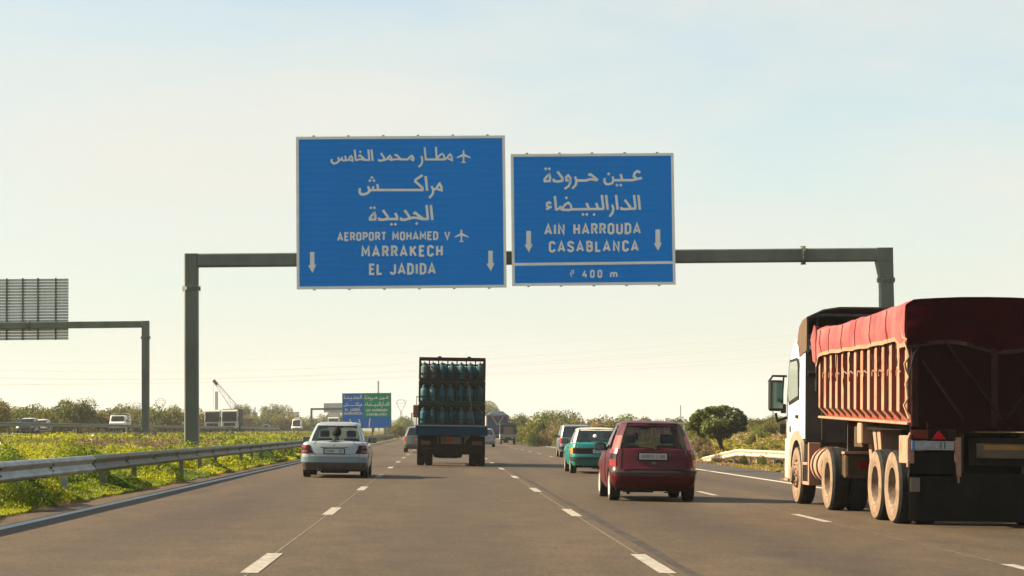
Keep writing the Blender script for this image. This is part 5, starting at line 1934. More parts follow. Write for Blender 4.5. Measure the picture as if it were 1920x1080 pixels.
# ---- rear underside
MB().box(-1.25, -1.17, -.12, .55, .90, 1.30).build('wing_edge', tan, tip, bevel=.015)
MB().tube([(-1.23, -.14, 1.33), (-1.27, -.16, 1.25), (-1.27, -.16, .85)], .022, 8).build('guard_bar', tan, tip)
lp = MB().box(-1.22, -.58, -.14, -.02, 1.235, 1.385).build('lamp_box', chassis_m, tip, bevel=.015)
MB().prism([(-.93, 1.25), (-.72, 1.25), (-.825, 1.375)], (0, -.152, 0), (1, 0, 0), (0, 0, 1), (0, .01, 0)).build('reflector_triangle', mat('reflector_red', (.34, .004, .01), .4, spec=.1), lp)
MB().box(-1.20, -.98, -.150, -.139, 1.255, 1.37).build('tail_lamp', mat('orange_red_lens', (.10, .014, .006), .4, spec=.15), lp, bevel=.004)
MB().box(-.68, -.60, -.150, -.139, 1.255, 1.37).build('tail_lamp', lens_dark, lp, bevel=.004)
pp = MB().box(-1.21, -.60, -.135, -.12, 1.095, 1.225).build('number_plate', mat('old_number_plate', (.20, .21, .20), .6, var=.12, scale=6), tip, bevel=.004)
MB().box(-1.21, -1.17, -.139, -.136, 1.095, 1.225).build('plate_blue_band', mat('plate_blue', (.02, .12, .35), .5), pp)
MB().box(-1.08, -.84, -.139, -.136, 1.12, 1.20).build('plate_characters', mat('old_plate_blur', (.2, .21, .21), .6, var=.3, scale=12), pp)
MB().box(-.80, -.785, -.139, -.136, 1.11, 1.21).box(-.745, -.73, -.139, -.136, 1.11, 1.21).build('plate_characters', black_ink, pp)
MB().box(-1.24, -.60, -.10, -.06, .58, 1.08).build('mudflap', rubber_flap, tip, bevel=.01)
fl_ = MB()
nf = 24
rows_ = [[(-1.25 + 2.5 * i / nf, -.13 - .02 * math.sin(i * .9), z) for z in (.09, .28, .52, .72)] for i in range(nf + 1)]
fl_.grid(rows_)
fl_.build('full_width_mudflap', rubber_flap, tip, smooth=60, solid=.02)
MB().box(-1.24, -1.10, -.166, -.158, .50, .70).build('reflector_patch', mat('dusty_reflector', (.12, .10, .075), .8), tip)
MB().box(-1.25, 1.25, -.10, -.02, .70, .77).build('flap_rail', chassis_m, tip, bevel=.01)
for xx in (-.48, .48):
    MB().hexa([(xx - .06, -.05, .66), (xx + .04, -.05, .66), (xx + .04, .05, .66), (xx - .06, .05, .66), (xx - .09, -.05, 1.3), (xx + .03, -.05, 1.3), (xx + .03, .05, 1.3), (xx - .09, .05, 1.3)]).build('bracket', tan_d, tip, bevel=.01)
MB().hexa([(-.55, -.13, .63), (-.50, -.13, .63), (-.50, -.09, .63), (-.55, -.09, .63), (-.60, -.13, 1.28), (-.50, -.13, 1.28), (-.50, -.09, 1.28), (-.60, -.09, 1.28)]).build('bracket', tan, tip)
hz_ = MB().box(-.28, .58, -.15, -.12, .99, 1.195).build('rear_marker_board', mat('grimy_cream_board', (.08, .06, .04), .7, var=.2, scale=5), tip, bevel=.005)
MB().box(-.18, .48, -.155, -.151, 1.11, 1.175).build('marker_stripe', mat('orange_stripe', (.19, .085, .006), .6, var=.15, scale=5), hz_)
MB().box(-.38, .68, -.10, -.03, .88, 1.28).build('marker_frame', chassis_m, tip, bevel=.02)
MB().box(-.9, .9, .3, .5, .75, 1.3).build('rear_cross_member', chassis_m, tip)
MB().box(-1.1, 1.1, .6, 4.4, 1.38, 1.46).build('tub_floor', chassis_m, tip)
MB().tube([(.62, -.2, .60), (.70, -.18, .3), (.78, -.2, .02)], .012, 5).tube([(1.0, -.2, .12), (1.08, -.2, .02)], .012, 5).build('hanging_cord', mat('dusty_rope', (0, 0, 0)), tip)
# ---- mudguards between the wheels and tractor lamp
MB().box(-1.22, -.85, 5.05, 5.12, .62, 1.02).build('tractor_tail_bracket', tan_d, tip, bevel=.01)
tb = MB().box(-1.22, -.50, 4.86, 5.05, .58, .98).build('tractor_tail_box', tan_d, tip, bevel=.05)
MB().box(-1.0, -.56, 4.845, 4.86, .74, .88).build('tractor_tail_lamp', lens_red, tb, bevel=.003)
MB().box(-1.24, -.50, 4.80, 5.06, .98, 1.02).build('tail_box_lip', tan, tb)
# fuel tank, battery box, steps
tk = MB().lathe([(.001, 7.05), (.30, 7.05), (.33, 7.08), (.33, 7.28), (.34, 7.30), (.33, 7.32), (.33, 7.72), (.34, 7.74), (.33, 7.76), (.33, 8.02), (.30, 8.05), (.001, 8.05)], 'y', 24, (-.92, 0, .75))
tk.build('fuel_tank', tan, tip, smooth=35)
for y in (7.30, 7.74):
    MB().lathe([(.345, y - .03), (.352, y - .03), (.352, y + .03), (.345, y + .03)], 'y', 24, (-.92, 0, .75)).build('tank_strap', tan_d, tip)
MB().box(-1.24, -1.14, 8.15, 8.75, .42, 1.12).build('side_skirt', chassis_m, tip, bevel=.02)
MB().box(-1.26, -1.02, 8.12, 8.80, .38, .44).build('step', tan, tip, bevel=.01)
MB().box(-1.26, -1.04, 8.12, 8.22, .44, 1.15).build('step_frame', tan, tip, bevel=.01)
MB().box(-1.26, -1.05, 8.3, 8.8, .74, .79).build('step', tan, tip, bevel=.01)
# front wheel arch
for sx in (-1, 1):
    arc_ = []
    for k in range(13):
        a = math.pi * (-.08 + 1.16 * k / 12)
        y, z = 9.55 + .66 * math.cos(a), .56 + .64 * math.sin(a)
        y2_, z2_ = 9.55 + .82 * math.cos(a), .60 + .76 * math.sin(a)
        arc_.append([(sx * .82, y, z), (sx * 1.25, y, z), (sx * 1.27, y2_, z2_), (sx * 1.2, y2_, z2_ + .02)])
    MB().grid(arc_).build('wheel_arch', mat('dusty_grey_arch', (.22, .18, .14), .8, var=.15, scale=5), tip, smooth=50, solid=.02)
# ---- cab
CY0, CY1 = 8.75, 10.95
cab_prof = lambda y0: None
hw_ = 1.235
cab = MB()
secs = []
# horizontal sections: z, rear y, front y, half width
for z, a, b__, h_ in ((1.22, CY0, CY1 - .02, hw_ - .01), (1.5, CY0, CY1, hw_), (1.9, CY0, CY1 - .02, hw_), (2.15, CY0, CY1 - .10, hw_), (2.6, CY0, CY1 - .28, hw_ - .02), (2.95, CY0, CY1 - .42, hw_ - .05), (3.12, CY0, CY1 - .6, hw_ - .09), (3.2, CY0 + .05, CY1 - .8, hw_ - .2)):
    r_ = .16
    secs.append([(-h_, a + .02, z), (-h_ + .02, a, z), (h_ - .02, a, z), (h_, a + .02, z), (h_, b__ - r_, z), (h_ - r_ * .35, b__ - r_ * .3, z), (h_ - r_, b__, z), (-h_ + r_, b__, z), (-h_ + r_ * .35, b__ - r_ * .3, z), (-h_, b__ - r_, z)])
cab.grid(secs, closed=True)
cab.add(secs[-1], [tuple(range(10))])
cab.add(secs[0], [tuple(reversed(range(10)))])
cab.build('cab', cab_white, tip, smooth=38)
# lower cab side in front of the arch and front corner
MB().box(-1.235, -1.0, 10.35, 10.97, .45, 1.22).box(1.0, 1.235, 10.35, 10.97, .45, 1.22).box(-.99, .99, 10.7, 10.95, .45, 1.22).build('lower_cab', mat('dusty_white_cab', (.38, .32, .26), .6), tip, bevel=.03)
MB().box(-1.225, 1.225, CY0 - .03, CY0 - .003, 1.15, 3.10).build('cab_rear_wall', cab_back, tip, bevel=.01)
for xx in (-.9, -.5, -.1, .3, .7):
    MB().box(xx - .03, xx + .03, CY0 - .05, CY0 - .03, 1.2, 2.9).build('pressing', cab_back, tip, bevel=.01)
for sx in (-1, 1):
    ang = [(9.35, 1.95), (10.45, 1.85), (10.62, 2.0), (10.50, 2.55), (10.38, 2.72), (9.55, 2.74), (9.38, 2.62)]
    MB().prism(ang, (sx * 1.232, 0, 0), (0, 1, 0), (0, 0, 1), (sx * .012, 0, 0)).build('window_seal', trim_m, tip)
    win = [(9.42, 2.02), (10.42, 1.92), (10.54, 2.04), (10.43, 2.52), (10.33, 2.67), (9.58, 2.68), (9.45, 2.58)]
    MB().prism(win, (sx * 1.243, 0, 0), (0, 1, 0), (0, 0, 1), (sx * .006, 0, 0)).build('side_window', mat('pale_reflecting_glass', (.20, .24, .23), .08, spec=.9), tip)
    MB().box(sx * 1.245 - .02, sx * 1.245 + .02, 9.42, 9.62, 1.60, 1.66).build('door_handle', trim_m, tip, bevel=.008)
    MB().box(sx * 1.238 - .004, sx * 1.238 + .004, 9.30, 9.31, 1.25, 2.9).build('door_gap', trim_m, tip)
    MB().lathe([(.001, 0), (.07, 0), (.075, .01)], 'x', 16, (sx * 1.24, 10.35, 1.40)).build('side_repeater', trim_m, tip)
# roof deflector: curved sheet open towards the back
df = []
for k in range(9):
    u = -1 + 2 * k / 8
    row = []
    for j, (y, z, wf) in enumerate(((CY1 - .75, 3.05, .95), (CY1 - 1.0, 3.30, .96), (CY1 - 1.35, 3.52, .98), (CY0 + .35, 3.62, 1.0), (CY0 - .12, 3.66, 1.0))):
        xx = 1.22 * wf * (u if abs(u) < 1 else u * 1.0)
        zz = z - (.18 if abs(u) == 1 else (.045 if abs(u) == .75 else 0)) - .02 * u * u
        row.append((xx, y, zz))
    df.append(row)
df = [[(p[0], p[1], p[2] - .62) for p in df[0]]] + df + [[(p[0], p[1], p[2] - .62) for p in df[-1]]]
MB().grid(df).build('roof_deflector', defl, tip, smooth=50, solid=.03)
MB().tube([(-1.14, CY0 - .06, 3.46), (-.9, CY0 - .06, 3.50), (.9, CY0 - .06, 3.50)], .03, 8).build('deflector_brace', dark_steel, tip)
MB().tube([(-1.02, CY0 - .08, 3.45), (-1.02, CY0 - .08, 2.1)], .035, 8).tube([(-1.18, CY0 - .06, 2.42), (-.86, CY0 - .06, 2.42)], .04, 8).build('air_intake', trim_m, tip, smooth=50)
MB().box(-1.2, -1.02, CY0 - .14, CY0 - .03, 2.78, 3.05).build('work_lamp', trim_m, tip, bevel=.03)
MB().lathe([(.001, 0), (.05, 0), (.055, -.01)], 'y', 14, (-1.12, CY0 - .145, 2.9)).build('work_lamp_glass', lens_clear, tip)
# mirrors
MB().tube([(-1.24, 10.75, 2.42), (-1.52, 10.72, 2.42), (-1.60, 10.70, 2.30)], .022, 8).tube([(-1.24, 10.75, 1.62), (-1.42, 10.72, 1.55), (-1.46, 10.70, 1.70)], .03, 8).tube([(-1.30, 10.74, 2.42), (-1.34, 10.74, 1.75)], .018, 6).build('mirror_arm', trim_m, tip, smooth=50)
mi = MB().box(-1.60, -1.31, 10.64, 10.80, 1.74, 2.34).build('mirror', trim_m, tip, bevel=.06, seg=3)
MB().box(-1.575, -1.335, 10.625, 10.64, 1.79, 2.30).build('mirror_glass', mat('mirror_glass', (.06, .10, .095), .1, metal=1.0), mi, bevel=.006)
MB().box(-1.36, -1.26, 10.66, 10.74, 1.70, 1.88).build('small_mirror', trim_m, tip, bevel=.02)
MB().box(-1.34, -1.22, 10.93, 10.98, 1.3, 1.5).build('front_corner_lamp', trim_m, tip, bevel=.02)
MB().box(-1.36, -1.22, 9.85, 10.35, .42, .46).build('front_step', tan, tip)
MB().bar((-1.3, 10.3, .45), (-1.42, 10.35, .42), .05).build('front_step_bracket', tan, tip)
# ================================================================== DISTANT TRAFFIC, same direction
# blue tipper far ahead
bl = thing('tipper_lorry', 'distant blue tipper lorry with a yellow V on its tailgate', 'lorry', on_road(6.30, 238.0), (0, TILT, 0))
nb_ = mat('navy_tub_paint', (0.012, 0.035, 0.10), 0.6, var=.2, scale=2)
MB().box(-1.2, 1.2, 0, 6.5, 1.25, 3.05).build('tub', mat('dusty_blue_tub', (.10, .11, .12), .7, var=.2), bl)
MB().box(-1.08, 1.08, -.05, 0, 1.15, 2.95).build('tailgate', nb_, bl)
fr = MB()
fr.box(-1.25, -1.09, -.10, .02, 1.1, 3.02).box(1.09, 1.25, -.10, .02, 1.1, 3.02).box(-1.25, 1.25, -.10, .02, 2.93, 3.07)
fr.build('tailgate_frame', tan, bl, fix=False)
ye = mat('yellow_stripe', (.30, .22, .09), .6)
MB().bar((-.62, -.08, 2.9), (0, -.08, 1.95), .11, .05, (0, 1, 0)).bar((.62, -.085, 2.9), (0, -.085, 1.95), .11, .05, (0, 1, 0)).build('v_stripe', ye, bl)
MB().hexa([(-1.2, -.02, 3.05), (1.2, -.02, 3.05), (1.2, 6.4, 3.05), (-1.2, 6.4, 3.05), (-.62, .3, 3.50), (.55, .3, 3.52), (.55, 6, 3.5), (-.62, 6, 3.5)]).build('tarpaulin', mat('blue_grey_tarpaulin', (.05, .075, .10), .8, var=.2), bl, bevel=.08)
MB().box(-1.2, 1.2, .1, 6.3, .5, 1.14).build('chassis', chassis_m, bl, bevel=.03)
MB().box(-.9, .9, -.08, .05, .72, .95).build('bumper', mat('grey_bumper', (.12, .12, .11), .7), bl)
for y in (.9, 2.2, 7.2):
    for sx in (-1, 1):
        make_wheel('wheel', bl, sx * 1.05, y, .5, .3, sx)
MB().box(-1.2, 1.2, 6.8, 8.6, .8, 3.0).build('cab', cab_white, bl, bevel=.1)
for sx in (-1, 1):
    MB().box(sx * 1.42 - .11, sx * 1.42 + .11, 8.3, 8.4, 1.9, 2.5).build('mirror', trim_m, bl, bevel=.02)
# small canopy pickup
cp = thing('canopy_pickup', 'small pale pickup with a dark canvas canopy ahead in the slow lane', 'pickup', on_road(6.55, 208.0), (0, TILT, 0))
cpw = mat('cream_pickup_paint', (.20, .20, .17), .5, var=.08)
MB().box(-.80, .80, 0, 2.2, .52, .98).build('bed', cpw, cp, bevel=.03)
MB().box(-.74, .74, -.02, 0, .86, .96).build('tail_board', mat('grey_tail_board', (.16, .16, .15), .6), cp)
can = mat('dark_canvas', (.035, .042, .042), .9, var=.2)
MB().box(-.78, -.48, 0, .03, 1.0, 1.92).box(.55, .78, 0, .03, 1.0, 1.92).box(-.48, .55, 0, .03, 1.72, 1.92).box(-.80, -.78, 0, 2.1, 1.0, 1.9).box(.78, .80, 0, 2.1, 1.0, 1.9).build('canopy_side', can, cp, fix=False)
MB().prism([(-.82, 1.88), (-.80, 2.0), (-.5, 2.1), (0, 2.13), (.5, 2.1), (.80, 2.0), (.82, 1.88)], (0, -.05, 0), (1, 0, 0), (0, 0, 1), (0, 2.2, 0)).build('canopy_roof', mat('canvas_roof', (.07, .09, .10), .8), cp)
MB().box(-.45, .5, .06, .3, .98, 1.68).build('load_panel', mat('pale_cardboard', (.17, .13, .10), .9), cp)
MB().box(-.74, .74, -.05, .05, .40, .54).box(-.3, .3, -.07, -.02, .56, .70).build('bumper', trim_m, cp, bevel=.01)
for sx in (-1, 1):
    MB().box(sx * .62 - .09, sx * .62 + .09, -.02, .0, .6, .72).build('tail_lamp', lens_dark, cp)
    for y in (.5, 2.6):
        make_wheel('wheel', cp, sx * .66, y, .27, .16, sx)
MB().prism([(2.2, .5), (2.2, 1.75), (2.9, 1.78), (3.3, 1.15), (3.6, 1.0), (3.65, .4)], (-.77, 0, 0), (0, 1, 0), (0, 0, 1), (1.54, 0, 0)).build('cab', cpw, cp, bevel=.04)
for sx in (-1, 1):
    MB().box(sx * .92 - .09, sx * .92 + .09, 2.95, 3.0, 1.15, 1.4).build('mirror', trim_m, cp, bevel=.01)

# ================================================================== ONCOMING TRAFFIC (opposite carriageway), front ends towards us
OZ = 1.45
gl_w = mat('dark_windscreen', (.012, .018, .018), .4, spec=.05)


def front_details(root, b_, spec):
    n_ = b_.n
    nh = n_ // 2
    # head lamps and grille sit at the front centre half of the ring
    for sd in (1, -1):
        js = (nh - 4, nh - 3)
        b_.patch([(3, (j if sd == 1 else n_ - 1 - j)) for j in js], 'headlamp', lens_clear, root, off=.012)
    b_.patch([(3, j) for j in range(nh - 2, nh + 2)], 'grille', trim_m, root, off=.012)
    b_.patch([(1, j) for j in range(nh - 5, nh + 5)], 'bumper', trim_m, root, off=.02)


def oncoming(base, col, label, px, py, s_px, cat='car', nm='car', hs=1.0):
    """px,py = wheel contact in the photo, s_px = pixels per metre there"""
    D = F_PX / s_px
    p = at(px, py, D)
    sp_ = dict(base)
    sp_['body'] = col
    r_, b_, g_ = car(sp_, label, cat, loc=(p.x, D, OZ), yaw=math.pi, name=nm, tilt=0)
    front_details(r_, b_, sp_)
    return r_


specO = dict(specH)
specO.update(g_rear=gl_dark, g_front=gl_dark, g_side=gl_dark, interior=False)
navy = mat('dark_blue_car_paint', (.02, .03, .06), .3, coat=.5)
whitep = mat('white_car_paint', (.46, .45, .42), .35, coat=.4, var=.04)
sp_ = dict(specO)
sp_['roof_m'] = mat('pale_grey_roof', (.42, .43, .40), .4)
oncoming(sp_, navy, 'dark blue oncoming car with a pale roof behind the far rail, at the far left', 60, 815, 19.0)
sp_ = dict(specO)
oncoming(sp_, mat('dark_green_car_paint', (.03, .05, .045), .4, coat=.3), 'dark oncoming car partly hidden behind the big gantry post', 336, 806, 13.6)
oncoming(dict(specO), mat('dull_green_car', (.05, .065, .055), .4), 'small dark oncoming car to the right of the two oncoming lorries', 500, 801, 9.0)
specV = dict(spec4)
specV.update(g_front=gl_dark, interior=False, gh=((.07, 3.7, .845), (.22, 3.0, .72), 2.2), W=1.85)
r_ = oncoming(specV, whitep, 'white oncoming van with a roof box above the silver-white saloon', 558, 803, 10.0, 'van', 'van')
MB().box(-.45, .45, .6, 2.0, 2.16, 2.5).build('roof_box', whitep, r_, bevel=.08)


def flat_front_truck(label, px, py, s_px, body_m, width=2.4, hgt=2.9, extra=None, nm='lorry'):
    D = F_PX / s_px
    p = at(px, py, D)
    r_ = thing(nm, label, 'lorry', (p.x, D, OZ), (0, 0, math.pi))
    h = width / 2
    cb_ = MB()
    cb_.prism([(0, .55), (0, hgt), (1.5, hgt), (1.8, hgt - .2), (2.0, 1.45), (2.05, .55)], (-h, -2.05, 0), (0, 1, 0), (0, 0, 1), (width, 0, 0))
    cb_.build('cab', body_m, r_, bevel=.06)
    MB().hexa([(-h + .12, -.05, 1.5), (h - .12, -.05, 1.5), (h - .12, -.02, 1.5), (-h + .12, -.02, 1.5), (-h + .15, -.27, hgt - .35), (h - .15, -.27, hgt - .35), (h - .15, -.22, hgt - .35), (-h + .15, -.22, hgt - .35)]).build('windscreen', gl_w, r_, bevel=.01)
    MB().box(-h + .35, h - .35, -.0, .03, .85, 1.3).build('grille', trim_m, r_, bevel=.02)
    MB().box(-h - .01, h + .01, -.05, .10, .42, .72).build('bumper', mat('grey_bumper', (0, 0, 0)), r_, bevel=.03)
    for sx in (-1, 1):
        MB().box(sx * (h - .25) - .14, sx * (h - .25) + .14, .1, .12, .50, .66).build('headlamp', lens_clear, r_, bevel=.01)
        MB().box(sx * (h + .18) - .09, sx * (h + .18) + .09, -.25, -.18, 1.6, 2.2).build('mirror', trim_m, r_, bevel=.02)
        make_wheel('wheel', r_, sx * (h - .16), -1.1, .5, .3, sx)
        make_wheel('wheel', r_, sx * (h - .16), -6.0, .5, .3, sx)
    MB().box(-h, h, -8, -2.2, .9, 1.15).build('load_bed', chassis_m, r_, bevel=.02)
    return r_, h


tarpg = mat('dark_green_tarpaulin', (.045, .055, .05), .9, var=.2)
whitl = mat('dirty_white_lorry_paint', (.38, .36, .31), .5, var=.08)
r_, h = flat_front_truck('white oncoming lorry with a dark load, right one of the pair under the crane', 430, 808, 12.6, whitl, 2.35, 3.25)
MB().box(-h - .15, h + .15, -8, -2.3, 1.16, 3.4).build('covered_load', tarpg, r_, bevel=.15)
r_, h = flat_front_truck('pale oncoming lorry, left one of the pair under the crane', 398, 808, 12.2, whitl, 2.4, 3.35)
MB().box(-h, h, -8, -2.3, 1.16, 3.0).build('box_body', mat('grey_box_body', (.3, .32, .3), .6), r_)
r_, h = flat_front_truck('distant white oncoming lorry below the far gantry sign', 625, 804, 8.2, whitl, 2.4, 3.1)
MB().box(-h + .05, h - .05, -8, -2.3, 1.16, 4.2).build('box_body', mat('grey_box_body', (.3, .32, .3), .6), r_)
# light pickup with a latticed load
D = F_PX / 17.0
p = at(219, 811, D)
pk = thing('pickup', 'white oncoming pickup with a white slatted load bed, left of the far gantry post', 'pickup', (p.x, D, OZ), (0, 0, math.pi))
cb_ = MB()
cb_.prism([(0, .45), (0, 1.85), (1.2, 1.9), (1.75, 1.25), (2.1, 1.05), (2.2, .4)], (-.85, -2.2, 0), (0, 1, 0), (0, 0, 1), (1.7, 0, 0))
cb_.build('cab', whitep, pk, bevel=.06)
MB().hexa([(-.72, -.40, 1.27), (.72, -.40, 1.27), (.72, -.36, 1.27), (-.72, -.36, 1.27), (-.66, -.92, 1.80), (.66, -.92, 1.80), (.66, -.88, 1.80), (-.66, -.88, 1.80)]).build('windscreen', gl_w, pk)
MB().box(-.5, .5, .0, .02, .6, .85).box(-.86, .86, -.03, .06, .3, .5).build('grille', trim_m, pk)
for sx in (-1, 1):
    MB().box(sx * .66 - .11, sx * .66 + .11, .0, .02, .62, .84).build('headlamp', lens_clear, pk)
    MB().box(sx * .98 - .08, sx * .98 + .08, -.6, -.55, 1.2, 1.4).build('mirror', trim_m, pk)
    for y in (-.5, -3.6):
        make_wheel('wheel', pk, sx * .74, y, .31, .2, sx)
MB().box(-.88, .88, -4.4, -2.25, .6, 1.0).build('load_bed', whitep, pk)
for k in range(6):
    MB().box(-.95, .95, -2.32, -2.28, 1.05 + k * .17, 1.14 + k * .17).build('slat', whitep, pk)
for sx in (-1, 1):
    for k in range(6):
        MB().box(sx * .93 - .02, sx * .93 + .02, -4.4, -2.33, 1.05 + k * .17, 1.14 + k * .17).build('slat', whitep, pk)
MB().box(-.8, .8, -3.4, -1.0, 2.06, 2.10).build('roof_rack', whitep, pk)
# boxy white car at the far left lane edge
oncoming(dict(specO), whitep, 'white oncoming car just right of the pale-roofed one at the far left', 84, 814, 17.5)

# ================================================================== VEGETATION
LEAF = leafmat('leaf')
GRASS = leafmat('grass_blades', .5)


def leaf_mesh(name, P, size, tint, flat=0.0, tri=True, aspect=2.0, upb=0.0):
    """one small face per point, random orientation; tint (n,3)"""
    n_ = len(P)
    size = np.broadcast_to(np.asarray(size, float), (n_,))
    d = rng.normal(size=(n_, 3))
    d[:, 2] = d[:, 2] * (1 - flat) + upb
    d /= np.linalg.norm(d, axis=1)[:, None]
    e_ = rng.normal(size=(n_, 3))
    e_ -= (e_ * d).sum(1)[:, None] * d
    e_ /= np.linalg.norm(e_, axis=1)[:, None]
    a = d * size[:, None] * .5
    c = e_ * size[:, None] * .5 / aspect
    V = np.stack([P - a, P - a * .1 + c, P + a, P - a * .1 - c], 1).reshape(-1, 3)
    me = bpy.data.meshes.new(name)
    me.vertices.add(n_ * 4)
    me.vertices.foreach_set('co', V.ravel().astype(np.float32))
    me.loops.add(n_ * 4)
    me.loops.foreach_set('vertex_index', np.arange(n_ * 4, dtype=np.int32))
    me.polygons.add(n_)
    me.polygons.foreach_set('loop_start', np.arange(0, n_ * 4, 4, dtype=np.int32))
    me.polygons.foreach_set('loop_total', np.full(n_, 4, np.int32))
    me.update()
    ca = me.color_attributes.new('tint', 'FLOAT_COLOR', 'CORNER')
    cc = np.ones((n_, 4, 4), np.float32)
    cc[:, :, :3] = tint[:, None, :]
    ca.data.foreach_set('color', cc.ravel())
    return me


def lerp3(a, b_, f):
    return np.asarray(a)[None, :] * (1 - f[:, None]) + np.asarray(b_)[None, :] * f[:, None]


GZX = np.array(LX)
GZZ = np.array(LZ)


def verge(name, x_of, dens, y0, y1, lsz, hmax, cols, seedoff=0.0, dry=None, label=None):
    """herb layer: y sampled ~1/y^2 so that the leaves stay about one size in the picture"""
    u = rng.random(dens)
    Y = 1 / (1 / y0 + (1 / y1 - 1 / y0) * u)
    xa, xb = x_of
    X = xa(Y) + (xb(Y) - xa(Y)) * rng.random(dens)
    m1 = vnoise(X + 500 + seedoff, Y + 40, 1.9, 2)
    m2 = vnoise(X + 90, Y + 400 + seedoff, .8, 2)
    H = hmax(X, Y) * (np.clip((m1 - .28) * 2.4, 0.08, 1.2) * (.15 + 1.7 * np.clip(m2 - .22, 0, 1)))
    hh = H * rng.random(dens) ** .55
    Z = np.interp(X, GZX, GZZ) + hh + .01
    c1_ = np.clip((vnoise(X + 30, Y + 700 + seedoff, 3.2, 4) - .34) * 3.0, 0, 1)
    col = lerp3(cols[0], cols[1], c1_)
    if dry is not None:
        dd = dry(X, Y)
        col = col * (1 - dd[:, None]) + np.array(cols[2])[None, :] * dd[:, None]
    r_ = rng.random(dens)
    col = col * (.72 + .56 * rng.random(dens))[:, None]
    st = r_ < .035
    col[st] = np.array((.20, .16, .08))
    fl2 = (r_ > .9988) & (hh > H * .7)
    col[fl2] = np.array((.55, .42, .03))
    fl3 = (r_ > .9955) & (r_ < .9960)
    col[fl3] = np.array((.6, .58, .5))
    sz = lsz(Y) * (.6 + .8 * rng.random(dens))
    me = leaf_mesh(name, np.stack([X, Y, Z], 1), sz, col, flat=0.2, aspect=2.6, upb=.25)
    me.materials.append(GRASS)
    o = bpy.data.objects.new(name, me)
    C.objects.link(o)
    return tag(o, label, 'undergrowth', kind='stuff')


cA, cB, cD = (.042, .090, .005), (.27, .295, .006), (.15, .09, .04)
one = np.ones_like
edge = lambda Y: -5.92 - .22 * vnoise(Y * 0 + 5, Y + 30, 1.6, 3) + 0 * Y
verge('verge_grass', (lambda Y: -9.2 * one(Y), edge), 420000, 22, 130, lambda Y: .0013 * Y + .010, lambda X, Y: .64 * np.clip((-5.80 - X) / .75, .15, 1), (cA, cB, cD), label='lush low greenery along the left edge of the road under the guardrail')


def drymask(X, Y):
    a = np.exp(-(((X + 13.2) / 3.2) ** 2 + ((Y - 102) / 18) ** 2)) * 1.8
    b_ = np.clip((vnoise(X + 10, Y + 10, 6.5, 3) - .64) * 4, 0, .55)
    far = np.clip((Y - 125) / 150, 0, .6)
    return np.clip(a + b_ + far * .7, 0, 1)


verge('median_grass', (lambda Y: -31 * one(Y), lambda Y: -8.6 * one(Y)), 420000, 32, 420, lambda Y: .0013 * Y + .018, lambda X, Y: (.20 + .0007 * Y) * np.clip((-7.6 - X) / 3, .6, 1) * (1 - .5 * drymask(X, Y)), ((.050, .085, .008), (.23, .25, .012), (.095, .075, .032)), 33, drymask,
      label='weedy mixed green and dry growth on the median between the carriageways')
verge('median_grass', (lambda Y: -60 * one(Y), lambda Y: -50.5 * one(Y)), 30000, 100, 500, lambda Y: .0018 * Y + .03, lambda X, Y: .5 * one(X), ((.04, .055, .01), (.10, .10, .02), (.13, .09, .045)), 63, drymask, label='rough growth beyond the opposite carriageway')


def dry_r(X, Y):
    return np.clip((vnoise(X + 210, Y + 10, 9, 3) - .38) * 4.5, 0, .85)


verge('roadside_grass', (lambda Y: 11.75 * one(Y), lambda Y: 12.0 + (Y - 40) * .22), 230000, 55, 420, lambda Y: .0018 * Y + .02, lambda X, Y: .04 + np.clip((X - 12.2) / 2.5, 0, 1) * (.22 + .0022 * Y), ((.07, .085, .010), (.22, .20, .02), (.19, .125, .06)), 93, dry_r,
      label='dry and green grass on the right verge behind the pale guardrail')


# dry stems and seed heads standing out of the herb layer
ns_ = 700
Ys = 1 / (1 / 26 + (1 / 220 - 1 / 26) * rng.random(ns_))
Xs = np.where(rng.random(ns_) < .25, -6.9 - 1.6 * rng.random(ns_), -8.6 - 18 * rng.random(ns_))
hs_ = (.15 + .38 * rng.random(ns_) ** 2) * (1 + Ys / 250)
ln_ = rng.normal(size=(ns_, 2)) * .10
V_, F_ = [], []
for i in range(ns_):
    x_, y_, z_, h_, wd_ = Xs[i], Ys[i], float(np.interp(Xs[i], GZX, GZZ)), hs_[i], .003 + .00007 * Ys[i]
    tx_, ty_ = x_ + ln_[i, 0] * h_, y_ + ln_[i, 1] * h_
    n0_ = len(V_)
    V_ += [(x_ - wd_, y_, z_), (x_ + wd_, y_, z_), (x_, y_ + wd_ * 1.6, z_), (tx_ - wd_ * .7, ty_, z_ + h_), (tx_ + wd_ * .7, ty_, z_ + h_), (tx_, ty_ + wd_, z_ + h_)]
    F_ += [(n0_, n0_ + 1, n0_ + 4, n0_ + 3), (n0_ + 1, n0_ + 2, n0_ + 5, n0_ + 4), (n0_ + 2, n0_, n0_ + 3, n0_ + 5)]
    if i % 3 == 0:
        n0_ = len(V_)
        q_ = wd_ * 3.2
        V_ += [(tx_ - q_, ty_, z_ + h_), (tx_ + q_, ty_, z_ + h_), (tx_, ty_ + q_, z_ + h_), (tx_, ty_, z_ + h_ + q_ * 2.2)]
        F_ += [(n0_, n0_ + 1, n0_ + 3), (n0_ + 1, n0_ + 2, n0_ + 3), (n0_ + 2, n0_, n0_ + 3)]
me = bpy.data.meshes.new('dry_stems')
me.from_pydata(V_, [], F_)
me.materials.append(mat('straw', (.20, .155, .085), .9, var=.25, scale=.8))
o = bpy.data.objects.new('dry_stems', me)
C.objects.link(o)
tag(o, 'thin dry straw-coloured stems standing out of the green growth on the left', 'undergrowth', kind='stuff')


# ---- trees and bushes
bark = mat('bark', (.045, .035, .025), .95, var=.3, scale=9, bump=.6)


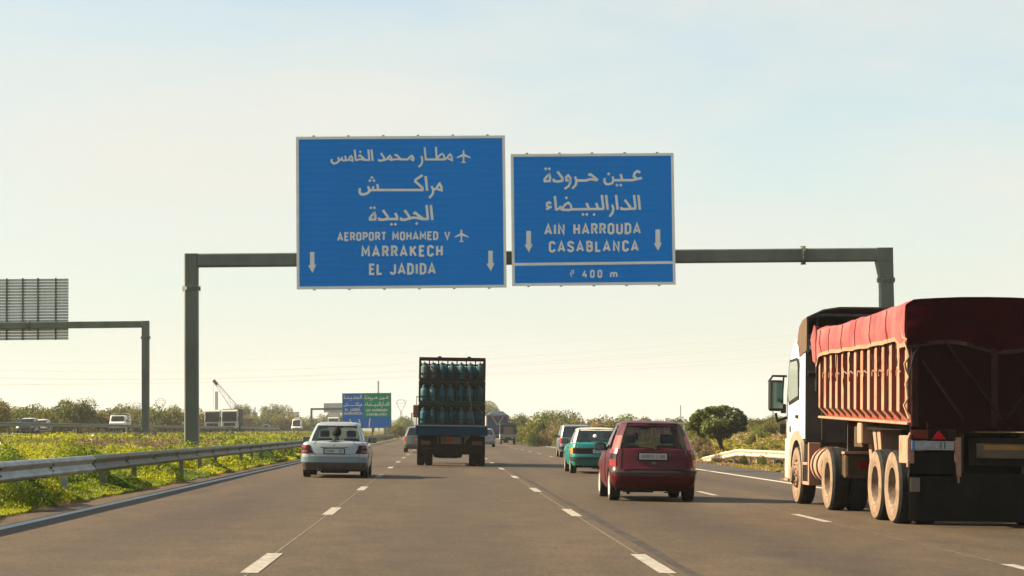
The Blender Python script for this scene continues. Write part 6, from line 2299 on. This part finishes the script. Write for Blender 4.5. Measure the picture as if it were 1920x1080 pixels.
def crown_points(blobs, n_, shell=.55):
    """points in lumps: denser towards the surface of each lump, ragged outline"""
    vol = np.array([b_[3] * b_[4] * b_[5] for b_ in blobs]) ** (2 / 3)
    pick = rng.choice(len(blobs), n_, p=vol / vol.sum())
    B = np.array(blobs)[pick]
    d = rng.normal(size=(n_, 3))
    d /= np.linalg.norm(d, axis=1)[:, None]
    r_ = shell + (1.08 - shell) * rng.random(n_) ** .8
    wob = .80 + .45 * vnoise(d[:, 0] * 2.2 + B[:, 0] * 3 + 40, d[:, 2] * 2.2 + d[:, 1] + B[:, 1] + 20, .6, 3)
    return B[:, :3] + d * B[:, 3:6] * (r_ * wob)[:, None]


def make_crown(blobs, n_, lsz, cols, mname='crown'):
    P = crown_points(blobs, n_)
    P[:, 2] = np.maximum(P[:, 2], .02)
    f = np.clip((vnoise(P[:, 0] * 1.3 + 70, P[:, 2] * 1.3 + P[:, 1], .9, 3) - .3) * 2.5, 0, 1)
    col = lerp3(cols[0], cols[1], f) * (.7 + .6 * rng.random(n_))[:, None]
    me = leaf_mesh(mname, P, lsz * (.6 + .8 * rng.random(n_)), col, aspect=1.7)
    me.materials.append(LEAF)
    return me


def rand_blobs(wx, wz, z0, k, seed, dense=1.0):
    rs = random.Random(seed)
    bl_ = []
    for i in range(k):
        a = rs.uniform(0, 6.28)
        r_ = rs.uniform(0, .68) ** .7
        x, y = math.cos(a) * wx * r_, math.sin(a) * wx * r_ * .8
        zz = z0 + wz * rs.uniform(.15, .85) * (1 - .45 * r_)
        s_ = rs.uniform(.26, .44)
        bl_.append((x, y, zz, wx * s_, wx * s_, wz * s_ * .95))
    return bl_


def trunk_mesh(h, r_, blobs, lean=(0, 0), limbs=5):
    mb = MB()
    pts = [(0, 0, -.2), (lean[0] * .3, lean[1] * .3, h * .35), (lean[0] * .7, lean[1] * .7, h * .7), (lean[0], lean[1], h)]
    mb.tube(pts, [r_ * 1.25, r_, r_ * .8, r_ * .6], 8)
    for b_ in blobs[:limbs]:
        q = Vector(pts[2]).lerp(Vector(pts[3]), random.random())
        e_ = Vector(b_[:3])
        mb.tube([q, q.lerp(e_, .5) + Vector((0, 0, -.05 * h)), e_], [r_ * .55, r_ * .38, r_ * .12], 6)
    return mb


# the round tree behind the pale guardrail
D = 118.0
p = at(1352, 843, D)
tz_ = p.z
S_ = F_PX / D


def tp_(px, py, dy=0.0):
    q = at(px, py, D)
    return (q.x - p.x, dy, q.z - tz_)


tr = thing('tree', 'round-headed dark green tree with a slanting forked trunk behind the pale guardrail', 'tree', (p.x, D, tz_))
mb = MB()
f0 = tp_(1352, 822)
mb.tube([(.15, 0, -.3), (.02, 0, .15), (-.25, 0, .75), (-.42, .1, 1.3), (-.3, .1, 1.9)], [.12, .10, .075, .06, .03], 8)
mb.tube([(.1, .05, -.3), (.02, .05, .35), (.0, 0, .9), (.25, .1, 1.5), (.5, .1, 2.1)], [.10, .085, .07, .06, .03], 8)
mb.tube([(-.25, 0, .75), (-.75, .2, 1.2), (-1.1, .2, 1.6)], [.06, .04, .02], 6)
mb.tube([(0, 0, .9), (-.1, -.5, 1.5), (.1, -.8, 2.0)], [.06, .04, .02], 6)
mb.build('trunk', bark, tr, smooth=60)
bl_ = []
for (px, py, rw_, rh_) in ((1330, 800, 22, 14), (1372, 790, 22, 16), (1345, 782, 26, 14), (1312, 793, 17, 12), (1384, 800, 13, 13), (1352, 771, 20, 9), (1360, 806, 20, 11), (1301, 800, 11, 9), (1324, 780, 15, 10),
                           (1386, 782, 12, 12), (1338, 815, 18, 8), (1306, 786, 8, 6), (1370, 770, 14, 8), (1335, 768, 12, 7), (1362, 818, 13, 6), (1320, 812, 13, 7), (1346, 798, 24, 14), (1390, 791, 8, 8), (1294, 796, 6, 5)):
    c_ = tp_(px + random.uniform(-2, 2), py + random.uniform(-2, 2), random.uniform(-.9, .9))
    bl_.append((*c_, rw_ / S_, rw_ / S_ * 1.0, rh_ / S_))
for k in range(34):      # ragged sprays round the outline
    a_ = random.uniform(-.35, math.pi + .35)
    c_ = tp_(1345 + 50 * math.cos(a_), 796 - 31 * math.sin(a_), random.uniform(-.8, .8))
    bl_.append((*c_, random.uniform(3, 7) / S_, .2, random.uniform(2.5, 6) / S_))
cm = make_crown(bl_, 12500, .135, ((.022, .040, .007), (.090, .110, .018)))
o = bpy.data.objects.new('crown', cm)
C.objects.link(o)
o.parent = tr

# generic bushes and trees: a few builds of each, then copies
COLS = {'olive': ((.034, .042, .007), (.125, .118, .018)), 'green': ((.024, .040, .007), (.085, .100, .016)), 'bright': ((.06, .09, .012), (.15, .16, .02)), 'dry': ((.10, .075, .035), (.17, .135, .06))}
proto = {}
for kind_, (wx, wz, z0, k_, nl, ls, th) in {'bush_olive': (2.6, 2.6, .0, 16, 5200, .20, .5), 'bush_green': (2.2, 2.2, .0, 14, 4600, .18, .5), 'bush_bright': (1.6, 1.6, .0, 10, 3200, .15, .3), 'bush_dry': (1.6, 1.3, .0, 10, 2600, .14, .3),
                                            'tree_olive': (2.3, 3.4, 1.0, 18, 6500, .20, 1.8), 'tree_green': (2.6, 3.2, 1.1, 18, 6500, .20, 1.8), 'tree_thin': (1.9, 4.0, 1.5, 12, 3200, .20, 2.6), 'tree_column': (.7, 5.5, .6, 10, 2600, .2, 1.2)}.items():
    for v in range(2):
        bl_ = rand_blobs(wx, wz, z0, k_, hash(kind_) % 1 + len(kind_) * 31 + v * 7 + int(wx * 10))
        cn_ = {'bush_olive': 'olive', 'bush_green': 'green', 'bush_bright': 'bright', 'bush_dry': 'dry', 'tree_olive': 'olive', 'tree_green': 'green', 'tree_thin': 'olive', 'tree_column': 'green'}[kind_]
        proto[kind_, v] = (make_crown(bl_, nl, ls, COLS[cn_]), trunk_mesh(max(th, .3), .09 if th < 1 else .13, bl_).build('trunk', bark, None, smooth=60))
for pr in proto.values():
    C.objects.unlink(pr[1])
plant_n = 0
HT, WT = {}, {}
for (kd_, v_), (cm_, tk_) in proto.items():
    co_ = np.empty(len(cm_.vertices) * 3, np.float32)
    cm_.vertices.foreach_get('co', co_)
    co_ = co_.reshape(-1, 3)
    HT[kd_] = min(HT.get(kd_, 99), float(np.percentile(co_[:, 2], 98.5)))
    WT[kd_] = min(WT.get(kd_, 99), float(np.percentile(co_[:, 0], 96) - np.percentile(co_[:, 0], 4)))


def plant(kind_, x, y, z, s=(1, 1, 1), label='', group=None):
    global plant_n
    v = plant_n % 2
    plant_n += 1
    cr_m, tk_ = proto[kind_, v]
    istree = kind_.startswith('tree')
    nm = 'tree' if istree else 'bush'
    r_ = thing(nm, label, 'tree' if istree else 'bush', (x, y, z), (0, 0, random.uniform(0, 6.28)), group)
    r_.scale = s
    for nn, me_ in (('crown', cr_m), ('trunk', tk_.data)):
        o = bpy.data.objects.new(nn, me_)
        C.objects.link(o)
        o.parent = r_
    return r_


# left: growth beyond the opposite carriageway (photo x, crown top y, distance, kind, width px)
LEFT = [(-8, 754, 215, 'tree_olive', 60), (32, 768, 250, 'bush_olive', 60), (62, 766, 240, 'bush_green', 62), (92, 768, 235, 'bush_olive', 66), (122, 772, 260, 'bush_olive', 50), (145, 752, 225, 'tree_green', 62), (172, 772, 240, 'bush_olive', 46),
        (192, 778, 250, 'bush_dry', 40), (232, 762, 300, 'tree_olive', 40), (252, 772, 290, 'bush_olive', 44), (300, 768, 290, 'bush_olive', 64), (322, 770, 300, 'bush_bright', 46), (290, 772, 280, 'bush_green', 50), (345, 774, 310, 'bush_olive', 44),
        (380, 774, 330, 'bush_olive', 44), (262, 764, 420, 'tree_green', 30), (328, 765, 520, 'tree_green', 24), (448, 762, 520, 'tree_green', 24), (459, 764, 560, 'tree_green', 26), (478, 768, 600, 'tree_column', 8), (508, 763, 620, 'tree_green', 34), (536, 763, 640, 'tree_thin', 24),
        (470, 782, 480, 'bush_olive', 40), (500, 780, 500, 'bush_green', 44), (530, 781, 500, 'bush_olive', 46), (556, 783, 520, 'bush_olive', 38), (585, 784, 540, 'bush_green', 36), (605, 783, 560, 'bush_green', 30), (628, 773, 620, 'tree_green', 26), (748, 790, 420, 'bush_bright', 26),
        (740, 796, 330, 'bush_olive', 26), (760, 782, 640, 'tree_green', 22), (440, 784, 460, 'bush_green', 36), (410, 776, 420, 'bush_olive', 40), (14, 770, 330, 'bush_green', 70), (210, 770, 330, 'bush_olive', 60), (155, 774, 330, 'bush_olive', 70), (75, 775, 330, 'bush_olive', 80), (352, 776, 420, 'bush_olive', 70)]
KN = {'bush_olive': 'olive-green bush', 'bush_green': 'green bush', 'bush_bright': 'bright green bush', 'bush_dry': 'dry brownish bush', 'tree_olive': 'olive-green tree', 'tree_green': 'leafy green tree', 'tree_thin': 'thin-crowned tree', 'tree_column': 'narrow columnar tree'}


def plural(s_):
    return s_ + ('es' if s_.endswith('bush') else 's')


for (px, py, D, kd, wpx) in LEFT:
    q = at(px, py, D)
    z = gz(q.x)
    hh = max(1.5, q.z - z)
    s_ = wpx / (F_PX / D) / WT[kd]
    g_ = '%s in the hedge beyond the opposite carriageway' % plural(KN[kd]) if D < 400 else 'far %s in the haze on the left' % plural(KN[kd])
    plant(kd, q.x, D, z, (s_, s_, hh / HT[kd]), KN[kd] + (' in the scrub behind the oncoming traffic on the left' if D < 400 else ' in the haze left of the gas bottle lorry'), g_)
RIGHT = [(932, 777, 460, 'tree_green', 44), (905, 752, 700, 'tree_green', 60), (948, 775, 420, 'tree_green', 40), (975, 776, 300, 'tree_green', 34), (990, 779, 290, 'bush_olive', 40), (1012, 776, 260, 'bush_bright', 44), (1030, 771, 300, 'tree_olive', 44), (1052, 773, 270, 'bush_green', 50),
         (1066, 776, 250, 'bush_green', 44), (1085, 786, 240, 'bush_olive', 44), (1108, 784, 230, 'bush_dry', 44), (1130, 783, 235, 'bush_olive', 50), (1150, 784, 240, 'bush_dry', 40), (1172, 779, 220, 'bush_bright', 50), (1195, 782, 235, 'bush_olive', 44), (1222, 784, 230, 'bush_dry', 44), (1248, 785, 225, 'bush_olive', 44),
         (1272, 784, 215, 'bush_green', 44), (1292, 790, 190, 'bush_olive', 40), (1305, 803, 150, 'bush_olive', 40), (1312, 818, 118, 'bush_dry', 30), (1322, 832, 108, 'bush_dry', 24), (1000, 788, 220, 'bush_olive', 40), (1032, 790, 215, 'bush_dry', 36), (1060, 792, 205, 'bush_olive', 36), (1020, 812, 190, 'bush_dry', 22), (1002, 808, 185, 'bush_green', 22),
         (975, 800, 260, 'bush_bright', 30), (960, 790, 330, 'bush_olive', 40), (1405, 782, 260, 'bush_green', 40), (1432, 784, 230, 'bush_olive', 50), (1452, 779, 300, 'tree_green', 34), (1420, 796, 170, 'bush_bright', 30), (1440, 792, 200, 'bush_olive', 34), (1398, 786, 300, 'tree_green', 30), (1465, 781, 340, 'tree_olive', 34),
         (1408, 814, 128, 'bush_olive', 16), (1396, 868, 88, 'bush_green', 14), (1428, 866, 86, 'bush_green', 16), (1343, 866, 94, 'bush_dry', 16), (1310, 812, 135, 'bush_bright', 26), (1500, 790, 260, 'bush_olive', 60), (1600, 790, 240, 'bush_olive', 60), (1700, 785, 250, 'bush_green', 70), (1850, 780, 250, 'bush_olive', 80)]
for (px, py, D, kd, wpx) in RIGHT:
    q = at(px, py, D)
    z = gz(q.x)
    hh = max(.45, (q.z - z) * .9)
    s_ = wpx / (F_PX / D) / WT[kd]
    far_ = D > 380
    small = hh < 1.0
    w1 = 'at the foot of the pale guardrail' if small else 'in the hazy distance right of the gas bottle lorry' if far_ else 'in the hedge behind the turquoise and red cars' if px < 1290 else 'beside the round tree, behind the pale guardrail' if px < 1395 else 'in the field between the round tree and the tipper lorry'
    plant(kd, q.x, D, z, (s_, s_, hh / HT[kd]), KN[kd] + ' ' + w1, plural(KN[kd]) + ' ' + w1)
# pale fence stakes along the right field
stake_me = None
stk = thing('stake_fence', 'row of pale thin stakes in the grass behind the turquoise saloon', 'fence', (16, 150, gz(16)))
for i in range(46):
    y = 150 + i * 2.6 + random.uniform(-.4, .4)
    x = 17.5 + random.uniform(-.3, .3) + (y - 150) * .012
    if stake_me is None:
        o = MB().hexa([(-.05, -.05, -.2), (.05, -.05, -.2), (.05, .05, -.2), (-.05, .05, -.2), (-.035, -.035, 1.45), (.035, -.035, 1.45), (.035, .035, 1.4), (-.035, .035, 1.4)]).build('stake', mat('pale_stake', (.42, .38, .30), .9), stk)
        stake_me = o.data
    else:
        o = bpy.data.objects.new('stake', stake_me)
        C.objects.link(o)
        o.parent = stk
    o.location = (x - 16, y - 150, gz(x) - gz(16))
    o.rotation_euler = (random.uniform(-.06, .06), random.uniform(-.06, .06), 0)
    o.scale = (1, 1, random.uniform(.8, 1.15))

# ================================================================== FAR BACKGROUND
lat = mat('pylon_steel', (.12, .12, .12), .7)


def pylon(label, px, ytop, wpx, D, ybase=800):
    a = at(px, ytop, D)
    h = a.z - 1.0
    wd = wpx / (F_PX / D)
    t_ = thing('pylon', label, 'pylon', (a.x, D, 0.5), group='lattice pylons in the haze')
    r_ = h * .010
    r_ = max(r_, D * .00016)
    leg = MB()
    zc = h * .62
    for sx in (-1, 1):
        for sy in (-1, 1):
            leg.bar((sx * wd * .28, sy * wd * .28, 0), (sx * wd * .05, sy * wd * .05, zc), r_)
    leg.build('legs', lat, t_, fix=False)
    br = MB()
    for k in range(6):
        f0_, f1_ = k / 6, (k + 1) / 6
        w0, w1 = wd * (.28 - .23 * f0_), wd * (.28 - .23 * f1_)
        br.bar((-w0, -w0, zc * f0_), (w1, -w1, zc * f1_), r_ * .7).bar((w0, -w0, zc * f0_), (-w1, -w1, zc * f1_), r_ * .7)
    br.build('bracing', lat, t_, fix=False)
    hd = MB()
    for sx in (-1, 1):
        hd.bar((0, 0, zc), (sx * wd * .42, 0, h * .86), r_).bar((sx * wd * .42, 0, h * .86), (sx * wd * .22, 0, h), r_).bar((sx * wd * .42, 0, h * .86), (sx * wd * .5, 0, h * .95), r_)
        hd.bar((sx * wd * .06, 0, zc), (sx * wd * .30, 0, h * .84), r_ * .7)
    hd.bar((-wd * .42, 0, h * .88), (wd * .42, 0, h * .88), r_ * .8).bar((-wd * .5, 0, h * .95), (wd * .5, 0, h * .955), r_ * .8).bar((-wd * .22, 0, h), (wd * .22, 0, h), r_)
    hd.build('head_frame', lat, t_, fix=False)
    return t_


pylon('lattice pylon between the far gantry post and the big gantry post', 301, 745, 20, 900)
pylon('faint lattice pylon just left of the far gantry post', 256, 752, 17, 1150)
pylon('lattice pylon between the blue and green sign and the gas bottle lorry', 752, 746, 20, 800)
pylon('lattice pylon in the haze by the mirror of the tipper lorry', 1449, 753, 13, 1000)
# power lines
cab_m = mat('power_cable', (.30, .30, .28), .7)
CAB = [[(-60, 690), (0, 694), (345, 698.5), (700, 684.5), (905, 673), (1490, 629), (1960, 588)],
       [(-60, 705), (0, 708), (345, 710.5), (700, 696.5), (905, 687), (1490, 640), (1960, 600)],
       [(-60, 706.5), (0, 709.5), (345, 712.5), (700, 698.5), (905, 690), (1490, 647), (1960, 608)],
       [(-60, 720.5), (0, 719.8), (345, 715), (700, 709), (905, 704), (1490, 663), (1960, 628)],
       [(-60, 722), (0, 721), (345, 716.2), (700, 711), (905, 705.5), (1490, 673.5), (1960, 640)],
       [(-60, 676), (0, 678), (345, 677), (700, 664), (905, 652), (1490, 600), (1960, 556)]]
for i, pts in enumerate(CAB):
    xs__, ys__ = [p_[0] for p_ in pts], [p_[1] for p_ in pts]
    cf = np.polyfit(xs__, ys__, 3)
    P_ = []
    for k in range(31):
        px = -60 + 2020 * k / 30
        D = 430 - 130 * k / 30
        P_.append(at(px, float(np.polyval(cf, px)), D))
    mb = MB().tube([q - P_[0] for q in P_], .022 if i < 5 else .012, 5)
    o = mb.build('power_cable', cab_m, None, P_[0])
    tag(o, ['topmost clear power cable crossing the sky', 'second power cable from the top, one of a close pair', 'third power cable from the top, one of a close pair', 'fourth power cable from the top', 'lowest power cable crossing the sky behind the gas bottle lorry', 'very faint thin earth wire above the other power cables'][i], 'cable', 'power cables across the sky')
# crane with lattice jib behind the two oncoming lorries
D = 360.0
cb0 = at(455, 797, D)
cr0 = thing('crawler_crane', 'crane with a pale slanting lattice jib behind the pair of oncoming lorries', 'crane', (cb0.x, D, 1.1))


def cpn(px, py):
    q = at(px, py, D)
    return Vector((q.x - cb0.x, 0, q.z - 1.1))


jm = mat('pale_jib_paint', (.6, .56, .48), .6)
tipv, f1v = cpn(400, 712), cpn(446, 772)
f2v = cpn(452, 770)
jib = MB()
dirv = (tipv - f1v).normalized()
ortho = Vector((dirv.z, 0, -dirv.x))
wj0, wj1 = .62, .18
for s_ in (-1, 1):
    for yy in (-.35, .35):
        jib.bar(f1v + ortho * s_ * wj0 + Vector((0, yy, 0)), tipv + ortho * s_ * wj1 + Vector((0, yy * .4, 0)), .07)
nn = 12
for k in range(nn):
    a, b_ = f1v.lerp(tipv, k / nn), f1v.lerp(tipv, (k + 1) / nn)
    wa, wb_ = wj0 + (wj1 - wj0) * k / nn, wj0 + (wj1 - wj0) * (k + 1) / nn
    jib.bar(a + ortho * wa * (1 if k % 2 else -1), b_ + ortho * wb_ * (-1 if k % 2 else 1), .045)
jib.build('jib', jm, cr0, fix=False)
MB().bar(tipv - dirv * .1, tipv - dirv * 1.1, .42, .5).build('jib_head', mat('dark_jib_head', (.08, .06, .05), .7), cr0, bevel=.05)
cbm = MB()
q = cpn(428, 750)
cbm.tube([tipv, cpn(431, 746), cpn(462, 778)], .018, 5).tube([tipv, cpn(432, 752), cpn(458, 776)], .016, 5).tube([cpn(431, 746), cpn(433, 770)], .016, 5)
cbm.tube([tipv, tipv + Vector((0, 0, -4.5))], .02, 4)
cbm.build('stay_cables', dark_steel, cr0)
MB().box(-1.2, 1.5, -1.2, 1.2, 1.0, 2.6).build('house', mat('crane_house_brown', (.14, .09, .06), .7), cr0, bevel=.08)
MB().box(-1.8, 1.8, -1.5, -.9, 0, 1.0).box(-1.8, 1.8, .9, 1.5, 0, 1.0).build('tracks', chassis_m, cr0, bevel=.2)
# tower, chimneys
hz_c = mat('pale_concrete_tower', (.35, .37, .37), .8, var=.1)


def block(name, label, cat, px0, px1, ytop, D, m, extra=None, dep=None):
    a, b_ = at(px0, ytop, D), at(px1, ytop, D)
    w_ = b_.x - a.x
    r_ = thing(name, label, cat, (a.x, D, 0.5))
    MB().box(0, w_, 0, dep or w_, 0, a.z - .5).build('shaft' if cat in ('chimney', 'tower') else 'wall', m, r_)
    return r_, w_, a.z - .5


r_, w_, h_ = block('tower', 'pale rectangular industrial tower behind the crane jib', 'tower', 403, 408.5, 734, 1000, hz_c)
MB().box(w_, w_ * 2.2, 0, w_, 0, h_ * .52).build('annex', hz_c, r_)
a = at(709, 714, 1200)
ch = thing('chimney', 'tall thin chimney with a faint plume behind the blue and green sign', 'chimney', (a.x, 1200, .5))
MB().tube([(0, 0, 0), (0, 0, a.z - .5)], [.75, .55], 12).build('shaft', mat('chimney_grey', (.16, .17, .17), .8), ch)
a = at(1276, 760, 600)
r2 = thing('chimney', 'thin distant mast above the roof of the red hatchback', 'chimney', (a.x, 600, .3))
MB().tube([(0, 0, 0), (0, 0, a.z - .3)], .14, 8).build('shaft', mat('mast_grey', (.12, .12, .12), .8), r2)
bwhite = mat('whitewash', (.60, .57, .50), .8, var=.05)


def house(label, px0, px1, ytop, D, m=bwhite):
    a, b_ = at(px0, ytop, D), at(px1, ytop, D)
    w_ = b_.x - a.x
    r_ = thing('building', label, 'building', (a.x, D, gz(a.x) * .8))
    h_ = a.z - r_.location.z
    MB().box(0, w_, 0, w_ * .6, 0, h_).build('wall', m, r_)
    MB().box(-.1, w_ + .1, -.1, w_ * .6 + .1, h_ + .01, h_ + .25).build('roof', mat('flat_roof', (.35, .3, .25), .8), r_)
    nw_ = max(2, int(w_ / 3))
    for k in range(nw_):
        xx = w_ * (k + .5) / nw_
        MB().box(xx - .5, xx + .5, -.03, .02, h_ * .45, h_ * .45 + 1.2).build('window', gl_w, r_)


house('low white flat-roofed building left of the white oncoming van', 540, 560, 774, 700, mat('pale_render', (.42, .42, .38), .8))
house('small white house above the hedge by the red hatchback', 1211, 1217, 786, 820)
house('white house above the hedge right of the red hatchback roof', 1247, 1256, 785, 860)
house('tiny white house beside the blue tipper lorry', 766, 776, 793, 700)
# distant ridge
rows_ = []
hm = mat('ridge_scrub', (.06, .075, .05), .95, var=.3, scale=.01)
for j, (dy, hz2) in enumerate(((0, 0), (80, .6), (220, 1.0), (420, .5), (800, 0))):
    row = []
    for i in range(141):
        x = -2500 + i * 40
        bump_ = np.interp(x, [-2500, -700, -150, 20, 70, 130, 700, 2500], [14, 9, 5, 16, 9, 5, 12, 20]) * (.75 + .5 * float(vnoise(x + 4000, 5.0, 160, 3)))
        row.append((x, 2300 + dy, hz2 * bump_ * 1.1))
    rows_.append(row)
tag(MB().grid(rows_).build('hills', hm, smooth=60), kind='structure')
# the rounded hill behind the blue tipper
rows_ = []
a = at(912, 752, 2200)
for j in range(7):
    f = j / 6
    rows_.append([(a.x + (22 * math.cos(2 * math.pi * k / 24)) * (1 - f) ** .6, 2240 + 40 * math.sin(2 * math.pi * k / 24) * (1 - f) ** .8, a.z * math.sin(f * math.pi / 2) * (1 + .06 * float(vnoise(k, j + 60, 2, 2)))) for k in range(24)])
tag(MB().grid(rows_, closed=True).build('wooded_hill', hm, smooth=60), kind='structure')

# ================================================================== HAZE
hb = MB().box(-4200, 4200, -120, 3300, -2.0, 60.0).build('haze', mat('haze_placeholder', (1, 1, 1)), None)
hzm = bpy.data.materials.new('haze_air')
hzm.use_nodes = True
t = hzm.node_tree
t.nodes.clear()
pv = t.nodes.new('ShaderNodeVolumePrincipled')
pv.inputs['Color'].default_value = (0.82, 0.85, 0.84, 1)
pv.inputs['Density'].default_value = 0.00016
pv.inputs['Anisotropy'].default_value = 0.2
o_ = t.nodes.new('ShaderNodeOutputMaterial')
t.links.new(pv.outputs[0], o_.inputs['Volume'])
hb.data.materials.clear()
hb.data.materials.append(hzm)
tag(hb, kind='stuff')
